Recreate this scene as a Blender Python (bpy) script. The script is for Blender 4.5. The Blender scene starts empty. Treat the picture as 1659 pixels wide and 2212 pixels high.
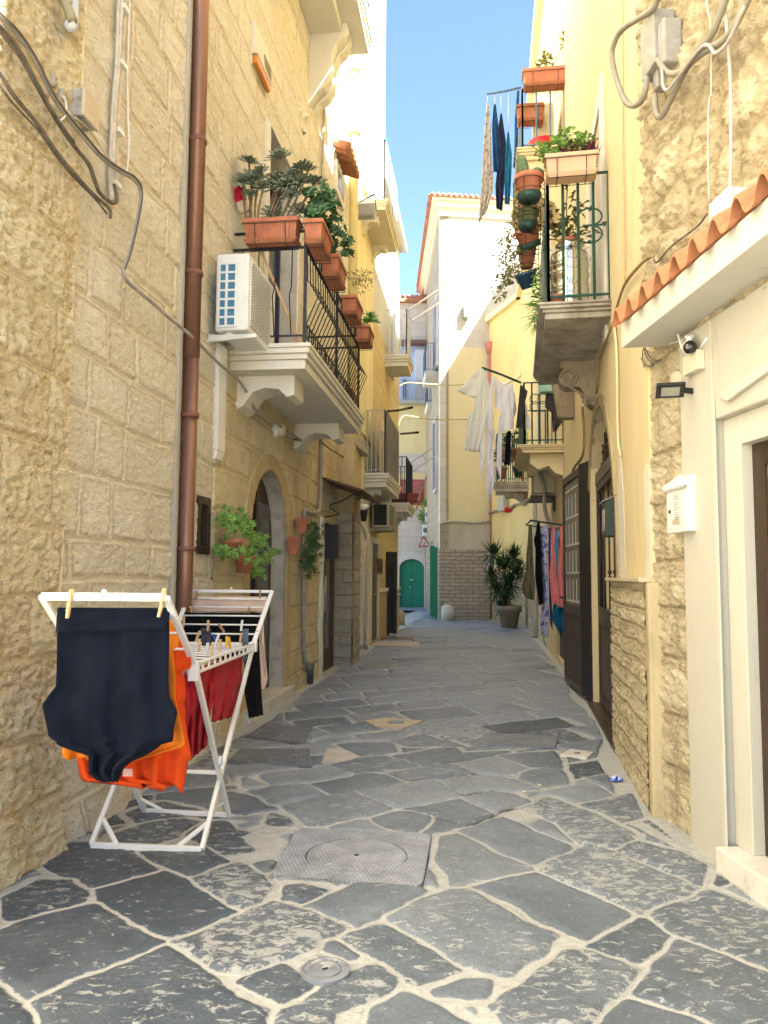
import bpy, bmesh, math, random
import numpy as np
from mathutils import Vector, Matrix
sc = bpy.context.scene
C = sc.collection
R_ = math.radians
random.seed(7)

# ------------------------------------------------------------ camera, sky, sun, exposure
CAM_H = 1.5
FPX, CXP, CYP, HZP, ROLL = 1661.0, 829.5, 1106.0, 1245.0, 0.4
PITCH = math.atan((HZP - CYP) / FPX)
def _basis():
    f = Vector((0, math.cos(PITCH), math.sin(PITCH))); u = Vector((0, -math.sin(PITCH), math.cos(PITCH))); r = Vector((1, 0, 0))
    a = R_(ROLL)
    return math.cos(a)*r + math.sin(a)*u, -math.sin(a)*r + math.cos(a)*u, f
CR, CU, CF = _basis()
CP = Vector((0, 0, CAM_H))
cam = bpy.data.cameras.new('camera'); cam_o = bpy.data.objects.new('camera', cam); C.objects.link(cam_o)
m = Matrix.Identity(4)
for i in range(3):
    m[i][0] = CR[i]; m[i][1] = CU[i]; m[i][2] = -CF[i]; m[i][3] = CP[i]
cam_o.matrix_world = m
cam.sensor_fit = 'HORIZONTAL'; cam.sensor_width = 36; cam.lens = 36*FPX/1659.0
cam.clip_end = 3000; cam.clip_start = 0.05
sc.camera = cam_o
SUN_EL, SUN_AZ = R_(50), R_(136)     # azimuth clockwise from +Y (towards +X): the sun stands behind the camera to the right
w = bpy.data.worlds.new('World'); sc.world = w; w.use_nodes = True
nt = w.node_tree; nt.nodes.clear()
sky = nt.nodes.new('ShaderNodeTexSky'); sky.sky_type = 'NISHITA'; sky.sun_disc = False
sky.sun_elevation = SUN_EL; sky.sun_rotation = SUN_AZ; sky.air_density = 1.0; sky.dust_density = 0.3; sky.ozone_density = 3.0
bg = nt.nodes.new('ShaderNodeBackground'); bg.inputs[1].default_value = 0.05
wo = nt.nodes.new('ShaderNodeOutputWorld')
nt.links.new(sky.outputs[0], bg.inputs[0]); nt.links.new(bg.outputs[0], wo.inputs[0])
sun = bpy.data.lights.new('sun', 'SUN'); sun.energy = 5.0; sun.angle = R_(0.5); sun.color = (1.0, 0.98, 0.93)
sun_o = bpy.data.objects.new('sun', sun); C.objects.link(sun_o)
to_sun = Vector((math.sin(SUN_AZ)*math.cos(SUN_EL), math.cos(SUN_AZ)*math.cos(SUN_EL), math.sin(SUN_EL)))
sun_o.rotation_euler = to_sun.to_track_quat('Z', 'Y').to_euler()
sun_o.location = (6, -4, 25)
sc.view_settings.view_transform = 'Standard'; sc.view_settings.look = 'None'
sc.view_settings.exposure = 3.2; sc.view_settings.gamma = 1.0
sc.cycles.max_bounces = 7; sc.cycles.diffuse_bounces = 4

# ------------------------------------------------------------ geometry helpers
def ray(x, y):
    return CR*((x-CXP)/FPX) - CU*((y-CYP)/FPX) + CF
def G(x, y, z=0.0):
    v = ray(x, y); t = (z-CAM_H)/v.z; return CP + v*t
def atY(x, y, Y):
    v = ray(x, y); return CP + v*(Y/v.y)
class Wall:
    """vertical plane through ground points A, B; u runs from A to B, n points into the street"""
    def __init__(s, A, B, flip=False):
        s.A = Vector((A[0], A[1], 0)); s.B = Vector((B[0], B[1], 0)); s.L = (s.B-s.A).length; s.d = (s.B-s.A)/s.L
        s.n = Vector((s.d.y, -s.d.x, 0)) * (-1 if flip else 1)
        s.ang = math.atan2(s.d.y, s.d.x)
    def W(s, u, z, off=0.0): return s.A + s.d*u + s.n*off + Vector((0, 0, z))
    def px(s, x, y, off=0.0):
        v = ray(x, y); t = ((s.A-CP).dot(s.n)+off)/v.dot(s.n); p = CP+v*t
        return ((p-s.A).dot(s.d), p.z)
    def P(s, x, y, off=0.0):
        u, z = s.px(x, y, off); return s.W(u, z, off)
    def perp(s, x, y, u):      # hit the plane at u, square to the wall: returns (off, z)
        v = ray(x, y); t = ((s.A+s.d*u-CP).dot(s.d))/v.dot(s.d); p = CP+v*t
        return ((p-s.A).dot(s.n), p.z)
UP = Vector((0, 0, 1))
def tag(o, label=None, cat=None, group=None, kind=None):
    if label: o['label'] = label
    if cat: o['category'] = cat
    if group: o['group'] = group
    if kind: o['kind'] = kind
    return o
def empty(name, loc, label, cat, group=None):
    o = bpy.data.objects.new(name, None); o.location = loc; o.empty_display_size = 0.1; C.objects.link(o)
    return tag(o, label, cat, group)
def origin_of(o):
    v = Vector((0, 0, 0)); p = o
    while p is not None: v = v + p.location; p = p.parent
    return v
class MB:
    def __init__(s): s.v = []; s.f = []; s.sm = []
    def add(s, vs, fs, smooth=False):
        b = len(s.v); s.v += [Vector(p) for p in vs]; s.f += [tuple(i+b for i in f) for f in fs]; s.sm += [smooth]*len(fs); return s
    def hexa(s, p):   # 8 points: bottom loop 0-3, top loop 4-7
        return s.add(p, [(0,3,2,1),(4,5,6,7),(0,1,5,4),(1,2,6,5),(2,3,7,6),(3,0,4,7)])
    def box(s, c, sx, sy, sz, X=Vector((1,0,0)), Y=None, Z=UP):
        c = Vector(c); X = Vector(X).normalized(); Z = Vector(Z).normalized(); Y = Z.cross(X).normalized() if Y is None else Vector(Y).normalized()
        a, b, d = X*sx/2, Y*sy/2, Z*sz/2
        return s.hexa([c-a-b-d, c+a-b-d, c+a+b-d, c-a+b-d, c-a-b+d, c+a-b+d, c+a+b+d, c-a+b+d])
    def wbox(s, W, u0, u1, z0, z1, o0, o1):
        P = W.W
        return s.hexa([P(u0,z0,o0), P(u1,z0,o0), P(u1,z0,o1), P(u0,z0,o1), P(u0,z1,o0), P(u1,z1,o0), P(u1,z1,o1), P(u0,z1,o1)])
    def prism(s, poly, d):   # polygon of 3d points swept by vector d
        n = len(poly); p = [Vector(q) for q in poly]; d = Vector(d)
        return s.add(p+[q+d for q in p], [tuple(range(n))[::-1], tuple(range(n, 2*n))]+[(i, (i+1)%n, n+(i+1)%n, n+i) for i in range(n)])
    def tube(s, pts, r, n=6, closed=False, smooth=True):
        pts = [Vector(p) for p in pts]; k = len(pts)
        if not hasattr(r, '__len__'): r = [r]*k
        vs = []; fs = []; prev = None
        for i, p in enumerate(pts):
            if closed: t = pts[(i+1)%k]-pts[i-1]
            else: t = pts[min(i+1, k-1)]-pts[max(i-1, 0)]
            if t.length < 1e-9: t = Vector((0, 0, 1))
            t.normalize()
            if prev is None:
                a = t.orthogonal().normalized()
            else:
                a = prev - t*prev.dot(t)
                if a.length < 1e-6: a = t.orthogonal()
                a.normalize()
            prev = a; b = t.cross(a)
            for j in range(n):
                th = 2*math.pi*(j+0.5)/n; vs.append(p+(a*math.cos(th)+b*math.sin(th))*r[i])
        for i in range(k if closed else k-1):
            for j in range(n):
                a0 = i*n+j; a1 = i*n+(j+1)%n; i2 = (i+1)%k; fs.append((a0, a1, i2*n+(j+1)%n, i2*n+j))
        if not closed: fs += [tuple(range(n))[::-1], tuple(range((k-1)*n, k*n))]
        return s.add(vs, fs, smooth)
    def bar(s, a, b, w, h=None, up=UP):   # square bar from a to b
        a = Vector(a); b = Vector(b); h = h or w; t = (b-a); L = t.length; t.normalize()
        up = Vector(up); sd = t.cross(up)
        if sd.length < 1e-4: sd = t.cross(Vector((0, 1, 0)))
        sd.normalize(); up2 = sd.cross(t).normalized()
        return s.box((a+b)/2, L, w, h, X=t, Y=sd, Z=up2)
    def lathe(s, c, prof, n=20, axis=UP, smooth=True):
        axis = Vector(axis).normalized(); a = axis.orthogonal().normalized(); b = axis.cross(a); c = Vector(c)
        vs = [c+axis*z+(a*math.cos(2*math.pi*j/n)+b*math.sin(2*math.pi*j/n))*r for r, z in prof for j in range(n)]
        fs = [(i*n+j, i*n+(j+1)%n, (i+1)*n+(j+1)%n, (i+1)*n+j) for i in range(len(prof)-1) for j in range(n)]
        fs += [tuple(range(n))[::-1], tuple(range((len(prof)-1)*n, len(prof)*n))]
        return s.add(vs, fs, smooth)
    def ball(s, c, r, n=10, sx=1, sy=1, sz=1):
        c = Vector(c); prof = [(math.sin(math.pi*i/n)*r, -math.cos(math.pi*i/n)*r) for i in range(n+1)]
        prof[0] = (r*.02, -r); prof[-1] = (r*.02, r)
        b = len(s.v); s.lathe((0, 0, 0), prof, n+2)
        for i in range(b, len(s.v)):
            q = s.v[i]; s.v[i] = Vector((q.x*sx, q.y*sy, q.z*sz))+c
        return s
    def build(s, name, mat, parent=None, bevel=0, solid=0, sub=0, loc=None):
        if parent is not None: org = origin_of(parent)
        elif loc is not None: org = Vector(loc)
        else:
            n = len(s.v); cx = sum(p.x for p in s.v)/n; cy = sum(p.y for p in s.v)/n; org = Vector((cx, cy, min(p.z for p in s.v)))
        me = bpy.data.meshes.new(name); me.from_pydata([tuple(p-org) for p in s.v], [], s.f)
        me.polygons.foreach_set('use_smooth', s.sm); me.update()
        o = bpy.data.objects.new(name, me); C.objects.link(o); me.materials.append(mat)
        if parent is not None: o.parent = parent
        else: o.location = org
        bm = bmesh.new(); bm.from_mesh(me); bmesh.ops.recalc_face_normals(bm, faces=bm.faces); bm.to_mesh(me); bm.free()
        if solid:
            md = o.modifiers.new('s', 'SOLIDIFY'); md.thickness = solid; md.offset = 0
        if sub:
            md = o.modifiers.new('u', 'SUBSURF'); md.levels = sub; md.render_levels = sub
        if bevel:
            md = o.modifiers.new('b', 'BEVEL'); md.width = bevel; md.segments = 2; md.limit_method = 'ANGLE'; md.angle_limit = R_(40)
        return o
def spline(pts, k=6):   # Catmull-Rom through points
    pts = [Vector(p) for p in pts]
    if len(pts) < 3: return pts
    q = [pts[0]*2-pts[1]]+pts+[pts[-1]*2-pts[-2]]; out = []
    for i in range(1, len(q)-2):
        for j in range(k):
            t = j/k; a, b, c, d = q[i-1], q[i], q[i+1], q[i+2]
            out.append(0.5*((2*b)+(-a+c)*t+(2*a-5*b+4*c-d)*t*t+(-a+3*b-3*c+d)*t**3))
    out.append(pts[-1]); return out

# ------------------------------------------------------------ numpy noise
def _h(ix, iy, seed):
    n = (ix.astype(np.int64)*374761393 + iy.astype(np.int64)*668265263 + seed*1442695041) & 0xffffffff
    n = ((n ^ (n >> 13))*1274126177) & 0xffffffff
    n = ((n ^ (n >> 16))*2246822519) & 0xffffffff
    return ((n ^ (n >> 15)) & 0xffffff)/float(0xffffff)
def vnoise(x, y, seed=0):
    ix = np.floor(x); iy = np.floor(y); fx = x-ix; fy = y-iy
    fx = fx*fx*(3-2*fx); fy = fy*fy*(3-2*fy)
    a = _h(ix, iy, seed); b = _h(ix+1, iy, seed); c = _h(ix, iy+1, seed); d = _h(ix+1, iy+1, seed)
    return (a*(1-fx)+b*fx)*(1-fy)+(c*(1-fx)+d*fx)*fy
def fbm(x, y, o=4, seed=0, g=0.5):
    s = 0; a = 1; t = 0
    for i in range(o):
        s = s+a*vnoise(x*2**i+17.3*i, y*2**i-9.1*i, seed+i*7); t += a; a *= g
    return s/t     # 0..1
def worley(x, y, seed=0):
    ix = np.floor(x); iy = np.floor(y); d1 = np.full(x.shape, 9.0); d2 = np.full(x.shape, 9.0); idv = np.zeros(x.shape)
    for i in (-1, 0, 1):
        for j in (-1, 0, 1):
            cx = ix+i; cy = iy+j; px = cx+_h(cx, cy, seed); py = cy+_h(cx, cy, seed+5)
            d = np.hypot(px-x, py-y); idn = _h(cx, cy, seed+9)
            nd2 = np.where(d < d1, d1, np.minimum(d2, d)); idv = np.where(d < d1, idn, idv); d1 = np.minimum(d1, d); d2 = nd2
    return d1, d2, idv

# ------------------------------------------------------------ materials
MATS = {}
class NT:
    def __init__(s, name):
        s.m = bpy.data.materials.new(name); s.m.use_nodes = True; s.t = s.m.node_tree; s.t.nodes.clear()
        s.b = s.n('ShaderNodeBsdfPrincipled'); s.o = s.n('ShaderNodeOutputMaterial'); s.l(s.b.outputs[0], s.o.inputs[0])
    def n(s, ty, **kw):
        x = s.t.nodes.new(ty)
        for k, v in kw.items(): setattr(x, k, v)
        return x
    def l(s, a, b): s.t.links.new(a, b)
    def noise(s, scale, detail=4, rough=0.55, vec=None, dist=0.0):
        x = s.n('ShaderNodeTexNoise'); x.inputs['Scale'].default_value = scale; x.inputs['Detail'].default_value = detail
        x.inputs['Roughness'].default_value = rough; x.inputs['Distortion'].default_value = dist
        if vec is not None: s.l(vec, x.inputs['Vector'])
        return x.outputs[0]
    def vec(s, stretch=(1, 1, 1), rot=0):
        tc = s.n('ShaderNodeTexCoord'); mp = s.n('ShaderNodeMapping'); mp.inputs['Scale'].default_value = stretch; mp.inputs['Rotation'].default_value = (0, 0, rot)
        s.l(tc.outputs['Object'], mp.inputs['Vector']); return mp.outputs[0]
    def ramp(s, fac, stops):
        r = s.n('ShaderNodeValToRGB'); e = r.color_ramp.elements
        while len(e) < len(stops): e.new(0.5)
        for el, (p, c) in zip(e, stops):
            el.position = p; el.color = (c, c, c, 1) if not hasattr(c, '__len__') else (*c, 1)
        s.l(fac, r.inputs[0]); return r.outputs[0]
    def mix(s, fac, a, b, mode='MIX'):
        x = s.n('ShaderNodeMix', data_type='RGBA', blend_type=mode)
        for sock, v in ((x.inputs[0], fac), (x.inputs[6], a), (x.inputs[7], b)):
            if hasattr(v, 'is_output'): s.l(v, sock)
            elif hasattr(v, '__len__'): sock.default_value = (*v, 1)
            else: sock.default_value = v
        return x.outputs[2]
    def math(s, op, a, b=0.0):
        x = s.n('ShaderNodeMath', operation=op)
        for sock, v in ((x.inputs[0], a), (x.inputs[1], b)):
            if hasattr(v, 'is_output'): s.l(v, sock)
            else: sock.default_value = v
        return x.outputs[0]
    def attr(s, name):
        x = s.n('ShaderNodeAttribute'); x.attribute_name = name; return x.outputs['Fac']
    def bump(s, h, strength=0.5, dist=0.01):
        x = s.n('ShaderNodeBump'); x.inputs['Strength'].default_value = strength; x.inputs['Distance'].default_value = dist
        s.l(h, x.inputs['Height']); s.l(x.outputs[0], s.b.inputs['Normal'])
    def set(s, **kw):
        for k, v in kw.items():
            k = {'color': 'Base Color', 'rough': 'Roughness', 'metal': 'Metallic', 'spec': 'Specular IOR Level', 'alpha': 'Alpha', 'trans': 'Transmission Weight'}.get(k, k)
            if hasattr(v, 'is_output'): s.l(v, s.b.inputs[k])
            elif hasattr(v, '__len__'): s.b.inputs[k].default_value = (*v, 1)
            else: s.b.inputs[k].default_value = v
def mat(name, col, rough=0.6, var=0.12, scale=8, metal=0.0, bump=0.0, bscale=60, spec=0.4, dirt=None, stretch=(1, 1, 1)):
    if name in MATS: return MATS[name]
    t = NT(name); v = t.vec(stretch)
    n1 = t.noise(scale, 5, 0.6, v)
    c0 = tuple(max(0, x*(1-var)) for x in col); c1 = tuple(min(1, x*(1+var)) for x in col)
    c = t.ramp(n1, [(0.3, c0), (0.7, c1)])
    if dirt:
        n2 = t.noise(dirt[1], 6, 0.65, v); c = t.mix(t.ramp(n2, [(dirt[2], 0.0), (min(1, dirt[2]+0.18), 1.0)]), c, dirt[0])
    t.set(color=c, rough=rough, metal=metal, spec=spec)
    if bump: t.bump(t.noise(bscale, 4, 0.6, v), bump, 0.01)
    MATS[name] = t.m; return t.m
def stone_mat(name, c0, c1, joint, jw=0.012, stain=(0.12, 0.10, 0.07), stain_th=0.62, fine=1.0, jn=0.02, tint=0.25, pit=0.8):
    """stone of a height-field wall: attribute jd = metres from the nearest joint, rnd = block number"""
    t = NT(name); v = t.vec((1, 0.62, 1.45))
    n1 = t.noise(3.0, 6, 0.62, v); n2 = t.noise(26, 6, 0.72, v, 0.6); n3 = t.noise(90, 3, 0.6, v)
    base = t.ramp(n1, [(0.3, c0), (0.7, c1)])
    base = t.mix(t.math('MULTIPLY', t.ramp(n2, [(0.35, 1.0), (0.6, 0.0)]), 0.20), base, tuple(x*0.5 for x in c0))
    n4 = t.noise(38, 4, 0.6, v, 0.8)
    base = t.mix(t.math('MULTIPLY', t.ramp(n4, [(0.36, 1.0), (0.40, 0.0)]), 0.75*pit), base, (c0[0]*0.50, c0[1]*0.38, c0[2]*0.25))
    base = t.mix(t.math('MULTIPLY', t.attr('rnd'), tint), base, tuple(min(1, x*1.35) for x in c1))
    jd = t.math('ADD', t.attr('jd'), t.math('MULTIPLY', t.math('SUBTRACT', n2, 0.5), jn*2))
    jm = t.ramp(jd, [(jw*0.5, 1.0), (jw*1.8, 0.0)])
    base = t.mix(t.math('MULTIPLY', jm, 0.85), base, joint)
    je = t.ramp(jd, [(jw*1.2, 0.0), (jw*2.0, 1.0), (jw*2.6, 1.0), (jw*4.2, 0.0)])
    base = t.mix(t.math('MULTIPLY', je, t.ramp(n1, [(0.35, 0.10), (0.6, 0.55)])), base, (c0[0]*0.62, c0[1]*0.50, c0[2]*0.36))  # occlusion shade painted into the colour as a darker band beside the joints
    st = t.ramp(t.noise(1.3, 7, 0.7, t.vec((1, 1, 0.6))), [(stain_th, 0.0), (stain_th+0.15, 0.75)])
    base = t.mix(t.math('MULTIPLY', st, t.ramp(n2, [(0.3, 0.3), (0.6, 1.0)])), base, stain)
    t.set(color=base, rough=0.92, spec=0.2)
    t.bump(t.math('ADD', t.math('MULTIPLY', n2, 1.0), t.math('MULTIPLY', n3, 0.6)), 1.0, 0.022*fine)
    MATS[name] = t.m; return t.m
def brick_mat(name, c1, c2, mort, ang, bw, bh, ms=0.008, bump=0.6, var=0.2):
    t = NT(name); tc = t.n('ShaderNodeTexCoord'); mp = t.n('ShaderNodeMapping'); mp.inputs['Rotation'].default_value = (0, 0, -ang)
    t.l(tc.outputs['Object'], mp.inputs[0]); sp = t.n('ShaderNodeSeparateXYZ'); t.l(mp.outputs[0], sp.inputs[0])
    cb = t.n('ShaderNodeCombineXYZ'); t.l(sp.outputs[0], cb.inputs[0]); t.l(sp.outputs[2], cb.inputs[1])
    ns = t.noise(5, 4, 0.6, mp.outputs[0])
    br = t.n('ShaderNodeTexBrick'); br.inputs['Scale'].default_value = 1; br.inputs['Brick Width'].default_value = bw; br.inputs['Row Height'].default_value = bh
    br.inputs['Mortar Size'].default_value = ms; br.inputs['Color1'].default_value = (*c1, 1); br.inputs['Color2'].default_value = (*c2, 1); br.inputs['Mortar'].default_value = (*mort, 1)
    br.inputs['Mortar Smooth'].default_value = 0.4; br.offset_frequency = 2
    t.l(cb.outputs[0], br.inputs['Vector'])
    n2 = t.noise(14, 6, 0.7, mp.outputs[0])
    c = t.mix(t.math('MULTIPLY', t.ramp(n2, [(0.4, 1.0), (0.65, 0.0)]), var), br.outputs[0], tuple(x*0.45 for x in c1))
    t.set(color=c, rough=0.9, spec=0.2)
    t.bump(t.math('ADD', t.math('MULTIPLY', br.outputs['Fac'], -1.0), t.math('MULTIPLY', n2, 1.2)), bump, 0.02)
    MATS[name] = t.m; return t.m
def plaster_mat(name, col, stain=(0.30, 0.24, 0.14), th=0.6, amt=0.5, rough=0.85, var=0.08):
    t = NT(name); v = t.vec((1, 1, 0.45))
    n1 = t.noise(1.6, 6, 0.6, v); n2 = t.noise(9, 5, 0.65, v); n3 = t.noise(70, 3, 0.6, t.vec())
    c = t.ramp(n1, [(0.3, tuple(x*(1-var) for x in col)), (0.7, tuple(min(1, x*(1+var)) for x in col))])
    m1 = t.math('MULTIPLY', t.ramp(t.noise(2.3, 8, 0.72, v), [(th, 0.0), (th+0.2, 1.0)]), amt)
    c = t.mix(m1, c, stain)
    c = t.mix(t.math('MULTIPLY', t.ramp(n2, [(0.62, 0.0), (0.75, 1.0)]), 0.25), c, tuple(min(1, x*1.25+0.03) for x in col))
    vo = t.n('ShaderNodeTexVoronoi', feature='DISTANCE_TO_EDGE'); vo.inputs['Scale'].default_value = 0.9
    wv = t.n('ShaderNodeVectorMath', operation='ADD'); nn = t.n('ShaderNodeTexNoise'); nn.inputs['Scale'].default_value = 3.0; nn.inputs['Detail'].default_value = 5
    sc_ = t.n('ShaderNodeVectorMath', operation='SCALE'); sc_.inputs['Scale'].default_value = 0.35; t.l(nn.outputs['Color'], sc_.inputs[0]); t.l(v, wv.inputs[0]); t.l(sc_.outputs[0], wv.inputs[1]); t.l(wv.outputs[0], vo.inputs['Vector'])
    ck = t.math('MULTIPLY', t.ramp(vo.outputs['Distance'], [(0.0015, 1.0), (0.006, 0.0)]), t.ramp(n1, [(0.50, 0.0), (0.62, 0.45)]))
    c = t.mix(ck, c, tuple(x*0.35 for x in col))
    t.set(color=c, rough=rough, spec=0.25)
    t.bump(t.math('ADD', t.math('MULTIPLY', n2, 1.0), t.math('MULTIPLY', n3, 0.2)), 0.35, 0.012)
    MATS[name] = t.m; return t.m
# ------------------------------------------------------------ height-field meshes
def grid_mesh(name, V, nu, nz, attrs, m_, parent=None, keep=None, kind=None, smooth=True, org=None):
    """V: (nu*nz,3) world coordinates; attrs: name -> array"""
    if org is None: org = origin_of(parent) if parent is not None else Vector((0, 0, 0))
    me = bpy.data.meshes.new(name); V = V-np.array(org)[None, :]
    i = np.arange((nu-1)*(nz-1)); a = (i//(nz-1))*nz+i % (nz-1)
    F = np.stack([a, a+nz, a+nz+1, a+1], 1)
    if keep is not None: F = F[keep]
    me.vertices.add(len(V)); me.vertices.foreach_set('co', V.astype(np.float32).ravel())
    me.loops.add(F.size); me.loops.foreach_set('vertex_index', F.astype(np.int32).ravel())
    me.polygons.add(len(F)); me.polygons.foreach_set('loop_start', np.arange(0, F.size, 4, dtype=np.int32))
    me.polygons.foreach_set('loop_total', np.full(len(F), 4, dtype=np.int32))
    me.update(calc_edges=True)
    me.polygons.foreach_set('use_smooth', np.full(len(F), smooth))
    for k, arr in attrs.items():
        at = me.attributes.new(k, 'FLOAT', 'POINT'); at.data.foreach_set('value', arr.astype(np.float32).ravel())
    o = bpy.data.objects.new(name, me); C.objects.link(o); me.materials.append(m_)
    if parent is not None: o.parent = parent
    else: o.location = org
    if kind: o['kind'] = kind
    return o
def inpoly(x, y, poly):
    r = np.zeros(x.shape, bool); n = len(poly)
    for i in range(n):
        x1, y1 = poly[i]; x2, y2 = poly[(i+1) % n]
        if y1 == y2: continue
        c = ((y1 > y) != (y2 > y)) & (x < (x2-x1)*(y-y1)/(y2-y1)+x1); r ^= c
    return r
def polysd(x, y, poly):
    d = np.full(x.shape, 1e9); n = len(poly)
    for i in range(n):
        ax, ay = poly[i]; bx, by = poly[(i+1) % n]; ex, ey = bx-ax, by-ay; L = ex*ex+ey*ey+1e-12
        t = np.clip(((x-ax)*ex+(y-ay)*ey)/L, 0, 1); d = np.minimum(d, np.hypot(x-ax-t*ex, y-ay-t*ey))
    return np.where(inpoly(x, y, poly), d, -d)
def courses(zl, lmin, lmax, u0, u1, seed, stag=None):
    rg = random.Random(seed); zl = np.array(zl); rows = []
    for i in range(len(zl)-1):
        u = u0-rg.uniform(0, lmax); b = [u]
        while u < u1+lmax: u += rg.uniform(lmin, lmax); b.append(u)
        rows.append(np.array(b))
    def fn(U, Z):
        U2 = U+(fbm(U*2.2, Z*2.2, 3, seed)-0.5)*0.05; Z2 = Z+(fbm(U*2.0+5, Z*2.0, 3, seed+3)-0.5)*0.05
        ci = np.clip(np.searchsorted(zl, Z2)-1, 0, len(zl)-2)
        jd = np.minimum(Z2-zl[ci], zl[ci+1]-Z2); rn = np.zeros(U.shape)
        for k, b in enumerate(rows):
            mk = ci == k
            if not mk.any(): continue
            uu = U2[mk]; bi = np.clip(np.searchsorted(b, uu)-1, 0, len(b)-2)
            jd[mk] = np.minimum(jd[mk], np.minimum(uu-b[bi], b[bi+1]-uu)); rn[mk] = _h(bi, np.full(bi.shape, k), seed+1)
        return jd, rn
    return fn
def rubble(su, sz, seed):
    def fn(U, Z):
        w_ = (fbm(U*3, Z*3, 3, seed)-0.5)*0.25
        d1, d2, idv = worley(U/su+w_, Z/sz+w_*1.3, seed); return (d2-d1)*min(su, sz)*0.5, idv
    return fn
def hf_wall(name, W, u0, u1, z0, z1, res, fn, m_, parent, holes=(), bulge=0.02, rough=0.012, rs=9, pits=0.0, seed=0, off=0.0, extra=None, round_=0.035):
    nu = int((u1-u0)/res)+2; nz = int((z1-z0)/res)+2
    us = np.linspace(u0, u1, nu); zs = np.linspace(z0, z1, nz); U, Z = np.meshgrid(us, zs, indexing='ij')
    jd, rn = fn(U, Z)
    t = np.clip(jd/round_, 0, 1); prof = t*t*(3-2*t)
    h = prof*(bulge+0.5*bulge*(rn-0.5)) + prof*((fbm(U*rs*0.6, Z*rs*1.5, 5, seed, 0.62)-0.5)*2*rough) + (fbm(U*26, Z*55, 3, seed+4)-0.5)*rough*0.9
    h += (fbm(U*1.1, Z*1.1, 2, seed+8)-0.5)*0.02
    if pits:
        d1, d2, _ = worley(U*14+fbm(U*8, Z*8, 2, seed)*2, Z*22, seed+2); h -= np.clip(0.42-d1, 0, 1)*pits*prof
    if extra is not None: h += extra(U, Z)
    h += off
    a = np.array(W.A); d = np.array(W.d); n = np.array(W.n)
    V = a[None, None, :]+U[..., None]*d+h[..., None]*n; V[..., 2] = Z
    keep = np.ones((nu-1, nz-1), bool); uc = (us[:-1]+us[1:])/2; zc = (zs[:-1]+zs[1:])/2; UC, ZC = np.meshgrid(uc, zc, indexing='ij')
    for hp in holes: keep &= ~inpoly(UC, ZC, hp)
    return grid_mesh(name, V.reshape(-1, 3), nu, nz, {'jd': jd, 'rnd': rn}, m_, parent, keep.ravel())
def rect(u0, u1, z0, z1): return [(u0, z0), (u1, z0), (u1, z1), (u0, z1)]
def archpoly(u0, u1, z0, zs, zt, n=12):
    c = (u0+u1)/2; r = (u1-u0)/2
    return [(u0, z0), (u1, z0)]+[(c+r*math.cos(math.pi*i/n), zs+(zt-zs)*math.sin(math.pi*i/n)) for i in range(n+1)]
def flat_wall(name, W, u0, u1, z0, z1, m_, parent, holes=(), off=0.0, depth=0.3):
    """plaster wall with real thickness and openings with reveals, built as an extruded grid of cells"""
    bm = bmesh.new()
    outer = [(u0, z0), (u1, z0), (u1, z1), (u0, z1)]
    vs = []; es = []
    def loop(pts):
        b = [bm.verts.new(W.W(u, z, off)) for u, z in pts]
        for i in range(len(b)): es.append(bm.edges.new((b[i], b[(i+1) % len(b)])))
    loop(outer)
    for h in holes: loop([(min(max(u, u0+0.001), u1-0.001), min(max(z, z0+0.001), z1-0.001)) for u, z in h])
    r = bmesh.ops.triangle_fill(bm, use_beauty=True, use_dissolve=False, edges=es, normal=W.n)
    fs = [g for g in r['geom'] if isinstance(g, bmesh.types.BMFace)]
    # triangle_fill handles holes by winding; drop faces that lie inside a hole
    for f in list(fs):
        c = f.calc_center_median(); u = (c-W.A).dot(W.d); z = c.z
        for h in holes:
            if inpoly(np.array([u]), np.array([z]), h)[0]: bm.faces.remove(f); fs.remove(f); break
    e = bmesh.ops.extrude_face_region(bm, geom=fs)
    bmesh.ops.translate(bm, verts=[g for g in e['geom'] if isinstance(g, bmesh.types.BMVert)], vec=-W.n*depth)
    bmesh.ops.recalc_face_normals(bm, faces=bm.faces)
    org = origin_of(parent) if parent is not None else Vector((0, 0, 0))
    bmesh.ops.translate(bm, verts=bm.verts, vec=-org)
    me = bpy.data.meshes.new(name); bm.to_mesh(me); bm.free(); me.materials.append(m_)
    o = bpy.data.objects.new(name, me); C.objects.link(o); o.parent = parent
    return o
def polyprism(mb, W, poly, o0, o1):
    return mb.prism([W.W(u, z, o0) for u, z in poly], W.n*(o1-o0))
def ring(mb, W, inner, outer, o0, o1):   # extruded band between two open polylines of equal length
    for i in range(len(inner)-1):
        q = [inner[i], outer[i], outer[i+1], inner[i+1]]
        mb.hexa([W.W(u, z, o0) for u, z in q]+[W.W(u, z, o1) for u, z in q])

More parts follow.
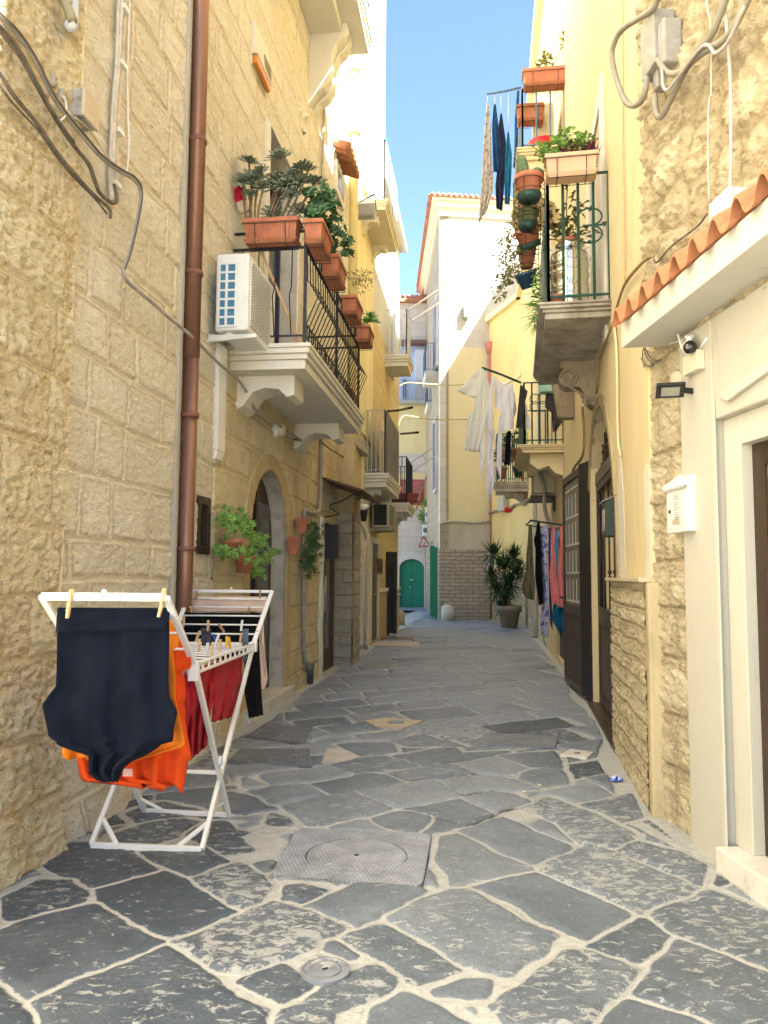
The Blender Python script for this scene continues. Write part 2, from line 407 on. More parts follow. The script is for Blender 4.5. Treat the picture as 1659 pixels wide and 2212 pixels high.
# ------------------------------------------------------------ ground
def ground_mats():
    t = NT('paving'); v = t.vec(); n1 = t.noise(2.2, 6, 0.6, v); n2 = t.noise(18, 6, 0.7, v, 0.4); n3 = t.noise(75, 4, 0.65, v, 0.3); n4 = t.noise(160, 2, 0.5, v)
    rnd = t.attr('rnd'); pit = t.attr('pit')
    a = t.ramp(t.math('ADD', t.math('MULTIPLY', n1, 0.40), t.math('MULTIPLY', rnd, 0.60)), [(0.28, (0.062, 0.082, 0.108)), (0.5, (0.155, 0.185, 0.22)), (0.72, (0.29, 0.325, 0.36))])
    a = t.mix(t.math('MULTIPLY', t.ramp(n3, [(0.36, 1.0), (0.56, 0.0)]), 0.30), a, (0.05, 0.06, 0.075))
    # pale dust and mortar caught in the pits
    n5 = t.noise(17, 6, 0.62, t.vec((0.8, 1.5, 1)), 0.9)
    sp = t.ramp(t.math('ADD', t.math('ADD', t.math('MULTIPLY', n5, 0.75), t.math('MULTIPLY', n3, 0.25)), t.math('MULTIPLY', pit, 0.135)), [(0.60, 0.0), (0.65, 1.0)])
    a = t.mix(t.math('MULTIPLY', sp, 0.70), a, (0.48, 0.49, 0.47))
    # mortar between the slabs
    mo = t.ramp(n2, [(0.3, (0.38, 0.385, 0.37)), (0.7, (0.54, 0.545, 0.52))])
    mo = t.mix(t.math('MULTIPLY', t.ramp(n4, [(0.35, 1.0), (0.5, 0.0)]), 0.35), mo, (0.22, 0.20, 0.16))
    sd = t.math('ADD', t.attr('sd'), t.math('MULTIPLY', t.math('SUBTRACT', n2, 0.5), 0.034))
    mk = t.ramp(t.math('ADD', t.math('MULTIPLY', sd, 20.0), 0.5), [(0.42, 0.0), (0.58, 1.0)])
    c = t.mix(mk, mo, a)
    crack = t.ramp(t.attr('crk'), [(0.003, 1.0), (0.012, 0.0)])
    c = t.mix(t.math('MULTIPLY', crack, 0.9), c, (0.025, 0.022, 0.018))
    ro = t.ramp(n2, [(0.3, 0.34), (0.7, 0.60)]); ro = t.mix(mk, (0.9, 0.9, 0.9), ro)
    t.set(color=c, rough=ro, spec=0.45)
    t.bump(t.math('ADD', t.math('MULTIPLY', n3, t.math('ADD', 0.25, pit)), t.math('MULTIPLY', n5, t.math('MULTIPLY', pit, 1.3))), 0.55, 0.012)
    return t.m
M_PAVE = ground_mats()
def cl(pts): return [(x*0.5, 1725.3+0.5*y) for x, y in pts]
def cr(pts): return [(829.5+x*0.5, 1725.3+0.5*y) for x, y in pts]
def cm(pts): return [(530.9+0.4*x, 1260.8+0.4*y) for x, y in pts]
STONES = [cl(p) for p in [
 [(215,240),(300,195),(450,195),(570,235),(665,305),(520,355),(380,385),(330,345),(215,280)],
 [(20,430),(100,395),(180,355),(300,355),(370,400),(340,450),(200,490),(60,510)],
 [(425,395),(710,320),(870,400),(1030,490),(880,560),(760,600),(590,545),(450,440)],
 [(0,580),(200,500),(430,460),(540,540),(690,625),(400,760),(110,860),(60,800),(50,740),(-60,720)],
 [(130,890),(400,760),(700,650),(800,680),(900,790),(1000,880),(1130,930),(1130,1073),(210,1073)],
 [(760,615),(980,520),(1200,460),(1330,490),(1490,550),(1340,640),(1080,740),(930,735),(820,670)],
 [(830,350),(1040,280),(1120,330),(1140,390),(1110,455),(1050,475),(930,430)],
 [(600,235),(800,215),(890,215),(990,270),(800,330),(730,290)],
 [(800,150),(870,110),(990,100),(1210,210),(1190,250),(1050,275),(900,200)],
 [(1010,100),(1180,65),(1240,90),(1270,125),(1160,150),(1080,140)],
 [(1090,290),(1170,270),(1150,315),(1120,310)],
 [(1235,385),(1300,378),(1390,400),(1330,440),(1250,430)],
 [(1350,465),(1540,380),(1659,385),(1829,400),(1680,485),(1540,555),(1400,500)],
 [(1470,605),(1600,560),(1679,565),(1809,650),(1969,740),(1809,790),(1659,700)],
 [(1390,620),(1440,620),(1510,690),(1400,645)],
 [(1060,800),(1210,735),(1335,825),(1220,875),(1110,820)],
 [(1200,940),(1410,830),(1600,740),(1659,740),(1709,770),(1659,830),(1430,920),(1400,1000),(1230,1010)],
 [(-80,800),(0,830),(70,890),(160,1000),(-80,1040)],
 [(500,160),(640,110),(790,90),(860,105),(780,160),(640,200),(520,200)],
 [(560,60),(700,20),(860,60),(760,80),(600,100)],
]]+[cr(p) for p in [
 [(-20,905),(80,850),(200,910),(340,990),(300,1060),(-60,1060)],
 [(25,515),(180,450),(340,395),(450,460),(600,540),(730,600),(700,640),(500,760),(400,720),(200,620),(60,560)],
 [(390,380),(640,322),(1065,490),(1000,530),(850,600),(720,540),(600,470)],
 [(255,165),(330,155),(430,210),(640,310),(320,378),(240,270)],
 [(330,130),(510,85),(830,205),(640,280),(500,230)],
 [(510,68),(700,0),(900,70),(1070,160),(1000,210),(880,205)],
 [(660,315),(840,215),(1000,232),(1350,390),(1280,430),(1100,492),(900,400)],
 [(1000,230),(1080,190),(1230,230),(1380,290),(1340,365)],
 [(1170,500),(1390,405),(1659,500),(1759,640),(1659,740),(1500,680),(1270,595)],
 [(890,640),(1110,525),(1230,590),(1170,640),(1090,715)],
 [(1275,600),(1400,640),(1659,760),(1759,850),(1659,930),(1560,1003),(1330,930),(1085,845),(1200,740),(1215,690)],
 [(490,910),(620,800),(800,670),(900,680),(1110,740),(1080,780),(940,880),(860,960),(530,975)],
 [(250,840),(360,800),(440,800),(430,860),(250,855)],
 [(1075,870),(1200,890),(1340,940),(1420,1010),(930,1010)],
]]+[cm(p) for p in [
 [(220,1200),(400,1150),(600,1140),(770,1220),(560,1290),(360,1305)],
 [(20,1120),(330,1085),(430,1150),(130,1195)],
 [(345,1085),(640,1030),(760,1040),(840,1075),(480,1140)],
 [(625,1130),(980,1072),(1060,1080),(1170,1150),(960,1190),(830,1212)],
 [(710,1270),(900,1235),(1005,1262),(1015,1290),(930,1335),(760,1320)],
 [(870,1225),(1160,1168),(1330,1255),(1190,1310),(970,1345),(1020,1290),(1010,1255)],
 [(470,1310),(600,1270),(760,1330),(500,1330)],
 [(90,1040),(440,990),(565,1025),(540,1055),(160,1092)],
 [(475,978),(730,935),(935,985),(590,1028)],
 [(780,1025),(1130,978),(1235,1033),(880,1070)],
 [(800,935),(1120,887),(1160,920),(1410,908),(1250,948),(960,988)],
 [(1055,1070),(1270,1038),(1490,1075),(1560,1110),(1190,1143)],
 [(1125,975),(1370,942),(1495,990),(1550,1002),(1310,1043)],
 [(1175,1160),(1370,1128),(1550,1185),(1365,1243)],
 [(1380,932),(1659,907),(1700,1000),(1520,988)],
 [(0,1055),(80,1090),(70,1105),(0,1105)],
 [(-100,1130),(60,1150),(165,1220),(0,1255),(-100,1230)],
 [(-60,1270),(120,1243),(255,1325),(110,1347),(-60,1325)],
 [(-90,1350),(60,1352),(185,1420),(150,1470),(0,1510),(-60,1480)],
 [(505,872),(780,860),(800,910),(630,933)],
 [(790,853),(960,822),(1175,878),(900,883)],
 [(605,820),(830,797),(920,795),(780,843),(640,843)],
 [(400,777),(650,757),(735,790),(500,808)],
 [(400,855),(480,840),(610,845),(480,863)],
 [(1510,1000),(1700,1010),(1720,1080),(1600,1100),(1500,1060)],
 [(1380,1240),(1570,1195),(1800,1290),(1760,1420),(1620,1360)],
]]
SPROP = [(.15,.2),(.15,.4),(.1,.1),(.2,.15),(.2,.4),(.4,.85),(.3,.85),(.2,.2),(.2,.4),(.25,.55),(.4,.1),(.3,.4),(.55,0),(.4,.4),(.4,.1),(.2,.3),(.35,.5),(.1,.3),(.3,.5),(.3,.4),
 (.45,.05),(.6,.35),(.5,0),(.65,.15),(.6,.05),(.6,.7),(.6,.75),(.5,.6),(.4,.6),(.3,.3),(.35,.4),(.5,.6),(.5,0),(.4,.1)]
MH = [(584,1893),(912,1917),(932,1802),(643,1790)]      # square iron cover
GX = lambda Y: 0.1+0.135*(Y-4)
def build_ground():
    Ys = [1.1]
    while Ys[-1] < 40: Ys.append(Ys[-1]+max(0.007, 0.0034*Ys[-1]))
    Ys = np.array(Ys); nX = 430; S = np.linspace(-1, 1, nX)
    Y, S2 = np.meshgrid(Ys, S, indexing='ij'); X = GX(Y)+S2*2.75
    sd = np.full(X.shape, -0.3); sd2 = np.full(X.shape, -0.3); rnd = np.zeros(X.shape); pit = np.zeros(X.shape)
    rg = random.Random(3); polys = []
    for s_ in STONES:
        polys.append(([(p.x, p.y) for p in (G(x, y) for x, y in s_)], -0.030))
    ylim = [(G(x, y).x, G(x, y).y) for x, y in [(0, 1900), (560, 1640), (690, 1560), (950, 1548), (1150, 1600), (1400, 1700), (1500, 1800)]]
    def ycut(x): return np.interp(x, [q[0] for q in ylim], [q[1] for q in ylim])
    # diagonal rows of slabs further up the street
    a = R_(28); ca, sa = math.cos(a), math.sin(a); v = -25.0
    k = 0
    while v < 42:
        rh = rg.uniform(0.40, 0.62); u = -12+rg.uniform(0, 0.8)
        while u < 42:
            L = rg.uniform(0.55, 1.05); q = []
            for du, dv in ((0, 0), (L, 0), (L+0.12, rh), (0.12, rh)):
                uu = u+du+rg.uniform(-0.05, 0.05); vv = v+dv+rg.uniform(-0.045, 0.045); q.append((uu*ca-vv*sa, uu*sa+vv*ca))
            cx = sum(p[0] for p in q)/4; cy = sum(p[1] for p in q)/4
            if 1.0 < cy < 40 and abs(cx-GX(cy)) < 3.2:
                polys.append((q, 0.010))
            u += L
        v += rh
    used = []
    nT = len(STONES); sdT = None
    for pi, (pl, gap) in enumerate(polys):
        if pi == nT: sdT = sd.copy()
        xs = [p[0] for p in pl]; ys = [p[1] for p in pl]
        i0 = np.searchsorted(Ys, min(ys)-0.08); i1 = np.searchsorted(Ys, max(ys)+0.08)
        if i1 <= i0: continue
        sub = (slice(i0, i1), slice(None)); xx = X[sub]; yy = Y[sub]
        mk = (xx > min(xs)-0.08) & (xx < max(xs)+0.08)
        if not mk.any(): continue
        xm = xx[mk]; ym = yy[mk]
        wx = xm+(fbm(xm*6, ym*6, 3, 5)-0.5)*0.05; wy = ym+(fbm(xm*6+7, ym*6, 3, 6)-0.5)*0.05
        d = polysd(wx, wy, pl)-gap
        if sdT is not None: d = np.minimum(d, -sdT[sub][mk]-0.050)
        cur = sd[sub][mk]; up = d > cur
        t2 = sd2[sub]; t2[mk] = np.maximum(t2[mk], np.where(up, cur, d)); sd2[sub] = t2
        t1 = sd[sub]; a1 = t1[mk]; a1[up] = d[up]; t1[mk] = a1; sd[sub] = t1
        rr = rg.random() if sum(ys)/len(ys) < 8 else rg.uniform(.55, 1.3); pp = rg.choice([0.0, 0.1, 0.35, 0.6, 0.9]) if sum(ys)/len(ys) < 9 else rg.choice([0, 0.1, 0.2, 0.35])  # slabs farther up drawn paler: wear, and sky sheen put into the tone
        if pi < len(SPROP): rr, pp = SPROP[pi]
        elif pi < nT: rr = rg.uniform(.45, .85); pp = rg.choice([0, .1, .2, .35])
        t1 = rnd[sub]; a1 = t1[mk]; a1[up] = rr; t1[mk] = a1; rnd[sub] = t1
        t1 = pit[sub]; a1 = t1[mk]; a1[up] = pp; t1[mk] = a1; pit[sub] = t1
    sd = np.minimum(sd, (sd-sd2)/2-np.where(Y < 9, 0.012, 0.016))
    sq = [(G(x, y).x, G(x, y).y) for x, y in MH]; dm = polysd(X, Y, sq)
    # mortar apron along the walls
    lx = -1.93+0.125*(Y-4); rx = np.interp(Y, [3.5, 4.5, 5, 7.26, 9.2, 13.2, 19.8, 24.5, 40], [1.85, 1.79, 1.75, 2.16, 2.48, 3.09, 3.92, 4.42, 4.6])
    edge = np.minimum(X-lx, rx-X); lim = 0.05+0.30*fbm(X*1.5, Y*0.8, 3, 31)*np.where(Y > 5.5, 1, 0.3)
    sd = np.where(edge < lim, np.minimum(sd, (edge-lim)*0.5), sd)
    t = np.clip(sd/0.030+0.2, 0, 1); prof = t*t*(3-2*t)
    h = prof*0.012 + prof*((fbm(X*1.7, Y*1.7, 3, 11)-0.5)*0.02) + (fbm(X*5, Y*5, 4, 12)-0.5)*0.012
    h += prof*pit*(fbm(X*26, Y*26, 4, 13, 0.6)-0.5)*0.022 + (rnd-0.5)*0.012*prof
    h -= np.clip(1-np.abs(dm)/0.03, 0, 1)*0.01; h = np.where(dm > 0.0, -0.05, h)
    # a few open cracks
    crk = np.full(X.shape, 1.0)
    for path in ([(1010,1262),(1190,1310),(1340,1258),(1380,1235),(1560,1190),(1640,1220)], [(1060,1080),(1180,1145),(1340,1125),(1500,1160),(1600,1130)], [(780,1030),(890,1068),(1130,1040),(1240,1035)], [(400,780),(560,760),(700,790)], [(950,790),(1170,870),(1190,885),(1060,900)]):
        pts = [(G(x, y).x, G(x, y).y) for x, y in cm(path)]
        for i in range(len(pts)-1):
            ax, ay = pts[i]; ex, ey = pts[i+1][0]-ax, pts[i+1][1]-ay; L = ex*ex+ey*ey
            tt = np.clip(((X-ax)*ex+(Y-ay)*ey)/L, 0, 1); crk = np.minimum(crk, np.hypot(X-ax-tt*ex, Y-ay-tt*ey)+(fbm(X*9, Y*9, 2, 3)-0.4)*0.012)
    h -= np.clip(1-crk/0.014, 0, 1)*0.018
    V = np.stack([X, Y, h], -1)
    nY = len(Ys)
    # grid_mesh wants (u,z) order with outward winding up
    V2 = V.transpose(1, 0, 2)
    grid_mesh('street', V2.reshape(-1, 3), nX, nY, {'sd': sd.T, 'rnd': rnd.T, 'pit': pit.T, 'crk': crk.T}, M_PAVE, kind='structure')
build_ground()
mb = MB(); mb.add([(-400, -400, -0.09), (400, -400, -0.09), (400, 900, -0.09), (-400, 900, -0.09)], [(0, 1, 2, 3)])
tag(mb.build('ground', mat('earth', (0.3, 0.28, 0.24), 0.9, bump=0.3, bscale=5), loc=(0, 0, -0.09)), kind='structure')
# ------------------------------------------------------------ walls and buildings
LW = Wall((-1.93, 4.0), (0.07, 20.0))            # left side of the alley; +n to the street
RA = Wall((1.753, 5.037), (2.482, 9.189), True)  # yellow house with the arched door
RB = Wall((2.482, 9.189), (3.918, 19.775), True)
RC = Wall((3.918, 19.775), (4.421, 24.509), True)
RD = Wall((4.421, 24.509), (3.72, 26.95), True)
RS = Wall((1.80, 4.30), (1.753, 5.037), True)    # rough stone strip and the wall above the tiled eave
WB = Wall((1.83, 4.0), (1.789, 4.54), True)      # white house
FL = Wall((1.953, 26.77), (1.90, 34.7), True)          # left face of the tall corner house
FF = Wall((1.953, 26.77), (3.72, 26.95))         # its face towards the camera
BK = Wall((-2.0, 34.7), (2.2, 34.7))             # wall with the green door
def su(W, x, y, off=0): return W.px(x, y, off)[0]
def sz(W, x, y, off=0): return W.px(x, y, off)[1]

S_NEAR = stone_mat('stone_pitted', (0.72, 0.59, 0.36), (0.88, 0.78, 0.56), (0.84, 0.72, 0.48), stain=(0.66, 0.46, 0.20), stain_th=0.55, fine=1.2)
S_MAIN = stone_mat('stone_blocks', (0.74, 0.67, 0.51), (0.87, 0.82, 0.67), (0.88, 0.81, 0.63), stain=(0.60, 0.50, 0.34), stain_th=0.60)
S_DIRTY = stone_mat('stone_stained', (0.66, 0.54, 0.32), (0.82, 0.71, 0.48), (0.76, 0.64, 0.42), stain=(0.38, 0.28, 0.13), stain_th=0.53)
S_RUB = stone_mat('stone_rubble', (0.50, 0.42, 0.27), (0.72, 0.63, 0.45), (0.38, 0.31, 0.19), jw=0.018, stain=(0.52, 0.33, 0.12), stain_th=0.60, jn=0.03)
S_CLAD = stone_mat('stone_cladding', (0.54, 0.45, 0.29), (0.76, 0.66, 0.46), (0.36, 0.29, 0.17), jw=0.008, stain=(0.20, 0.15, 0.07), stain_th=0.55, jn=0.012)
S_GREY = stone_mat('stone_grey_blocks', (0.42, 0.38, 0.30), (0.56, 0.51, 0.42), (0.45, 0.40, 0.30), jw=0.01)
P_YEL = plaster_mat('plaster_yellow', (0.72, 0.60, 0.36), th=0.58, amt=0.35, var=0.06)
P_YEL2 = plaster_mat('plaster_pale_yellow', (0.82, 0.71, 0.40), th=0.62, amt=0.3)
P_CREAM = plaster_mat('plaster_cream', (0.78, 0.70, 0.52), th=0.66, amt=0.25, var=0.04)
P_WHITE = plaster_mat('plaster_white', (0.58, 0.56, 0.49), th=0.66, amt=0.3, var=0.04)
P_BLUE = plaster_mat('plaster_blue', (0.42, 0.52, 0.68), th=0.7, amt=0.2)
P_GREYCEM = plaster_mat('cement_grey', (0.46, 0.42, 0.35), stain=(0.13, 0.11, 0.08), th=0.45, amt=0.7, var=0.15)
P_BALC = plaster_mat('balcony_white', (0.70, 0.67, 0.58), stain=(0.40, 0.34, 0.22), th=0.6, amt=0.4, var=0.06)
M_MARB = mat('marble', (0.66, 0.63, 0.56), 0.55, 0.12, 3, dirt=((0.45, 0.42, 0.36), 4, 0.55))
M_GLASSD = mat('dark_glass', (0.03, 0.035, 0.045), 0.08, 0.1, 2, spec=0.8)
M_BRN = mat('brown_metal', (0.045, 0.028, 0.020), 0.42, 0.15, 6)
M_BLK = mat('black_iron', (0.018, 0.018, 0.022), 0.5, 0.2, 20)
M_WHT = mat('white_plastic', (0.78, 0.78, 0.75), 0.4, 0.05, 4, dirt=((0.60, 0.57, 0.50), 5, 0.58))
M_WHTP = mat('white_paint', (0.78, 0.76, 0.70), 0.5, 0.06, 4)
M_TERRA = mat('terracotta', (0.50, 0.18, 0.10), 0.7, 0.25, 6, bump=0.15, dirt=((0.30, 0.14, 0.09), 7, 0.56))
M_TERRAD = mat('terracotta_old', (0.42, 0.17, 0.09), 0.85, 0.3, 14, bump=0.4, dirt=((0.16, 0.10, 0.06), 8, 0.55))
M_GREY = mat('grey_paint', (0.40, 0.40, 0.38), 0.5, 0.1, 5)
M_WOODD = mat('dark_wood', (0.035, 0.024, 0.018), 0.6, 0.3, 8, bump=0.3, bscale=30, stretch=(1, 1, .15))

# ---- LEFT: stone house
lb = empty('stone_house', (-2.6, 6.0, 0), 'honey coloured rusticated stone house on the left with arched doorway and iron railed balcony', 'house')
uN = su(LW, 128, 786)                   # end of the projecting pitted corner
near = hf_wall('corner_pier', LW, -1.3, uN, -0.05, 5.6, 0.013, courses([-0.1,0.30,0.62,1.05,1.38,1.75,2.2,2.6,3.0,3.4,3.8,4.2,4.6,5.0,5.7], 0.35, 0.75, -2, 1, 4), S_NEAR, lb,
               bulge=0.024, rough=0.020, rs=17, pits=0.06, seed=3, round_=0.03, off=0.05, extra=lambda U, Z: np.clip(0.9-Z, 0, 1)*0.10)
tag(near, 'deeply pitted yellow stone pier')
mb = MB(); mb.wbox(LW, uN-0.001, uN+0.05, -0.05, 5.6, -0.3, 0.045); mb.wbox(LW, -6.0, -1.3, -0.05, 17, -0.3, 0.05); mb.wbox(LW, -1.3, uN+0.02, 5.6, 17, -0.3, 0.05)
mb.build('wall_end', plaster_mat('stone_plain', (0.80, 0.71, 0.54)), lb)  # unseen stretch behind the camera, lengthened and paled to bounce sunlight
# openings
ARu0, ARu1 = su(LW, 537, 1200), su(LW, 617, 1200); ARz = 1.5+(1245-1120)/FPX*9.0; ARt = sz(LW, 577, 1013)
arch_poly = archpoly(ARu0, ARu1, -0.1, ARt-(ARu1-ARu0)/2*1.0, ARt)
FWu0, FWz1 = LW.px(580, 272); FWu1 = su(LW, 640, 378); FWz0 = 3.74
win_poly = rect(FWu0, FWu1, FWz0, FWz1)
SWu0, SWz1 = LW.px(424, 1075); SWu1, SWz0 = LW.px(444, 1193); sw_poly = rect(SWu0, SWu1, SWz0, SWz1)
D2u0, D2z = LW.px(696, 1126); D2u1 = su(LW, 727, 1135); d2_poly = rect(D2u0, D2u1, -0.1, D2z)
zc1 = [-0.1,0.22,0.50,0.78,1.08,1.47,1.72,2.12,2.49,2.84,3.20,3.58,3.95,4.33,4.70,5.08,5.46,5.84,6.22,6.6,6.98,7.4]
def cour2(z): return np.clip(0.75-z, 0, 1)
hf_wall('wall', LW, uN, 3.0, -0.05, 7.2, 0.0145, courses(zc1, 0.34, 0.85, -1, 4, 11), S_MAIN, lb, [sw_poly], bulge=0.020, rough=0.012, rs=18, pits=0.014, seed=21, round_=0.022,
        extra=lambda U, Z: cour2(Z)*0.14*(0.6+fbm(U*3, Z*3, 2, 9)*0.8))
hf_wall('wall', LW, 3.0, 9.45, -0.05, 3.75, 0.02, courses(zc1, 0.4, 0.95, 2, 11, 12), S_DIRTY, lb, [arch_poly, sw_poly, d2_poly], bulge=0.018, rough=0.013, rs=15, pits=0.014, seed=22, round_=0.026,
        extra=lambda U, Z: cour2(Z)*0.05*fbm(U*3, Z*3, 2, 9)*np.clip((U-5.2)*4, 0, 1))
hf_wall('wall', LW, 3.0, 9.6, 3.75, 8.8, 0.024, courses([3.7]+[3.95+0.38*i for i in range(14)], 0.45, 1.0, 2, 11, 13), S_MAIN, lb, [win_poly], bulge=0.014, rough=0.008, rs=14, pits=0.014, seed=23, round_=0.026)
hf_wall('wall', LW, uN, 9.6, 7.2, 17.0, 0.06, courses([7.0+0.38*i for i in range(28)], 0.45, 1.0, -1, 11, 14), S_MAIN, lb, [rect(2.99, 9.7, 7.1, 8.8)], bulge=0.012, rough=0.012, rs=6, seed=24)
mb = MB(); mb.wbox(LW, -6.0, 9.6, -0.1, 17.2, -4.0, -0.45); mb.build('house_core', plaster_mat('core', (0.4, 0.33, 0.2)), lb)
# arched doorway
def arc(u0, u1, zs, zt, n=16): 
    c = (u0+u1)/2; r = (u1-u0)/2; return [(c-r*math.cos(math.pi*i/n), zs+(zt-zs)*math.sin(math.pi*i/n)) for i in range(n+1)]
ah = (ARu1-ARu0)/2; ARd = -LW.perp(585, 1250, ARu1)[0]
inn = [(ARu0, 0.12)]+arc(ARu0, ARu1, ARt-ah, ARt)+[(ARu1, 0.12)]
mb = MB(); ring(mb, LW, inn, [(u+(u-(ARu0+ARu1)/2)*0.10, z+max(0, z-ARt+ah)*0.08) for u, z in inn], -ARd, -0.02)
mb.build('door_surround', mat('marble_jamb', (0.56, 0.52, 0.45), 0.6, 0.16, 5, bump=0.5, bscale=12, dirt=((0.36, 0.33, 0.27), 7, 0.5)), lb)
mb = MB()   # painted rough arch band on the wall face
o2 = [(u+(u-(ARu0+ARu1)/2)*0.30, z+max(0, z-ARt+ah)*0.24) for u, z in inn]; ring(mb, LW, [(u+(u-(ARu0+ARu1)/2)*0.0, z) for u, z in inn], o2, -0.02, 0.028)
mb.build('arch_band', plaster_mat('arch_cement', (0.55, 0.43, 0.24), th=0.45, amt=0.5), lb, bevel=0.01)
mb = MB(); mb.wbox(LW, ARu0-0.15, ARu1+0.2, -0.03, 0.13, -ARd-.05, 0.10); mb.build('doorstep', M_MARB, lb, bevel=0.01)
mb = MB(); mb.wbox(LW, ARu0-0.1, ARu1+0.1, 0.1, ARt+0.2, -ARd-.05, -ARd); dr = mb.build('door', M_BRN, lb)
mb = MB()
for a, b in ((0.12, 0.45), (0.55, 0.9)):
    U0 = ARu0+(ARu1-ARu0)*a; U1 = ARu0+(ARu1-ARu0)*b; mb.wbox(LW, U0, U1, 0.3, ARt-0.35, -ARd, -ARd+.008)
mb.build('pane', M_GLASSD, dr)
mb = MB(); mb.wbox(LW, (ARu0+ARu1)/2-0.03, (ARu0+ARu1)/2+0.03, 0.1, ARt, -ARd, -ARd+.04); mb.build('door_frame', M_BRN, dr)
# small window
mb = MB()
for a, b, c_, d_ in ((SWu0-.02, SWu0+.05, SWz0-.02, SWz1+.02), (SWu1-.05, SWu1+.02, SWz0-.02, SWz1+.02), (SWu0+.05, SWu1-.05, SWz0-.02, SWz0+.05), (SWu0+.05, SWu1-.05, SWz1-.05, SWz1+.02)): mb.wbox(LW, a, b, c_, d_, -0.06, 0.035)
wf = mb.build('window', M_BRN, lb, bevel=0.004)
mb = MB(); mb.wbox(LW, SWu0+.03, SWu1-.03, SWz0, SWz1, -0.05, -0.03); mb.build('pane', M_GLASSD, wf)
# french window behind the balcony
mb = MB(); wt = 0.16
for a, b, c_, d_ in ((FWu0-wt, FWu0, FWz0, FWz1+0.02), (FWu1, FWu1+0.13, FWz0, FWz1+0.02), (FWu0, FWu1, FWz1, FWz1+0.03)): mb.wbox(LW, a, b, c_, d_, -0.25, 0.035)
wf = mb.build('french_window', M_MARB, lb, bevel=0.004)
mb = MB(); mb.wbox(LW, FWu0, FWu1, FWz0, FWz1, -0.30, -0.25); mb.build('pane', mat('curtain_glass', (0.16, 0.17, 0.19), 0.15, 0.3, 3, spec=0.7), wf)
mb = MB()
for q in (FWu0+0.02, (FWu0+FWu1)/2-0.03, FWu1-0.07): mb.wbox(LW, q, q+0.06, FWz0, FWz1, -0.25, -0.19)
mb.wbox(LW, FWu0, FWu1, FWz1-0.3, FWz1-0.24, -0.25, -0.195); mb.build('window_frame', mat('blue_black', (0.03, 0.04, 0.07), 0.4), wf)
# second door (brown, glazed) with white painted edge and vent
mb = MB(); mb.wbox(LW, D2u0, D2u1, -0.02, D2z, -0.12, -0.03); d2 = mb.build('glazed_door', M_BRN, lb, bevel=0.004)
mb = MB(); q = (D2u1-D2u0); mb.wbox(LW, D2u0+q*.40, D2u0+q*.62, 0.35, D2z-0.35, -0.03, -0.024); mb.build('pane', mat('blue_glass', (0.10, 0.12, 0.14), 0.1, 0.3, 2, spec=0.8), d2)
mb = MB(); mb.tube([LW.W(D2u0+q*.25, 0.95, 0.0), LW.W(D2u0+q*.25, 1.5, 0.0)], 0.02, 8); mb.build('handle', mat('steel', (0.6, 0.6, 0.6), 0.3, metal=0.9), d2)
mb = MB(); U = su(LW, 682, 1200)
mb.add([], [])
for i in range(14):
    z0, z1 = i*D2z*1.02/14, (i+1)*D2z*1.02/14; a = 0.14+0.03*math.sin(i*2.1); mb.wbox(LW, D2u0-0.10-a, D2u0-0.06+0.02*math.sin(i*1.3), z0, z1, 0.0, 0.052)
mb.build('painted_edge', M_WHTP, lb)
mb = MB(); c_ = LW.P(738.5-26, 1085); 
ctr = LW.P(711.5, 1084); mb.lathe(ctr, [(0.12, 0.0), (0.12, 0.05), (0.095, 0.055), (0.09, 0.04)], 18, LW.n); mb.build('vent', mat('vent_stone', (0.5, 0.43, 0.3), 0.8), lb)
# pier that steps forward beside the second door
Pu0 = D2u1+0.03; Pu1 = Pu0+0.85; Pz = 3.35
pw = Wall(tuple(LW.W(Pu0, 0, 0.0)[:2]), tuple(LW.W(Pu0, 0, 0.27)[:2])); 
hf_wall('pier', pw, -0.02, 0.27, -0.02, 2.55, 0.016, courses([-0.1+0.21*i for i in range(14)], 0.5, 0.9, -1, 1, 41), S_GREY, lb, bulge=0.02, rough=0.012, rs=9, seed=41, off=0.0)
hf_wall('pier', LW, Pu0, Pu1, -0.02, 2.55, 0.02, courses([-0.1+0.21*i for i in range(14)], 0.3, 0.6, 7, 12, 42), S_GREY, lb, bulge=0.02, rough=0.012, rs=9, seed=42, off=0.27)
mb = MB(); mb.wbox(LW, Pu0-0.005, Pu1, 2.55, 4.3, -0.2, 0.275); mb.wbox(LW, Pu0+0.02, Pu1, -0.02, 2.56, -0.2, 0.265); mb.build('pier_top', plaster_mat('pier_plaster', (0.60, 0.49, 0.28), th=0.45, amt=0.5), lb, bevel=0.01)
# ---- LEFT: yellow house beyond
ye = empty('yellow_house', (-1.5, 14.5, 0), 'narrow pale yellow house beyond the stone house with white louvred door', 'house')
uY0 = su(LW, 752, 600); uY1 = su(LW, 800, 800)
mb = MB(); mb.wbox(LW, Pu1, uY0+0.02, -0.05, 4.3, -0.3, 0.02); 
LDu0, LDu1 = Pu1+0.12, su(LW, 787, 1300); LDt = sz(LW, 776, 1133)
ld_poly = archpoly(LDu0, LDu1, -0.02, LDt-0.3, LDt)
BDu0, BDu1 = su(LW, 798, 1300), su(LW, 812, 1300); BDt = sz(LW, 800, 1172)
flat_wall('wall', LW, Pu1, uY1, 0.0, 4.4, P_YEL2, ye, [ld_poly], off=0.03)
flat_wall('wall', LW, 9.6, uY1, 4.4, 17.5, P_YEL2, ye, [], off=0.06)
mb = MB(); polyprism(mb, LW, ld_poly, -0.03, 0.0); ld = mb.build('louvred_door', M_WHTP, ye)
mb = MB()
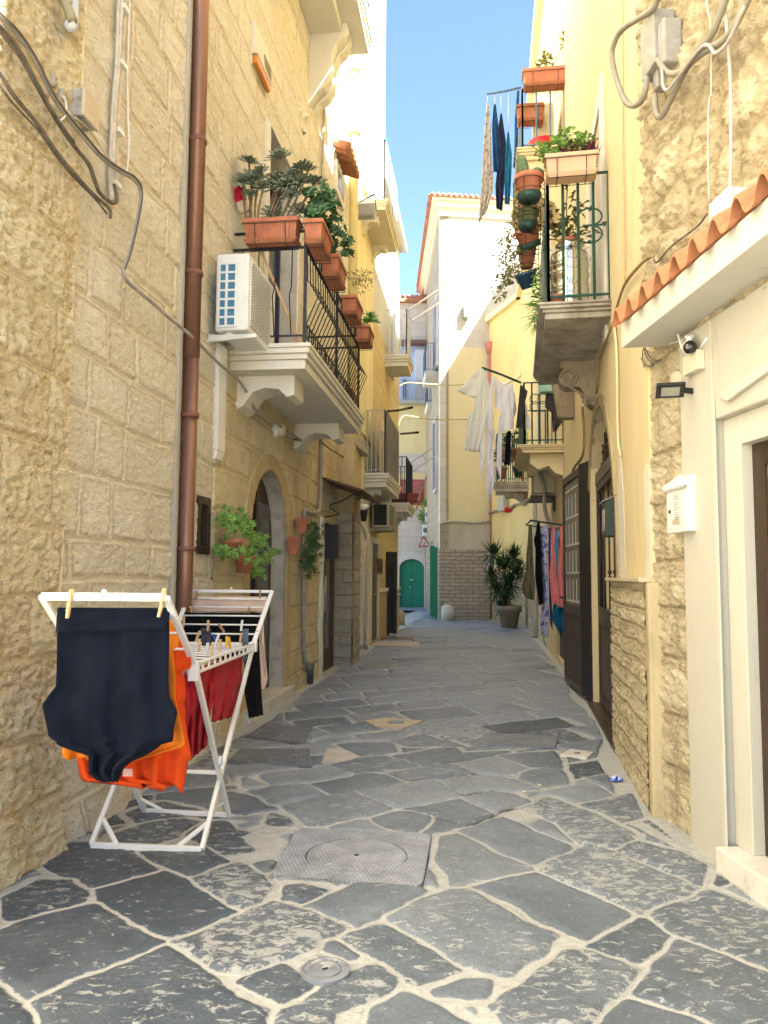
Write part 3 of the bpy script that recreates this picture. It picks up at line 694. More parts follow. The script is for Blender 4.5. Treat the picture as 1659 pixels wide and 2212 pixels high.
for k in range(2):
    a = LDu0+(LDu1-LDu0)*(0.08+0.46*k); b = LDu0+(LDu1-LDu0)*(0.46+0.46*k)
    for i in range(34):
        z = 0.15+i*(LDt-0.55)/34; mb.hexa([LW.W(a, z, 0.04), LW.W(b, z, 0.04), LW.W(b, z, 0.05), LW.W(a, z, 0.05), LW.W(a, z+0.05, 0.002), LW.W(b, z+0.05, 0.002), LW.W(b, z+0.05, 0.012), LW.W(a, z+0.05, 0.012)])
mb.build('louvres', M_WHTP, ld)
mb = MB(); q = [(LDu0-0.0, 0)]+arc(LDu0, LDu1, LDt-0.3, LDt)+[(LDu1, 0)]; ring(mb, LW, q, [(u+(u-(LDu0+LDu1)/2)*0.16, z+max(0, z-LDt+0.3)*0.4) for u, z in q], 0.03, 0.06)
mb.build('door_frame', M_WHTP, ld)
# ---- LEFT: far stone and plaster house to the end of the row
fh = empty('ochre_house', (-0.6, 20, 0), 'ochre stone house at the end of the left row with two grey balconies', 'house')
uE = su(LW, 858, 1100); uT = su(LW, 829, 300)
M_OCH = brick_mat('ochre_blocks', (0.62, 0.47, 0.22), (0.70, 0.56, 0.30), (0.50, 0.38, 0.18), LW.ang, 0.8, 0.36, 0.012, 0.5, 0.25)
bd_poly = rect(BDu0, BDu1, 0.05, BDt)
flat_wall('wall', LW, uY1, uE, 0, 7.4, M_OCH, fh, [bd_poly], off=0.03)
flat_wall('wall', LW, uY1, uT, 7.4, 17.0, P_WHITE, fh, [], off=0.03, depth=5)
flat_wall('wall', LW, uT, uE, 7.4, 11.3, P_WHITE, fh, [], off=0.03, depth=5)
mb = MB(); mb.wbox(LW, uY1, uE, 0, 7.38, -5, -0.28); mb.build('house_core', M_OCH, fh)
mb = MB(); mb.wbox(LW, uY1-0.3, uT+0.1, 17.0, 17.35, -5.2, 0.2); mb.build('cornice', P_WHITE, fh); mb = MB(); mb.wbox(LW, uT+.01, uE+0.1, 11.3, 11.5, -5.2, 0.25); mb.build('cornice', P_WHITE, fh)
mb = MB(); mb.wbox(LW, BDu0, BDu1, 0.05, BDt, -0.03, 0.015); bd = mb.build('door', mat('brown_wood_door', (0.12, 0.065, 0.035), 0.5, 0.2, 6), fh, bevel=0.004)
mb = MB(); mb.tube([LW.W(BDu0+0.3, 1.1, 0.01), LW.W(BDu0+0.3, 1.1, 0.09), LW.W(BDu0+0.16, 1.1, 0.09)], 0.018, 6); mb.build('handle', mat('brass', (0.7, 0.5, 0.2), 0.3, metal=1), bd)
mb = MB(); mb.wbox(LW, BDu0-0.12, BDu0, 0.05, BDt+0.12, 0.03, 0.06); mb.wbox(LW, BDu1, BDu1+0.12, 0.05, BDt+0.12, 0.03, 0.06); mb.wbox(LW, BDu0, BDu1, BDt, BDt+0.12, 0.03, 0.058); mb.build('door_frame', M_MARB, bd)
zL = sz(LW, 824, 1272); mb = MB(); mb.wbox(LW, BDu1+0.2, uE, zL-0.06, zL+0.02, 0.03, 0.11); mb.build('ledge', P_CREAM, fh)
mb = MB(); mb.wbox(LW, BDu1+0.2, uE, 0, zL-0.07, 0.03, 0.07); mb.build('plinth', plaster_mat('plinth_tan', (0.50, 0.38, 0.20), th=0.5, amt=0.5), fh)
# upper sunlit set-back block and its windows
for (x0, x1, zz0, zz1) in ((785, 798, 9.6, 12.0), (812, 822, 9.8, 12.4), (843, 848, 6.9, 9.2)):
    a = su(LW, x0, 500); b = su(LW, x1, 500); mb = MB(); mb.wbox(LW, a, b, zz0, zz1, 0.03, 0.10); wn = mb.build('window', M_MARB, fh)
    mb = MB(); mb.wbox(LW, a+0.12, b-0.12, zz0+0.1, zz1-0.12, 0.10, 0.11); mb.build('pane', mat('pale_shutter', (0.45, 0.47, 0.52), 0.5), wn)

# ---- END: wall with the green door
gb = empty('pale_stone_house', (0, 35.5, 0), 'pale stone house closing the alley with the arched green door and red shutters', 'house')
M_PALE = brick_mat('pale_blocks', (0.62, 0.54, 0.46), (0.70, 0.62, 0.52), (0.56, 0.48, 0.40), BK.ang, 0.75, 0.33, 0.012, 0.5, 0.1)
GDu0, GDu1, GDt = su(BK, 862.5, 1260), su(BK, 916.5, 1260), sz(BK, 889, 1207.5)
gp = archpoly(GDu0, GDu1, 0.12, GDt-0.42, GDt)
yz = lambda y: sz(BK, 890, y)
flat_wall('wall', BK, 0.0, 5.5, 0, yz(1100), M_PALE, gb, [gp])
flat_wall('upper_wall', BK, 0.0, 5.5, yz(1100), yz(872), plaster_mat('plaster_lemon', (0.80, 0.66, 0.34), th=0.66, amt=0.2), gb, [])
flat_wall('stone_band', BK, 0.0, 5.5, yz(1022), yz(980), M_PALE, gb, [], off=0.04, depth=0.035)
flat_wall('blue_wall', BK, 0.0, 5.5, yz(872), yz(745), P_BLUE, gb, [])
flat_wall('attic_wall', BK, 0.0, 5.5, yz(745), yz(655), M_PALE, gb, [])
mb = MB(); mb.wbox(BK, 0, 5.5, 0, yz(655), -6, -0.31); mb.build('house_core', P_CREAM, gb)
mb = MB(); mb.wbox(BK, -0.2, 5.6, yz(655), yz(645), -6, 0.25)
for i in range(26): mb.tube([BK.W(0.1+i*0.21, yz(645)+0.02, 0.3), BK.W(0.1+i*0.21, yz(645)+0.5, -1.0)], 0.07, 8)
mb.build('roof', M_TERRAD, gb)
mb = MB(); polyprism(mb, BK, gp, -0.2, -0.14); gd = mb.build('green_door', mat('green_paint', (0.012, 0.22, 0.13), 0.4, 0.15, 3, dirt=((0.25, 0.42, 0.35), 5, 0.70)), gb)
mb = MB(); mb.wbox(BK, (GDu0+GDu1)/2-0.012, (GDu0+GDu1)/2+0.012, 0.12, GDt-0.02, -0.14, -0.13); mb.build('door_seam', mat('green_dark', (0.006, 0.11, 0.07), 0.5), gd)
mb = MB(); cc = BK.W((GDu0+GDu1)/2+0.02, yz(1253), -0.10); mb.ball(cc, 0.07, 8, 1.4, 1, .7); mb.ball(cc-Vector((0.08, 0, 0.32)), 0.05, 8, 1, 1, 1); mb.build('knob', mat('steel', (0.6, 0.6, 0.6), 0.3, metal=0.9), gd)
mb = MB(); q = [(GDu0, 0.12)]+arc(GDu0, GDu1, GDt-0.42, GDt)+[(GDu1, 0.12)]; c0 = (GDu0+GDu1)/2; ring(mb, BK, q, [(u+math.copysign(0.30, u-c0) if z < GDt-0.42 else c0+(u-c0)*1.54, z+max(0, z-GDt+0.42)*0.75) for u, z in q], 0.0, 0.06); mb.build('door_surround', mat('surround', (0.66, 0.60, 0.53), 0.8, 0.08, 4), gb)
mb = MB(); mb.wbox(BK, GDu0-0.4, GDu1+0.3, 0, 0.12, -0.2, 0.5); mb.wbox(BK, GDu1-0.25, GDu1+0.75, 0, 0.08, 0.5, 1.6); mb.build('step', mat('blue_stone_step', (0.30, 0.33, 0.38), 0.7), gb)
RSu0, RSu1 = su(BK, 864, 1060), su(BK, 916, 1060)
mb = MB(); mb.wbox(BK, RSu0, RSu1, yz(1091), yz(1036), 0, 0.06); rs_ = mb.build('red_shutter', mat('red_wood', (0.42, 0.10, 0.07), 0.5), gb)
mb = MB()
for i in range(22):
    z = yz(1089)+i*(yz(1042)-yz(1089))/22
    mb.hexa([BK.W(RSu0+.1, z, 0.10), BK.W(RSu1-.12, z, 0.10), BK.W(RSu1-.12, z, 0.11), BK.W(RSu0+.1, z, 0.11), BK.W(RSu0+.1, z+0.05, 0.065), BK.W(RSu1-.12, z+0.05, 0.065), BK.W(RSu1-.12, z+.05, 0.075), BK.W(RSu0+.1, z+.05, 0.075)])
mb.build('louvres', mat('red_slat', (0.58, 0.22, 0.17), 0.5), rs_)
# blue shuttered window, pale column and dark fascia at the top end
mb = MB(); mb.wbox(BK, su(BK, 869, 850), su(BK, 878, 850), yz(867), yz(820), 0, 0.08); mb.build('blue_shutter', mat('navy_shutter', (0.05, 0.07, 0.16), 0.5), gb)
mb = MB(); mb.wbox(BK, su(BK, 896, 850), su(BK, 925, 850), yz(868), yz(762), 0.0, 0.5); mb.build('bay', plaster_mat('bay_grey', (0.62, 0.62, 0.64), th=0.7, amt=0.2), gb)
mb = MB(); mb.wbox(BK, su(BK, 862, 760), su(BK, 925, 760), yz(748), yz(742), 0.0, 0.6); mb.build('fascia', mat('brown_fascia', (0.2, 0.12, 0.09), 0.6), gb)

# ---- END: tall corner house
th = empty('corner_house', (2.8, 30, 0), 'tall pale corner house with rough brick base and tiled eave at the alley end', 'house')
yf = lambda y: sz(FF, 1000, y)
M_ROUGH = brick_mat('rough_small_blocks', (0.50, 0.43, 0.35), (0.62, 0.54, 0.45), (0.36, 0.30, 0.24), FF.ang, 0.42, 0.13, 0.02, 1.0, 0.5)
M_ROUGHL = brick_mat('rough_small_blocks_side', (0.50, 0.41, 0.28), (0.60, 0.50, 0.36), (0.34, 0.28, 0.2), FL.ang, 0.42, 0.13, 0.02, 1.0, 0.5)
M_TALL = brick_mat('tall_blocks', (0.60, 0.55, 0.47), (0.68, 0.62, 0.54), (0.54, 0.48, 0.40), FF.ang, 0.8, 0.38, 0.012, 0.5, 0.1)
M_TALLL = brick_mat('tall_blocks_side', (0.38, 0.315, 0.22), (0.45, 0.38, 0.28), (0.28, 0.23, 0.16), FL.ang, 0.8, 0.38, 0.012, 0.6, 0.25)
Lf = FF.L
flat_wall('rough_base', FF, 0, Lf+0.05, -0.05, yf(1187), M_ROUGH, th, [], off=0.03)
flat_wall('cement_band', FF, 0, Lf+0.05, yf(1187), yf(1130), plaster_mat('old_cement', (0.55, 0.51, 0.42), th=0.5, amt=0.4), th, [])
flat_wall('yellow_panel', FF, 0.28, Lf+0.05, yf(1130), yf(750), plaster_mat('yellow_panel', (0.76, 0.66, 0.40), th=0.7, amt=0.15, var=0.03), th, [])
flat_wall('quoin_strip', FF, 0, 0.28, yf(1130), yf(750), M_TALL, th, [], off=0.02)
flat_wall('upper_wall', FF, 0, Lf+1.6, yf(750), yf(470), M_TALL, th, [])
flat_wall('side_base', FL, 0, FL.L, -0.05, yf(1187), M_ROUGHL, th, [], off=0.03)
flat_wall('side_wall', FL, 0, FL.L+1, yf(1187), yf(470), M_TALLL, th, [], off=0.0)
mb = MB(); p = [FF.W(0.02, 0, -0.3), FF.W(Lf+1.5, 0, -0.3), FF.W(Lf+1.5, 0, -9), FF.W(0.1, 0, -9)]; p = [Vector((2.30, 27.2, -.05)), FF.W(Lf+1.5, -0.05, -0.32), Vector((5.3, 35.6, -.05)), Vector((2.24, 35.6, -.05))]
mb.prism(p, (0, 0, yf(472)+0.05)); mb.build('house_core', P_CREAM, th)
mb = MB()
for k, (a, b, o_) in enumerate(((470, 455, 0.10), (455, 443, 0.22), (443, 438, 0.34))):
    z0, z1 = yf(a), yf(b)
    q = [FF.W(-o_, z0, o_), FF.W(Lf+1.6, z0, o_), Vector((5.4, 35.7, z0)), Vector((1.89-o_, 35.7, z0))]; mb.prism(q, (0, 0, z1-z0-0.002))
mb.build('cornice', P_CREAM, th)
mb = MB(); z0 = yf(438)
mb.prism([FF.W(-0.42, z0, 0.42), FF.W(Lf+1.7, z0, 0.42), Vector((5.5, 35.8, z0)), Vector((1.47, 35.8, z0))], (0, 0, 0.05))
for i in range(int((Lf+2)/0.2)): mb.tube([FF.W(-0.35+i*0.2, z0+0.06, 0.46), FF.W(-0.35+i*0.2, z0+0.10, -0.6)], 0.055, 8)
for i in range(44): mb.tube([FL.W(i*0.2-.3, z0+0.06, 0.46), FL.W(i*.2-.3, z0+0.10, -0.6)], 0.055, 8)
mb.build('roof', M_TERRAD, th)
# tall thin side windows with shutters, side green door, red shutter
for (x0, x1, y0, y1) in ((942, 949, 655, 800), (942, 947, 905, 1062)):
    mb = MB(); a, b = su(FL, x1, 900), su(FL, x0, 900); zz0, zz1 = sz(FL, 945, y1), sz(FL, 945, y0)
    mb.wbox(FL, a, b, zz0, zz1, 0.0, 0.12); wn = mb.build('window', M_MARB, th)
    mb = MB(); mb.wbox(FL, a+0.15, b-0.15, zz0+0.1, zz1-0.15, 0.12, 0.14); mb.build('shutter', mat('violet_shutter', (0.06, 0.05, 0.14), 0.5), wn)
a, b = su(FL, 947, 1250), su(FL, 938, 1250); mb = MB(); mb.wbox(FL, a, b, 0.05, 2.55, 0.04, 0.12); sd_ = mb.build('side_door', mat('green_paint_bright', (0.015, 0.25, 0.10), 0.4, 0.15, 3), th)
mb = MB(); q = FL.W(a+0.05, 0.05, 0.12); mb.box(q+Vector((-0.09, 0.05, 1.3)), 0.18, 0.05, 2.5); mb.build('door_leaf', mat('green_paint', (0.012, 0.22, 0.13), 0.4), sd_)

mb = MB(); ul_ = su(FF, 1005, 670); mb.wbox(FF, ul_-.1, ul_+.1, yf(690), yf(660), 0.02, .28); wn = mb.build('window', mat('lantern_frame', (0.25, 0.24, 0.20), .5), th, bevel=.01); mb = MB(); mb.wbox(FF, ul_-.07, ul_+.07, yf(688), yf(663), .281, .286); mb.build('pane', mat('lantern_pane', (0.5, 0.48, 0.38), .3), wn)

# ---- RIGHT: low yellow house in front of the corner house
ly = empty('low_yellow_house', (5.5, 23, 0), 'lower yellow house with terrace behind the palm on the right', 'house')
zt = 10.6
P_YEL3 = plaster_mat('plaster_warm_yellow', (0.82, 0.62, 0.26), th=0.62, amt=0.3)
for nm, W_, L_ in (('wall', RC, RC.L), ('wall', RD, RD.L)): flat_wall(nm, W_, 0, L_, 0, zt, P_YEL3, ly, [])
mb = MB(); q = [RC.W(0, 0, -0.31), RC.W(RC.L, 0, -0.31), RD.W(RD.L, 0, -0.31), Vector((12, 27, 0)), Vector((12, 19.8, 0))]; mb.prism(q, (0, 0, zt-0.02)); mb.build('house_core', P_YEL2, ly)
mb = MB()
for W_ in (RC, RD): mb.wbox(W_, -0.1, W_.L+0.1, zt, zt+0.2, -0.5, 0.15)
mb.wbox(RD, 0, RD.L, zt-2.6, zt-2.5, 0, 0.05); mb.build('cornice', P_YEL2, ly)
mb = MB(); mb.hexa([Vector(p) for p in ((5.6, 21, zt), (11.5, 21, zt), (11.5, 26, zt), (5.6, 26, zt), (5.6, 21, 14.6), (11.5, 21, 14.6), (11.5, 26, 14.6), (5.6, 26, 14.6))]); mb.build('rear_shade_block', P_YEL2, ly)  # unseen rear block, added to cast shade on the corner house
mb = MB(); mb.wbox(RC, 0, RC.L, -0.02, 1.6, 0, 0.03); mb.wbox(RD, 0.0, RD.L-0.3, -0.02, 1.6, 0, 0.035); mb.build('plinth', brick_mat('dark_plinth', (0.44, 0.35, 0.20), (0.54, 0.44, 0.27), (0.30, 0.24, 0.14), RD.ang, 0.45, 0.2, 0.01, 0.5), ly)

# ---- RIGHT: tall yellow house with doors and balconies
yh = empty('tall_yellow_house', (3.2, 11, 0), 'tall yellow plastered house on the right with arched brown door and stone plinth', 'house')
HR = 13.8
ADu0, ADu1 = su(RA, 1337, 1300), su(RA, 1274, 1300)
ADt = sz(RA, 1303, 862)
ad_poly = archpoly(ADu0, ADu1, 0.02, ADt-(ADu1-ADu0)*0.62, ADt)
UWu1, UWz = RA.px(1267, 180); 
uw0 = su(RA, 1300, 300); uwz = sz(RA, 1292, 180)
uW = rect(su(RA, 1310, 600), RA.L-0.02, 3.75, sz(RA, 1270, 250))
flat_wall('wall', RA, 0, RA.L, 0, 7.0, P_YEL, yh, [ad_poly], off=0.0)
flat_wall('wall', RA, 0, RA.L, 7.0, HR-.6, P_YEL, yh, [], off=0.0)
CDu0, CDu1 = su(RB, 1221, 1400), su(RB, 1203, 1400)
flat_wall('wall', RB, 0, RB.L, 0, HR, P_YEL, yh, [rect(CDu0, CDu1, 0.1, 2.2)], off=0.0)
mb = MB(); q = [RA.W(0, 0, -0.31), RA.W(RA.L, 0, -0.31), RB.W(RB.L, 0, -0.31), Vector((9.5, 19.8, 0)), Vector((9.5, 5.0, 0))]; mb.prism(q, (0, 0, HR-0.62)); mb.prism([RB.W(.01, 0, -.31), RB.W(RB.L-.01, 0, -.31), Vector((9.4, 19.7, 0)), Vector((9.4, 9.2, 0))], (0, 0, HR-.02)); mb.build('house_core', P_YEL, yh)
mb = MB(); mb.wbox(RA, 0, RA.L, HR-.6, HR-.3, -0.5, 0.2); mb.wbox(RA, RA.L-.3, RA.L, HR-.3, HR+.3, -.5, .1); mb.wbox(RB, 0, RB.L+0.1, HR, HR+0.35, -0.5, 0.16); mb.build('cornice', P_YEL, yh)
# stone plinth in cut blocks
PLz = sz(RA, 1380, 1257); PLu1 = su(RA, 1331, 1400)
mb = MB(); mb.wbox(RA, 0.004, PLu1-0.004, -0.05, PLz, -0.02, 0.035); mb.build('plinth_core', mat('plinth_core', (0.45, 0.37, 0.23)), yh)
mb = MB(); mb.wbox(RA, -0.07, 0.05, -0.05, PLz-.002, -0.1, 0.04); mb.build('cement_edge', plaster_mat('cement_edge', (0.56, 0.46, 0.28), th=0.45, amt=0.6), yh, bevel=0.015)
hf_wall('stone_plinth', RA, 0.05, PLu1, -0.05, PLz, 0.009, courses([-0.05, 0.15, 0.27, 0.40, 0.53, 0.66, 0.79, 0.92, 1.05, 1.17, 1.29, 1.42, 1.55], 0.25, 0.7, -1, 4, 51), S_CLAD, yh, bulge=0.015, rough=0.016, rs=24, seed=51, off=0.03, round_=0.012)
mb = MB(); mb.wbox(RA, -0.005, PLu1+0.03, PLz, PLz+0.03, 0, 0.085); mb.build('plinth_ledge', plaster_mat('ledge_stone', (0.55, 0.47, 0.32)), yh, bevel=0.005)
# flaking white primer patches on the yellow plaster
def patch(pts, W_, name, m_, par, o1=0.003):
    mb = MB(); poly = [(max(u_, .02), z_) for u_, z_ in (W_.px(x, y) for x, y in pts)]; polyprism(mb, W_, poly, 0.0, o1); return mb.build(name, m_, par)
M_PRIM = plaster_mat('white_primer', (0.74, 0.70, 0.60), th=0.7, amt=0.3)
patch([(1391,1020),(1397,1000),(1404,1010),(1410,1005),(1416,1040),(1424,1100),(1428,1180),(1429,1254),(1394,1252),(1398,1180),(1393,1100)], RA, 'primer_patch', M_PRIM, yh)
patch([(1338,985),(1342,985),(1348,1080),(1350,1180),(1352,1250),(1334,1250),(1335,1100)], RA, 'primer_patch', M_PRIM, yh)
# arched door: reveal, transom, grille, leaf
mb = MB(); mb.wbox(RA, ADu0-0.05, ADu1+0.05, 0.0, ADt+0.1, -0.32, -0.29); ad = mb.build('arched_door', mat('door_black', (0.02, 0.014, 0.012), 0.4), yh)
ATz = sz(RA, 1335, 940)
mb = MB(); mb.wbox(RA, ADu0, ADu1, ATz-0.14, ATz, -0.2, -0.05); mb.build('transom', mat('brown_bar', (0.10, 0.065, 0.05), 0.4), ad)
mb = MB()
n = 15
for i in range(n):
    u = ADu0+(ADu1-ADu0)*(i+0.5)/n; x_ = (i+0.5)/n*2-1; zt_ = ADt-(ADu1-ADu0)*0.62+(ADu1-ADu0)*0.62*math.sqrt(max(0, 1-x_*x_))
    if zt_ > ATz: mb.tube([RA.W(u, ATz, -0.12), RA.W(u, zt_, -0.12)], 0.011, 6)
    for z_ in (ATz+0.22, ATz+0.30):
        if z_ < zt_ and i % 2: mb.ball(RA.W(u, z_, -0.12), 0.022, 6)
mb.wbox(RA, ADu0+.02, ADu1-.02, ATz-.004, ATz+.02, -.13, -.11); mb.build('fanlight_grille', M_BRN, ad)
mid = su(RA, 1297, 1300, -.09)
mb = MB()
for a, b, c_, d_ in ((ADu0+.01, ADu0+.07, 0.05, ATz-.14), (mid-.06, mid, 0.05, ATz-.14), (ADu0+.07, mid-.06, 0.05, 0.14), (ADu0+.07, mid-.06, 0.98, 1.16), (ADu0+.07, mid-.06, ATz-.22, ATz-.14)): mb.wbox(RA, a, b, c_, d_, -0.12, -0.06)
lf = mb.build('door_leaf', M_BRN, ad, bevel=0.004)
mb = MB(); mb.wbox(RA, ADu0+.07, mid-.06, 0.14, 0.98, -0.10, -0.085)
for i in range(10): u = ADu0+.08+(mid-ADu0-.15)*i/9; mb.wbox(RA, u-.012, u+.012, 0.14, 0.98, -0.085, -0.078)
mb.build('lower_panel', mat('brown_panel', (0.055, 0.038, 0.030), 0.45), lf)
mb = MB()
for i in range(6):
    u = ADu0+.09+(mid-ADu0-.17)*i/5; mb.tube([RA.W(u, 1.16, -0.09), RA.W(u, ATz-.22, -0.09)], 0.011, 6)
    for z_ in ((1.5, 1.56) if i < 4 else ()) + ((2.0, 2.06) if i % 2 == 0 else ()) + ((2.35,) if i == 2 else ()): mb.ball(RA.W(u, z_, -0.09), 0.024, 6)
mb.build('grille', M_BRN, lf)
mb = MB(); mb.wbox(RA, mid, ADu1, 0, ATz-.14, -0.28, -0.26); mb.build('inner_jamb', plaster_mat('ochre_jamb', (0.42, 0.30, 0.10), th=0.4, amt=0.6), ad)
mb = MB(); mb.wbox(RA, ADu0-0.02, ADu1+0.02, -0.04, 0.045, -0.3, 0.06); mb.build('threshold', M_BRN, ad, bevel=0.005)
mb = MB(); cn = arc(ADu0, ADu1, ADt-(ADu1-ADu0)*0.62, ADt); q = [(ADu0, 0.0)]+cn+[(ADu1, 0.0)]; c0 = (ADu0+ADu1)/2
ring(mb, RA, q, [(u+math.copysign(0.10, u-c0) if abs(u-c0) > 0.02 else u, z+max(0, z-ADt+0.7)*0.16) for u, z in q], -0.02, 0.022); mb.build('door_surround', plaster_mat('surround_cement', (0.42, 0.34, 0.20), th=0.4, amt=0.6), yh, bevel=0.005)
# cellar door under the washing
mb = MB(); mb.wbox(RB, CDu0, CDu1, 0.1, 2.2, -0.12, -0.06)
for i in range(8): u = CDu0+(CDu1-CDu0)*(i+.5)/8; mb.wbox(RB, u-.02, u+.02, 0.1, 2.2, -0.06, -0.045)
mb.build('plank_door', mat('grey_brown_door', (0.14, 0.11, 0.08), 0.6, 0.2, 5), yh)
# upper marble window slot seen edge on
UVu0, UVu1 = su(RA, 1310, 500), su(RA, 1272, 500)
zb = 3.75; ztp = sz(RA, 1300, 180)
mb = MB(); mb.wbox(RA, UVu0, UVu0+0.22, zb, ztp, 0, 0.03); mb.wbox(RA, UVu1-0.2, UVu1, zb, ztp, 0, 0.03); mb.wbox(RA, UVu0+.22, UVu1-.2, ztp-0.2, ztp, 0, 0.03); uwn = mb.build('french_window', M_MARB, yh, bevel=0.004)
mb = MB(); mb.wbox(RA, UVu0+.22, UVu1-.2, zb, ztp-.2, 0.0, 0.008); mb.build('shutter', mat('beige_shutter', (0.50, 0.42, 0.30), 0.6, 0.2, 10, stretch=(1, 1, .2)), uwn)

# ---- RIGHT NEAR: rubble stone house with the white ground floor
st = empty('rubble_house', (2.6, 2, 0), 'rough rubble stone house on the near right with white ground floor and tiled eave', 'house')
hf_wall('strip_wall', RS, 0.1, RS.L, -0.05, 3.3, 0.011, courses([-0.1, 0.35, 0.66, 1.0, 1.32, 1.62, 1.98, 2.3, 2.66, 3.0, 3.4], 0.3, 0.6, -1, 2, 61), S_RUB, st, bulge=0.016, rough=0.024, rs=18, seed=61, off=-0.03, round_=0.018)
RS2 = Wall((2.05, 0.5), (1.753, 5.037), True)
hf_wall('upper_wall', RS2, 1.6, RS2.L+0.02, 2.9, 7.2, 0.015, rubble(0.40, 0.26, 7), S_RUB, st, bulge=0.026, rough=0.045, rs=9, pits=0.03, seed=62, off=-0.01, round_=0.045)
mb = MB(); mb.wbox(RS2, 1.9, RS2.L-0.02, -0.1, 13.5, -5, -0.12); mb.wbox(RS2, -1.1, 1.899, -0.1, 12.6, -5, -0.121); mb.wbox(RS2, -3.2, -1.101, -.1, 7.8, -5, -.12); mb.wbox(RS2, -1.1, 1.6, 2.9, 12.6, -0.12, 0.0); mb.wbox(RS2, -3.2, -1.1, 2.9, 7.8, -0.12, 0.0); mb.wbox(RS2, 1.6, RS2.L-0.01, 7.2, 13.5, -0.12, -0.01); mb.build('house_core', plaster_mat('rub_plain', (0.45, 0.37, 0.23)), st)  # unseen heights step down behind the camera, shaped to let sun bounce in
# white ground floor
WG = Wall((2.30, -2.0), (1.795, 4.52), True)
uJ = su(WG, 1571, 1500); uC = WG.L
wz = 2.93
dj0 = su(WG, 1614, 1500)
mb = MB(); mb.wbox(WG, uJ, uC, -0.05, wz, -0.25, 0.035)
mb.wbox(WG, 4.2, uJ-0.001, 2.36, wz, -0.25, 0.033)
mb.wbox(WG, 0.2, 3.9, -0.05, wz, -0.25, 0.03)
mb.build('white_wall', plaster_mat('wall_cream_white', (0.50, 0.475, 0.405), stain=(0.50, 0.42, 0.29), th=0.55, amt=0.4, var=0.04), st, bevel=0.012)
mb = MB(); mb.wbox(WG, uJ-0.17, uJ-0.002, 0.12, 2.36, -0.25, -0.02); mb.wbox(WG, 3.9, uJ-0.17, 2.20, 2.36, -0.25, -0.022)
hp_ = [WG.px(x, y, .04) for x, y in ((1556,854),(1574,846),(1659,780),(1720,733),(1720,765),(1659,808),(1577,867))]; polyprism(mb, WG, hp_, .034, .062); ue_ = WG.px(1556, 1300, .04)[0]; mb.wbox(WG, uJ+.002, ue_, -.05, hp_[0][1], .034, .044)
hood = [(uJ+0.02, 2.30), (uJ-0.20, 2.40), (uJ-0.6, 2.50), (uJ-1.1, 2.56)]
0 and ring(mb, WG, hood, [(u, z+0.09) for u, z in hood], 0.034, 0.065)
0 and ring(mb, WG, [(u-.02, z-.14) for u, z in hood], [(u-.02, z-.05) for u, z in hood], 0.034, 0.050)
mb.build('door_reveal', plaster_mat('reveal_white', (0.54, 0.52, 0.44), th=0.62, amt=0.2, var=0.03), st, bevel=0.006)
mb = MB(); mb.wbox(WG, uJ-0.27, uJ-0.17, 0.12, 2.20, -0.2, -0.08); mb.wbox(WG, 3.9, uJ-0.27, 2.08, 2.20, -0.2, -0.081); wd = mb.build('street_door', mat('door_brown', (0.040, 0.022, 0.011), 0.35), st, bevel=0.005)
mb = MB(); mb.wbox(WG, 3.9, uJ-0.27, 0.12, 2.08, -0.2, -0.16); mb.build('panel', mat('door_dark', (0.012, 0.007, 0.004), 0.3), wd)
mb = MB(); mb.wbox(WG, 3.9, uJ-0.02, -0.03, 0.12, -0.25, 0.10); mb.build('sill', M_MARB, st, bevel=0.008)
# tiled eave
EVz = RS2.perp(1342, 753, su(RS2, 1440, 740))[1]; EVu1 = su(RS2, 1440, 740); EVo = RS2.perp(1342, 753, EVu1)[0]
mb = MB(); zf = 0.15
P_ = RS2.W
mb.hexa([P_(1.2, EVz+.03, -0.1), P_(EVu1, EVz+.03, -0.1), P_(EVu1, EVz, EVo), P_(1.2, EVz, EVo), P_(1.2, EVz+.32, -0.1), P_(EVu1, EVz+.32, -0.1), P_(EVu1, EVz+zf, EVo), P_(1.2, EVz+zf, EVo)])
ev = mb.build('eave', P_WHITE, st, bevel=0.006)
mb = MB()
tp = 0.205; u = EVu1+0.02
slope = 0.18/EVo
while u > 1.3:
    prof = []
    for i in range(13):     # one roman tile: pan then barrel
        s = i/12; uu = u-s*tp
        zz = 0.095*math.sin(math.pi*min(1, s/0.62)) if s < 0.62 else -0.012*math.sin(math.pi*(s-0.62)/0.38)
        prof.append((uu, zz))
    for k, (o0, o1, dz) in enumerate(((EVo+0.05, 0.10, 0.0), (0.16, -0.1, 0.02))):
        vs = []
        for uu, zz in prof:
            for oo in (o0, o1):
                zb_ = EVz+zf+0.012+(EVo-oo)*slope*1.0+dz
                vs += [P_(uu, zb_+zz, oo), P_(uu, zb_+zz+0.014, oo)]
        fs = []
        for i in range(12):
            b = i*4; fs += [(b+1, b+3, b+7, b+5), (b, b+4, b+6, b+2), (b, b+1, b+5, b+4), (b+2, b+6, b+7, b+3)]
        fs += [(0, 2, 3, 1), (48, 49, 51, 50)]
        mb.add(vs, fs, False)
    u -= tp
mb.build('roof_tiles', mat('roof_clay', (0.50, 0.21, 0.10), 0.8, 0.25, 10, bump=0.3, dirt=((0.30, 0.13, 0.07), 6, 0.6)), ev)
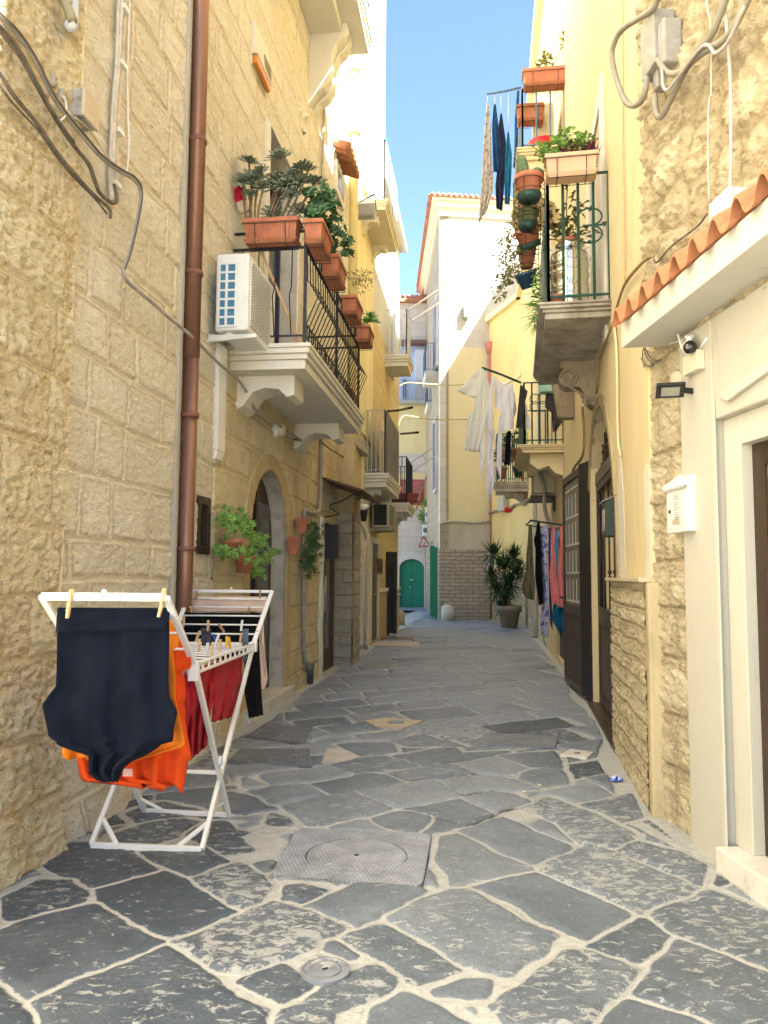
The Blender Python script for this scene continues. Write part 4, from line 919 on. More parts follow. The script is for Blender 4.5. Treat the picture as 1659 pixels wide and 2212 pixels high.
# ------------------------------------------------------------ builders for objects
def leafm(name, a, b, rough=0.5): return mat(name, tuple((x+y)/2 for x, y in zip(a, b)), rough, 0.35, 14, spec=0.4)
L_JADE = leafm('leaf_jade', (0.05, 0.13, 0.06), (0.09, 0.20, 0.08)); L_AEON = leafm('leaf_aeonium', (0.13, 0.16, 0.12), (0.20, 0.24, 0.15))
L_GREEN = leafm('leaf_green', (0.12, 0.28, 0.05), (0.24, 0.42, 0.10)); L_DARK = leafm('leaf_dark', (0.03, 0.09, 0.035), (0.06, 0.14, 0.05))
L_PURP = leafm('leaf_purple', (0.08, 0.015, 0.03), (0.14, 0.03, 0.05)); L_OLIVE = leafm('leaf_olive', (0.20, 0.22, 0.06), (0.30, 0.30, 0.10)); L_RUST = leafm('leaf_rust', (0.18, 0.12, 0.05), (0.30, 0.16, 0.07))
M_STEM = mat('stem', (0.22, 0.16, 0.10), 0.8, 0.2, 10); M_STEEL = mat('steel', (0.6, 0.6, 0.6), 0.3, metal=0.9)
M_CABLE = mat('cable_dark', (0.13, 0.11, 0.09), 0.7, 0.35, 15); M_CABLEL = mat('cable_pale', (0.55, 0.50, 0.42), 0.6, 0.2, 15); M_CABLEG = mat('conduit_grey', (0.36, 0.34, 0.31), 0.55, 0.2, 10)
def leaf(mb, base, d, L, Wd, tip=1.0, droop=0.15, up=UP):
    """one leaf: tip 1 = pointed, 0 = spoon shaped"""
    d = Vector(d).normalized(); s = d.cross(up)
    if s.length < 0.05: s = d.cross(Vector((1, 0, 0)))
    s.normalize(); n = s.cross(d).normalized(); b = Vector(base)
    k = 0.45 if tip > 0.5 else 0.78
    mb.add([b, b+d*L*k+s*Wd/2-n*L*0.02, b+d*L-n*L*droop, b+d*L*k-s*Wd/2-n*L*0.02, b+d*L*k+n*Wd*0.10], [(0, 1, 4), (1, 2, 4), (2, 3, 4), (3, 0, 4)])
def rosette(mb, c, axis, r, n=16, tip=0.0, wd=0.28, rg=random):
    axis = Vector(axis).normalized(); a = axis.orthogonal().normalized(); b = axis.cross(a)
    for i in range(n):
        th = i*2.399; el = 0.15+0.95*(i/n)**1.3; L = r*(1.0-0.45*(i/n))*rg.uniform(.85, 1.1)
        d = (a*math.cos(th)+b*math.sin(th))*math.cos(el)+axis*math.sin(el); leaf(mb, Vector(c), d, L, r*wd, tip, 0.05, axis)
def bush(mb, c, rx, ry, rz, n, L, Wd, tip=1.0, rg=random, droop=0.15, clumps=7, spread=0.5):
    c = Vector(c); cs = []
    for i in range(clumps):
        v = Vector((rg.gauss(0, 1), rg.gauss(0, 1), rg.gauss(0, 1))); v.normalize(); v *= rg.uniform(0.2, 0.75); cs.append(Vector((v.x*rx, v.y*ry, v.z*rz)))
    for i in range(n):
        q = rg.choice(cs); v = Vector((rg.gauss(0, 1), rg.gauss(0, 1), rg.gauss(0, 1))); v.normalize()
        p = q+Vector((v.x*rx, v.y*ry, v.z*rz))*spread*rg.uniform(0.3, 1)
        d = (v*0.8+Vector((rg.uniform(-.5, .5), rg.uniform(-.5, .5), rg.uniform(-.2, .6)))); leaf(mb, c+p, d, L*rg.uniform(.6, 1.2), Wd*rg.uniform(.7, 1.2), tip, droop)
def cable(name, pts, r, m_, label, smooth=4, group=None, cat='cable'):
    mb = MB(); mb.tube(spline(pts, smooth), r, 6); return tag(mb.build(name, m_), label, cat, group)
def c1(pts, ox=0, oy=0, k=0.32): return [(ox+k*x, oy+k*y) for x, y in pts]
def trough(loc, X, L, wd, h, label, group=None, m_=None, ribs=True, cat='flower box'):
    """tapered window box with rim, ribs and saucer; X = direction of its length, loc = centre of the bottom"""
    m_ = m_ or M_TERRA; loc = Vector(loc); X = Vector(X).normalized(); Y = UP.cross(X).normalized()
    t = empty('flower_box', loc, label, cat, group)
    mb = MB(); P = lambda x, y, z: loc+X*x+Y*y+UP*z
    def fr(s, t_, z): return [P(-L/2*s, -wd/2*t_, z), P(L/2*s, -wd/2*t_, z), P(L/2*s, wd/2*t_, z), P(-L/2*s, wd/2*t_, z)]
    lv = [fr(.90, .74, 0.0), fr(.97, .93, h*0.80), fr(1.03, 1.06, h*0.80), fr(1.03, 1.06, h), fr(.97, .94, h), fr(.95, .90, h*0.86)]
    vs = [q for l in lv for q in l]; fs = [(0, 3, 2, 1)]
    for i in range(5):
        for j in range(4): fs.append((i*4+j, i*4+(j+1) % 4, i*4+4+(j+1) % 4, i*4+4+j))
    fs.append((20, 21, 22, 23)); mb.add(vs, fs)
    if ribs:
        n = int(L/0.035)
        for i in range(n):
            x = -L/2*.84+L*.84*(i+.5)/n
            for sy in (-1, 1): mb.bar(P(x, sy*wd/2*.79, h*.12), P(x*1.03, sy*wd/2*.93, h*.74), 0.014, 0.012, up=Y)
    mb.build('trough', m_, t, bevel=0.003)
    mb = MB(); mb.hexa(fr(.86, .74, -0.035)+fr(1.0, 1.0, 0.004)); mb.build('saucer', M_TERRAD if m_ is M_TERRA else m_, t, bevel=0.003)
    mb = MB(); mb.hexa(fr(.90, .84, h*.82)+fr(.90, .84, h*.88)); mb.build('soil', mat('soil', (0.06, 0.04, 0.025), 0.95, 0.3, 30), t)
    mb = MB(); r = 0.004
    for z, s_, t_ in ((h*.72, 1.06, 1.10), (-0.045, .9, .84)): mb.tube(fr(s_, t_, z), r, 5, closed=True, smooth=False)
    for x in (-L*.28, L*.28): mb.tube([P(x, wd*.56, h*.72), P(x, wd*.44, -0.045), P(x, -wd*.44, -0.045), P(x, -wd*.56, h*.72)], r, 5, smooth=False)
    mb.build('wire_holder', M_BLK, t)
    return t
def pot(loc, r, h, label, m_=None, group=None, cat='pot', axis=UP, name='flower_pot'):
    m_ = m_ or M_TERRA; loc = Vector(loc); t = empty(name, loc, label, cat, group)
    mb = MB(); mb.lathe(loc, [(r*.68, 0), (r*.92, h*.78), (r*1.04, h*.79), (r*1.06, h), (r*.95, h), (r*.93, h*.88), (r*.05, h*.86)], 22, axis); mb.build('pot', m_, t); return t

# ------------------------------------------------------------ left side fixtures
t = empty('downpipe', LW.P(398, 1420), 'long brown metal downpipe running the full height of the stone house', 'downpipe')
pu = su(LW, 437, 0, .09); pu2 = su(LW, 398, 1290, .09); pu = (pu+pu2)/2
mb = MB(); R0 = 0.062
mb.tube([LW.W(pu2, 0.0, .09), LW.W((pu+pu2)/2, 3.3, .09)], R0, 20); mb.tube([LW.W((pu+pu2)/2, 3.26, .09), LW.W(pu, 6.5, .09), LW.W(pu, 17, .09)], R0+.004, 20)
M_COP = mat('copper_brown', (0.235, 0.125, 0.088), 0.34, 0.14, 3, metal=0.5, stretch=(1, 1, .2), dirt=((0.36, 0.27, 0.2), 9, 0.66)); mb.build('pipe', M_COP, t)
for y in (294, 592, 903, 1188, -250):
    z = sz(LW, 420, y, .09); mb = MB(); c0 = LW.W(pu if z > 3 else (pu+pu2)/2 if z > 2 else pu2, z, .09)
    mb.lathe(c0-UP*.018, [(R0+.002, 0), (R0+.014, 0), (R0+.014, .036), (R0+.002, .036)], 20); mb.box(c0-LW.n*.09, .02, .05, .03, X=LW.d); mb.build('clamp', mat('clamp_brown', (0.20, 0.08, 0.06), 0.5), t)
mb = MB(); mb.wbox(LW, pu-.14, pu-.07, 0.8, 7.2, 0.0, 0.045)
mb.build('cement_seam', plaster_mat('cement_seam', (0.45, 0.42, 0.36), th=0.5, amt=0.5), lb, bevel=0.01)

def W1(pts, off, W_=LW): return [W_.P(x, y, off) for x, y in pts]
main = c1([(-40,60),(0,110),(120,230),(240,410),(330,600),(430,760),(560,920),(680,1060),(800,1150),(900,1210),(950,1290),(940,1430),(880,1700),(835,1830),(860,1900),(930,1960),(1060,2070)])
main += [(x, 664+y) for x, y in c1([(1130,60),(1240,150),(1350,250),(1480,380),(1600,480),(1659,560)])]
main += [(398+x, 597+y) for x, y in c1([(430,800),(490,910),(620,990),(790,1110)])]
cable('cable', W1(main, .115), .014, M_CABLEG, 'thick grey cable bundle running diagonally down the stone wall behind the brown downpipe')
cable('cable', W1([(x+3, y-5) for x, y in main[:14]], .135), .006, M_CABLE, 'thin dark wire twisted along the thick diagonal cable high on the left wall')
cable('cable', W1(c1([(-40,150),(0,210),(130,370),(240,560),(340,740),(440,900),(520,1010),(600,1110),(640,1220),(680,1310),(760,1370),(788,1340),(770,1240)]), .12), .013, M_CABLE, 'second dark cable from the top left curling up into the white bundle')
cable('cable', W1(c1([(-30,130),(100,290),(200,460),(320,690),(420,850),(500,960)]), .135), .009, M_CABLE, 'slack black wire between the two thick cables at the upper left')
cable('cable', W1(c1([(-40,440),(0,490),(90,640),(250,830),(370,1010),(500,1170),(640,1320),(740,1410),(745,1470)]), .13), .012, M_CABLE, 'lowest dark cable of the three crossing the upper left wall')
cable('cable', W1(c1([(-40,520),(80,690),(250,870),(370,1040),(500,1200),(640,1340),(720,1440)]), .12), .007, M_CABLE, 'thin cable hanging just under the lowest dark cable')
t = empty('cable_bundle', LW.P(245, 430, .05), 'white vertical bundle of three cables tied against the stone wall', 'cable')
mb = MB()
for k, dx in enumerate((-5, 1, 7)): mb.tube(spline(W1([(243+dx*.9, 436), (243+dx, 350), (249+dx, 224), (256+dx, 138), (262+dx*1.2, 0), (266+dx, -120)], .05+.012*(k % 2)), 4), .0125, 6)
mb.build('cables', M_CABLEL, t)
for y in (140, 285, 400, 20): 
    mb = MB(); q = LW.P(243+(436-y)*.045+6, y, .06); mb.box(q, .075, .05, .03, X=LW.d); mb.build('cable_tie', M_WHT, t)
cable('cable', W1(c1([(880,-60),(875,0),(860,600),(870,950),(855,1160),(820,1160)]), .04), .006, M_WHT, 'single thin white wire hanging straight beside the white bundle')
cable('cable', W1(c1([(430,650),(445,700),(440,780),(395,825)]), .12), .006, M_WHT, 'short white wire loop beside the grey junction box')
cable('cable', W1(c1([(500,790),(600,870),(700,1020),(800,1150)]), .10), .007, M_CABLEL, 'pale loose wire dropping from the junction box to the cable bend')
# grey junction box, insulators, cut pipes
t = empty('junction_box', LW.P(600, 250), 'weathered grey junction box fixed above the cables at the upper left', 'junction box')
JU0 = su(LW, 181, 190, .14); JU1 = su(LW, 210, 290, .14); JZ0, JZ1 = sz(LW, 195, 280, .14), sz(LW, 182, 190, .14)
mb = MB(); mb.wbox(LW, JU0, JU1, JZ0+.04, JZ1, .02, .13); mb.build('box', mat('weathered_grey', (0.40, 0.38, 0.34), 0.8, 0.3, 12, dirt=((.15, .14, .12), 20, .5)), t, bevel=.006); t.location = LW.W(JU0, JZ0, 0)
bpy.context.view_layer.update()
for ch in t.children: ch.data.transform(Matrix.Translation(LW.P(600, 250)-LW.W(JU0, JZ0, 0)))
mb = MB(); mb.wbox(LW, JU0-.006, JU1+.006, JZ0+.035, JZ1+.006, .13, .15); mb.build('lid', mat('beige_plastic', (0.55, 0.47, 0.34), 0.6), t, bevel=.006)
for k, (x, y) in enumerate(((112, 180), (131, 210))):
    p = LW.P(x, y, .06); mb = MB(); mb.lathe(p-UP*.02, [(.018, 0), (.03, .02), (.02, .04), (.03, .05), (.012, .075)], 10); mb.bar(p, p-LW.n*.06, .012)
    tag(mb.build('insulator', mat('old_ceramic', (0.38, 0.36, 0.30), 0.6)), ('upper', 'lower')[k]+' of the two small grey insulators above the thick cables', 'insulator')
mb = MB(); mb.tube([LW.P(124, -20, .10), LW.P(142, 8, .12), LW.P(157, 44, .18)], .028, 10); tag(mb.build('pipe_stub', mat('olive_pipe', (0.30, 0.27, 0.17), 0.6)), 'olive brown cut pipe end at the top left edge', 'pipe')
mb = MB(); mb.tube([LW.P(158, -40, .06), LW.P(158, 30, .06), LW.P(157, 52, .10), LW.P(152, 56, .16)], .032, 12); tag(mb.build('pipe_elbow', mat('pale_grey_pipe', (0.55, 0.58, 0.62), 0.45)), 'pale grey vertical pipe ending in an elbow at the top left', 'pipe')
# continuing cables under and over the balcony
cable('cable', W1([(398+x, 597+y) for x, y in c1([(740,1100),(790,1100),(860,1030),(940,1130),(1040,1200),(1180,1270),(1185,1300),(1155,1340),(1160,1400)])], .10), .013, M_CABLE, 'bunched dark cable looping below the iron railed balcony toward the brown canopy')
cable('cable', W1([(398+x, 597+y) for x, y in c1([(1040,1200),(1080,1260),(1130,1270),(1180,1270)])], .13), .006, M_CABLEL, 'pale loose wires sagging above the brown canopy')

# air conditioner on its brackets
ACu0 = su(LW, 455, 700, .06); o1, zb_ = LW.perp(537, 712, ACu0); o0 = .06; ztop = LW.perp(537, 546, ACu0)[1]; o1 = LW.perp(537, 600, ACu0)[0]
ACu1 = None
u = ACu0
while LW.W(u, 3, o1) and u < ACu0+1.2:
    p = LW.W(u, zb_, o1); v = p-CP; xx = CXP+FPX*v.dot(CR)/v.dot(CF)
    if xx > 592: break
    u += .01
ACu1 = u
def ac_unit(W_, u0, u1, z0, z1, o0, o1, label, fins=True, m_=None):
    m_ = m_ or M_WHT
    t = empty('air_conditioner', W_.W((u0+u1)/2, z0, (o0+o1)/2), label, 'air conditioner', 'air conditioning units on the walls')
    mb = MB(); mb.wbox(W_, u0, u1, z0, z1, o0, o1); mb.build('casing', m_, t, bevel=.012)
    h = z1-z0; mb = MB(); a, b = u0+.06, u1-.25*(u1-u0)
    cu, cz = (a+b)/2, z0+h*.5; rr = min((b-a)/2, h*.42)
    for i in range(22): z = z0+h*.09+h*.82*i/21; mb.wbox(W_, a, b, z-.004, z+.004, o1+.008, o1+.02)
    for i in range(9): u = a+(b-a)*i/8; mb.wbox(W_, u-.004, u+.004, z0+h*.09, z0+h*.91, o1+.001, o1+.008)
    mb.build('grille', m_, t)
    mb = MB(); mb.wbox(W_, a, b, z0+h*.09, z0+h*.91, o1+.0005, o1+.001); mb.build('fan_recess', mat('recess_grey', (0.16, 0.16, 0.15), 0.6), t)
    if fins:
        mb = MB(); w_ = o1-o0; mb.wbox(W_, u0-.003, u0, z0+h*.06, z0+h*.86, o0+.03, o0+w_*.60); mb.build('fin_panel', mat('blue_fins', (0.07, 0.22, 0.34), 0.4, 0.2, 40, stretch=(1, 1, 6)), t)
        mb = MB()
        for o_ in (o0+.02, o0+w_*.32-.005, o0+w_*.60): mb.wbox(W_, u0-.014, u0-.003, z0+h*.04, z0+h*.88, o_, o_+.022)
        for i in range(8): z = z0+h*.04+(h*.84-.018)*i/7; mb.wbox(W_, u0-.0135, u0-.003, z, z+.018, o0+.02, o0+w_*.62)
        mb.build('fin_guard', m_, t)
    for u in (u0+.10*(u1-u0), u1-.12*(u1-u0)):
        mb = MB(); P = W_.W
        mb.hexa([P(u-.02, z0-.075, 0), P(u+.02, z0-.075, 0), P(u+.02, z0-.045, o1+.06), P(u-.02, z0-.045, o1+.06), P(u-.02, z0-.012, 0), P(u+.02, z0-.012, 0), P(u+.02, z0-.012, o1+.06), P(u-.02, z0-.012, o1+.06)])
        mb.wbox(W_, u-.03, u+.03, z0-.30, z0-.0, 0, .012); mb.wbox(W_, u-.022, u+.022, z0-.012, z0+.003, o1*.45, o1*.6); mb.build('bracket', m_, t)
    return t
ac = ac_unit(LW, ACu0, ACu1, zb_, ztop, .10, o1, 'large white air conditioner beside the brown downpipe with blue side fins')
mb = MB(); mb.wbox(LW, ACu0+(ACu1-ACu0)*.78, ACu1-.04, zb_+(ztop-zb_)*.62, zb_+(ztop-zb_)*.68, o1+.001, o1+.004); mb.build('badge', mat('badge', (0.55, 0.48, 0.22), 0.4), ac)
# white trunking below it
mb = MB(); a = su(LW, 470, 850, .05); b = su(LW, 487, 850, .05); z1_ = sz(LW, 480, 770, .05); z0_ = sz(LW, 478, 1000, .05)
mb.wbox(LW, a, b, z0_+.10, z1_+.1, 0.0, .06); mb.hexa([LW.W(a+.0, z0_, 0), LW.W(b-.03, z0_, 0), LW.W(b-.03, z0_+.02, .05), LW.W(a+.0, z0_+.02, .05), LW.W(a, z0_+.098, 0), LW.W(b, z0_+.098, 0), LW.W(b, z0_+.098, .058), LW.W(a, z0_+.098, .058)])
tag(mb.build('cable_trunking', M_WHT, bevel=.008), 'white plastic cable trunking hanging below the air conditioner', 'trunking')

# ------------------------------------------------------------ balcony with iron railing
BU0 = su(LW, 494, 792); bo, bz = LW.perp(659, 796, BU0); _, bzt = LW.perp(670, 743, BU0)
def xproj(p): v = p-CP; return CXP+FPX*v.dot(CR)/v.dot(CF)
u = BU0
while xproj(LW.W(u, bz, bo)) < 777: u += .02
BU1 = u
def slab(W_, u0, u1, z0, z1, o, m_, par, name='balcony', steps=3, over=.05):
    mb = MB(); h = z1-z0; prof = [(0, 0, .38), (over*.5, .38, .60), (over, .60, .82), (over*1.25, .82, 1.0)] if steps == 3 else [(0, 0, .5), (over, .5, 1.0)]
    for k, (e, a, b) in enumerate(prof): mb.wbox(W_, u0-e, u1+e, z0+h*a+.0005*k, z0+h*b, -.02, o+e)
    return mb.build(name, m_, par, bevel=.008)
bal = slab(LW, BU0, BU1, bz, bzt, bo, P_BALC, lb); bal['label'] = 'white balcony slab with stepped edge and black iron railing'
def console(W_, u0, u1, z1, h, o, m_, par, name='bracket', prof=None):
    prof = prof or [(0, 0), (o, 0), (o, -h*.30), (o*.92, -h*.42), (o*.80, -h*.36), (o*.62, -h*.34), (o*.42, -h*.48), (o*.28, -h*.75), (o*.20, -h), (0, -h)]
    mb = MB(); mb.prism([W_.W(u0, z1+z, oo) for oo, z in prof], W_.d*(u1-u0)); return mb.build(name, m_, par, bevel=.008)
cp = [(0, 0), (.60, 0), (.60, -.20), (.52, -.22), (.44, -.14), (.30, -.12), (.18, -.16), (.08, -.30), (0, -.34)]
console(LW, BU0+.22, BU0+.62, bz, .3, .6, P_BALC, bal, prof=cp); console(LW, BU1-.75, BU1-.35, bz, .3, .6, P_BALC, bal, prof=cp)
RT = LW.perp(660, 500, BU0+.05)[1]; RM = LW.perp(660, 535, BU0+.05)[1]; RBz = bzt+.10; ro = bo-.02
ru0, ru1 = BU0+.04, BU1-.04
mb = MB(); P = LW.W
for z in (RT, RM): mb.bar(P(ru0, z, 0), P(ru0, z, ro), .022); mb.bar(P(ru0, z, ro), P(ru1, z, ro), .022); mb.bar(P(ru1, z, ro), P(ru1, z, 0), .022)
mb.bar(P(ru0, RBz, 0), P(ru0, RBz, ro), .016); mb.bar(P(ru0, RBz, ro), P(ru1, RBz, ro), .016); mb.bar(P(ru1, RBz, ro), P(ru1, RBz, 0), .016)
rz = RBz+.13; mb.bar(P(ru0, rz, ro), P(ru1, rz, ro), .014)
for uu, oo in ((ru0, ro), (ru1, ro), ((ru0+ru1)/2, ro)): mb.bar(P(uu, bzt, oo), P(uu, RT+.02, oo), .032)
rl = mb.build('railing', M_BLK, bal)
def belly(mb, a, top, bot, out):
    k = a[2]; z0, z1 = bot, top; zm = z0+(z1-z0)*.42
    pts = [P(a[0], z1, a[1]), P(a[0], zm+.12, a[1])+out*.01, P(a[0], zm, a[1])+out*k, P(a[0], z0, a[1])]
    mb.tube(pts, .0065, 5, smooth=False)
mb = MB(); nb = 26
for i in range(nb):
    u = ru0+(ru1-ru0)*(i+.5)/nb; belly(mb, (u, ro, .13), RM, rz, LW.n)
for i in range(4):
    o_ = ro*(i+.6)/4.4; belly(mb, (ru0, o_, .09), RM, RBz, -LW.d); belly(mb, (ru1, o_, .09), RM, RBz, LW.d)
mb.build('balusters', M_BLK, bal)
for z0, z1 in ((RM, RT), (RBz, rz)):
    mb = MB(); r = (z1-z0)/2*.98; k = int((ru1-ru0)/(r*1.5))
    for i in range(k):
        c_ = P(ru0+(ru1-ru0)*(i+.5)/k, (z0+z1)/2, ro+.004*(i % 2)); mb.tube([c_+LW.d*r*math.cos(a_*math.pi/6)+UP*r*math.sin(a_*math.pi/6) for a_ in range(12)], .0055, 5, closed=True)
    mb.build('ring_band', M_BLK, bal)
# flower boxes on the balcony
def aeonium(t, base, spots, m_=L_AEON, r=.10):
    rg = random.Random(5); mb = MB(); ms = MB()
    for (x, y, o_) in spots:
        p = LW.perp(x, y, base[0])[1]; q = LW.W(base[0]+rg.uniform(-.06, .06), p, LW.perp(x, y, base[0])[0]+0)
        rosette(mb, q, Vector((rg.uniform(-.4, .4), rg.uniform(-1.2, -.2), .8)), r*o_, 30, 0.0, .26, rg)
        b_ = LW.W(base[0], base[1], base[2]+ (q-LW.W(base[0], 0, base[2])).dot(LW.n)*.55)
        ms.tube(spline([b_, b_*.5+q*.5+Vector((rg.uniform(-.03, .03), 0, -.03)), q], 4), 0.010, 6)
    mb.build('foliage', m_, t); ms.build('stem', M_STEM, t)
fx0, fz0 = LW.perp(536, 533, ru0-.02); fx1, _ = LW.perp(643, 533, ru0-.02)
bw = abs(fx1-fx0)*1.08
t = trough(LW.W(ru0-.03, RM+.05, (fx0+fx1)/2+.0), LW.n, bw, .20, .21, 'terracotta flower box with tall aeoniums at the near end of the iron railing', 'flower boxes hanging on the left balcony railing')
cx_ = (fx0+fx1)/2
aeonium(t, (ru0-.03, RM+.24, cx_*.45), [(537,352,1.0),(548,392,1.25),(527,400,.9),(606,345,1.2),(603,385,1.2),(632,383,1.15),(648,398,1.1),(678,398,1.1),(665,420,.9),(584,458,.9),(643,455,.9),(590,400,.9),(655,370,.9),(560,372,.9),(620,405,1.1),(570,412,.9),(630,430,.8),(540,425,.7),(668,375,.8)], r=.165)
nf = 4
fpos = []
for i, (xa, ya) in enumerate(((690, 555), (723, 596), (762, 655), (789, 700))):
    # distance along the rail from the picture
    u = ru0
    while xproj(LW.W(u, RM+.1, ro+.13)) < xa: u += .01
    fpos.append(u)
labs = ('first terracotta flower box on the long rail with a dense dark green jade bush', 'second terracotta flower box on the long rail under trailing jade stems', 'third terracotta flower box along the rail with a feathery pale shrub', 'farthest terracotta flower box on the rail with broad bright leaves')
for i, u in enumerate(fpos):
    Lb = .52 if i < 3 else .42
    t = trough(LW.W(u, RM-.02, ro+.12), LW.d, Lb, .19, .19, labs[i], 'flower boxes hanging on the left balcony railing', ribs=False)
    rg = random.Random(20+i); mb = MB(); c_ = LW.W(u, RM+.36, ro+.10)
    if i < 2:
        for k in range(75 if i == 0 else 50):
            q = c_+LW.d*rg.uniform(-.26, .26)+LW.n*rg.uniform(-.08, .20)+UP*rg.uniform(-.12, .17); rosette(mb, q, Vector((rg.uniform(-1, 1), rg.uniform(-1.2, .3), rg.uniform(.1, 1))), .085, 12, .9, .42, rg)
    elif i == 2: bush(mb, c_+LW.n*.12+UP*.08, .28, .28, .12, 260, .045, .016, 1, rg)
    else:
        for k in range(6): rosette(mb, c_+LW.d*rg.uniform(-.15, .15)+LW.n*rg.uniform(0, .15)-UP*.04, Vector((rg.uniform(-.3, .8), rg.uniform(-1, 0), .8)), .13, 9, .9, .42, rg)
    mb.build('foliage', (L_JADE, L_JADE, L_OLIVE, L_GREEN)[i], t)
t = trough(LW.W(ru1-.1, bzt+.18, ro*.55), LW.n, .55, .18, .17, 'terracotta flower box low behind the bars at the far end of the left balcony', 'flower boxes hanging on the left balcony railing')
mb = MB(); bush(mb, LW.W(ru1-.1, bzt+.42, ro*.55), .12, .2, .08, 60, .06, .03); mb.build('foliage', L_OLIVE, t)
# broom
t = empty('broom', LW.P(651, 739), 'long wooden handled broom with red bristles leaning on the balcony railing', 'broom')
bp0 = LW.perp(648, 735, ru0+.06); a = LW.W(ru0+.10, bzt+.02, bp0[0]); b = LW.W(ru0+.02, LW.perp(528, 455, ru0-.0)[1], LW.perp(528, 455, ru0)[0]); c_ = b+(b-a).normalized()*.16
mb = MB(); mb.tube([a, b], .014, 8); mb.build('handle', mat('light_wood', (0.62, 0.40, 0.22), 0.5, 0.15, 10), t)
mb = MB(); dd = (b-a).normalized(); sd = dd.cross(LW.d).normalized(); mb.box(b+dd*.05, .12, .06, .10, X=dd, Y=LW.d, Z=sd); mb.build('head', mat('pale_wood', (0.72, 0.56, 0.38), 0.5), t, bevel=.01)
mb = MB(); rg = random.Random(1)
for i in range(90): q = b+dd*(.10)+LW.d*rg.uniform(-.03, .03)+sd*rg.uniform(-.05, .05); mb.bar(q, q+dd*.13+LW.d*rg.uniform(-.03, .03)+sd*rg.uniform(-.04, .04)+UP*.02, .006)
mb.build('bristles', mat('red_bristle', (0.62, 0.02, 0.05), 0.6), t)

# ------------------------------------------------------------ upper balcony with carved consoles, siren
TU1 = su(LW, 690, 122); to_, tz = LW.perp(797, 117, TU1)
tb = slab(LW, 2.2, TU1, tz, tz+.32, to_, P_BALC, lb); tb['label'] = 'large moulded balcony overhead with carved sunlit consoles'
prof = [(0, 0), (to_*.72, 0), (to_*.74, -.10), (to_*.66, -.20), (to_*.52, -.30), (to_*.44, -.45), (to_*.46, -.62), (to_*.42, -.80), (to_*.30, -.95), (to_*.16, -1.02), (0, -1.20)]
cu_ = su(LW, 690, 215)
for uu in (cu_-.75, cu_-3.0):
    for k, (du, s) in enumerate(((0, 1.0), (.14, .94), (.26, 1.0), (.40, .94))):
        console(LW, uu+du, uu+du+.115, tz, 1, 1, P_BALC, tb, prof=[(o_*s, z*s) for o_, z in prof])
mb = MB(); mb.wbox(LW, TU1-1.4, TU1-.35, tz-.14, tz, 0, to_*.62); mb.build('soffit_panel', P_BALC, tb, bevel=.02)
mb = MB()
for i in range(16): c_ = LW.W(TU1-.25-i*.28, tz+.55, to_+.01); mb.tube([c_+LW.d*.12*math.cos(a_*math.pi/6)*(1-a_*.03)+UP*.12*math.sin(a_*math.pi/6)*(1-a_*.03) for a_ in range(15)], .008, 5)
for z in (tz+.38, tz+1.3): mb.bar(LW.W(2.3, z, to_+.0), LW.W(TU1-.03, z, to_), .02); mb.bar(LW.W(TU1-.03, z, to_), LW.W(TU1-.03, z, 0), .02)
for i in range(34): mb.bar(LW.W(2.4+i*(TU1-2.45)/33, tz+.32, to_), LW.W(2.4+i*(TU1-2.45)/33, tz+1.3, to_), .012)
mb.build('railing', M_BLK, tb)
# crumbling stucco relief beside the console
hf = hf_wall('stucco_relief', LW, su(LW, 628, 130), su(LW, 660, 200), sz(LW, 640, 238, 0.05), sz(LW, 610, 75, .05), .02, rubble(.25, .2, 3), P_BALC, lb, bulge=.06, rough=.09, rs=8, seed=71, off=-.02, round_=.1)
t = empty('alarm_siren', LW.P(572, 150), 'small beige alarm siren with an amber lamp high on the stone wall', 'alarm')
a, b = su(LW, 556, 130, .09), su(LW, 588, 130, .09); z1_, z0_ = sz(LW, 575, 85, .09), sz(LW, 572, 170, .09)
mb = MB(); mb.hexa([LW.W(a, z0_+.1, 0), LW.W(b, z0_+.1, 0), LW.W(b, z0_+.1, .09), LW.W(a, z0_+.1, .09), LW.W(a, z1_, 0), LW.W(b, z1_, 0), LW.W(b, z1_, .06), LW.W(a, z1_, .06)]); mb.wbox(LW, a, b, z0_-.02, z0_+.1, 0, .03)
mb.build('case', mat('siren_beige', (0.66, 0.60, 0.46), 0.5), t, bevel=.008)
mb = MB(); mb.wbox(LW, a+.02, b-.02, z0_, z0_+.098, .03, .085); mb.build('lamp_lens', mat('amber', (0.60, 0.22, 0.02), 0.3), t, bevel=.015)
mb = MB()
for i in range(7): z = z0_+.14+i*.022; mb.wbox(LW, (a+b)/2, b-.02, z, z+.008, .07, .094-.001*i)
mb.build('louvre', mat('siren_grey', (0.45, 0.38, 0.26), 0.6), t)

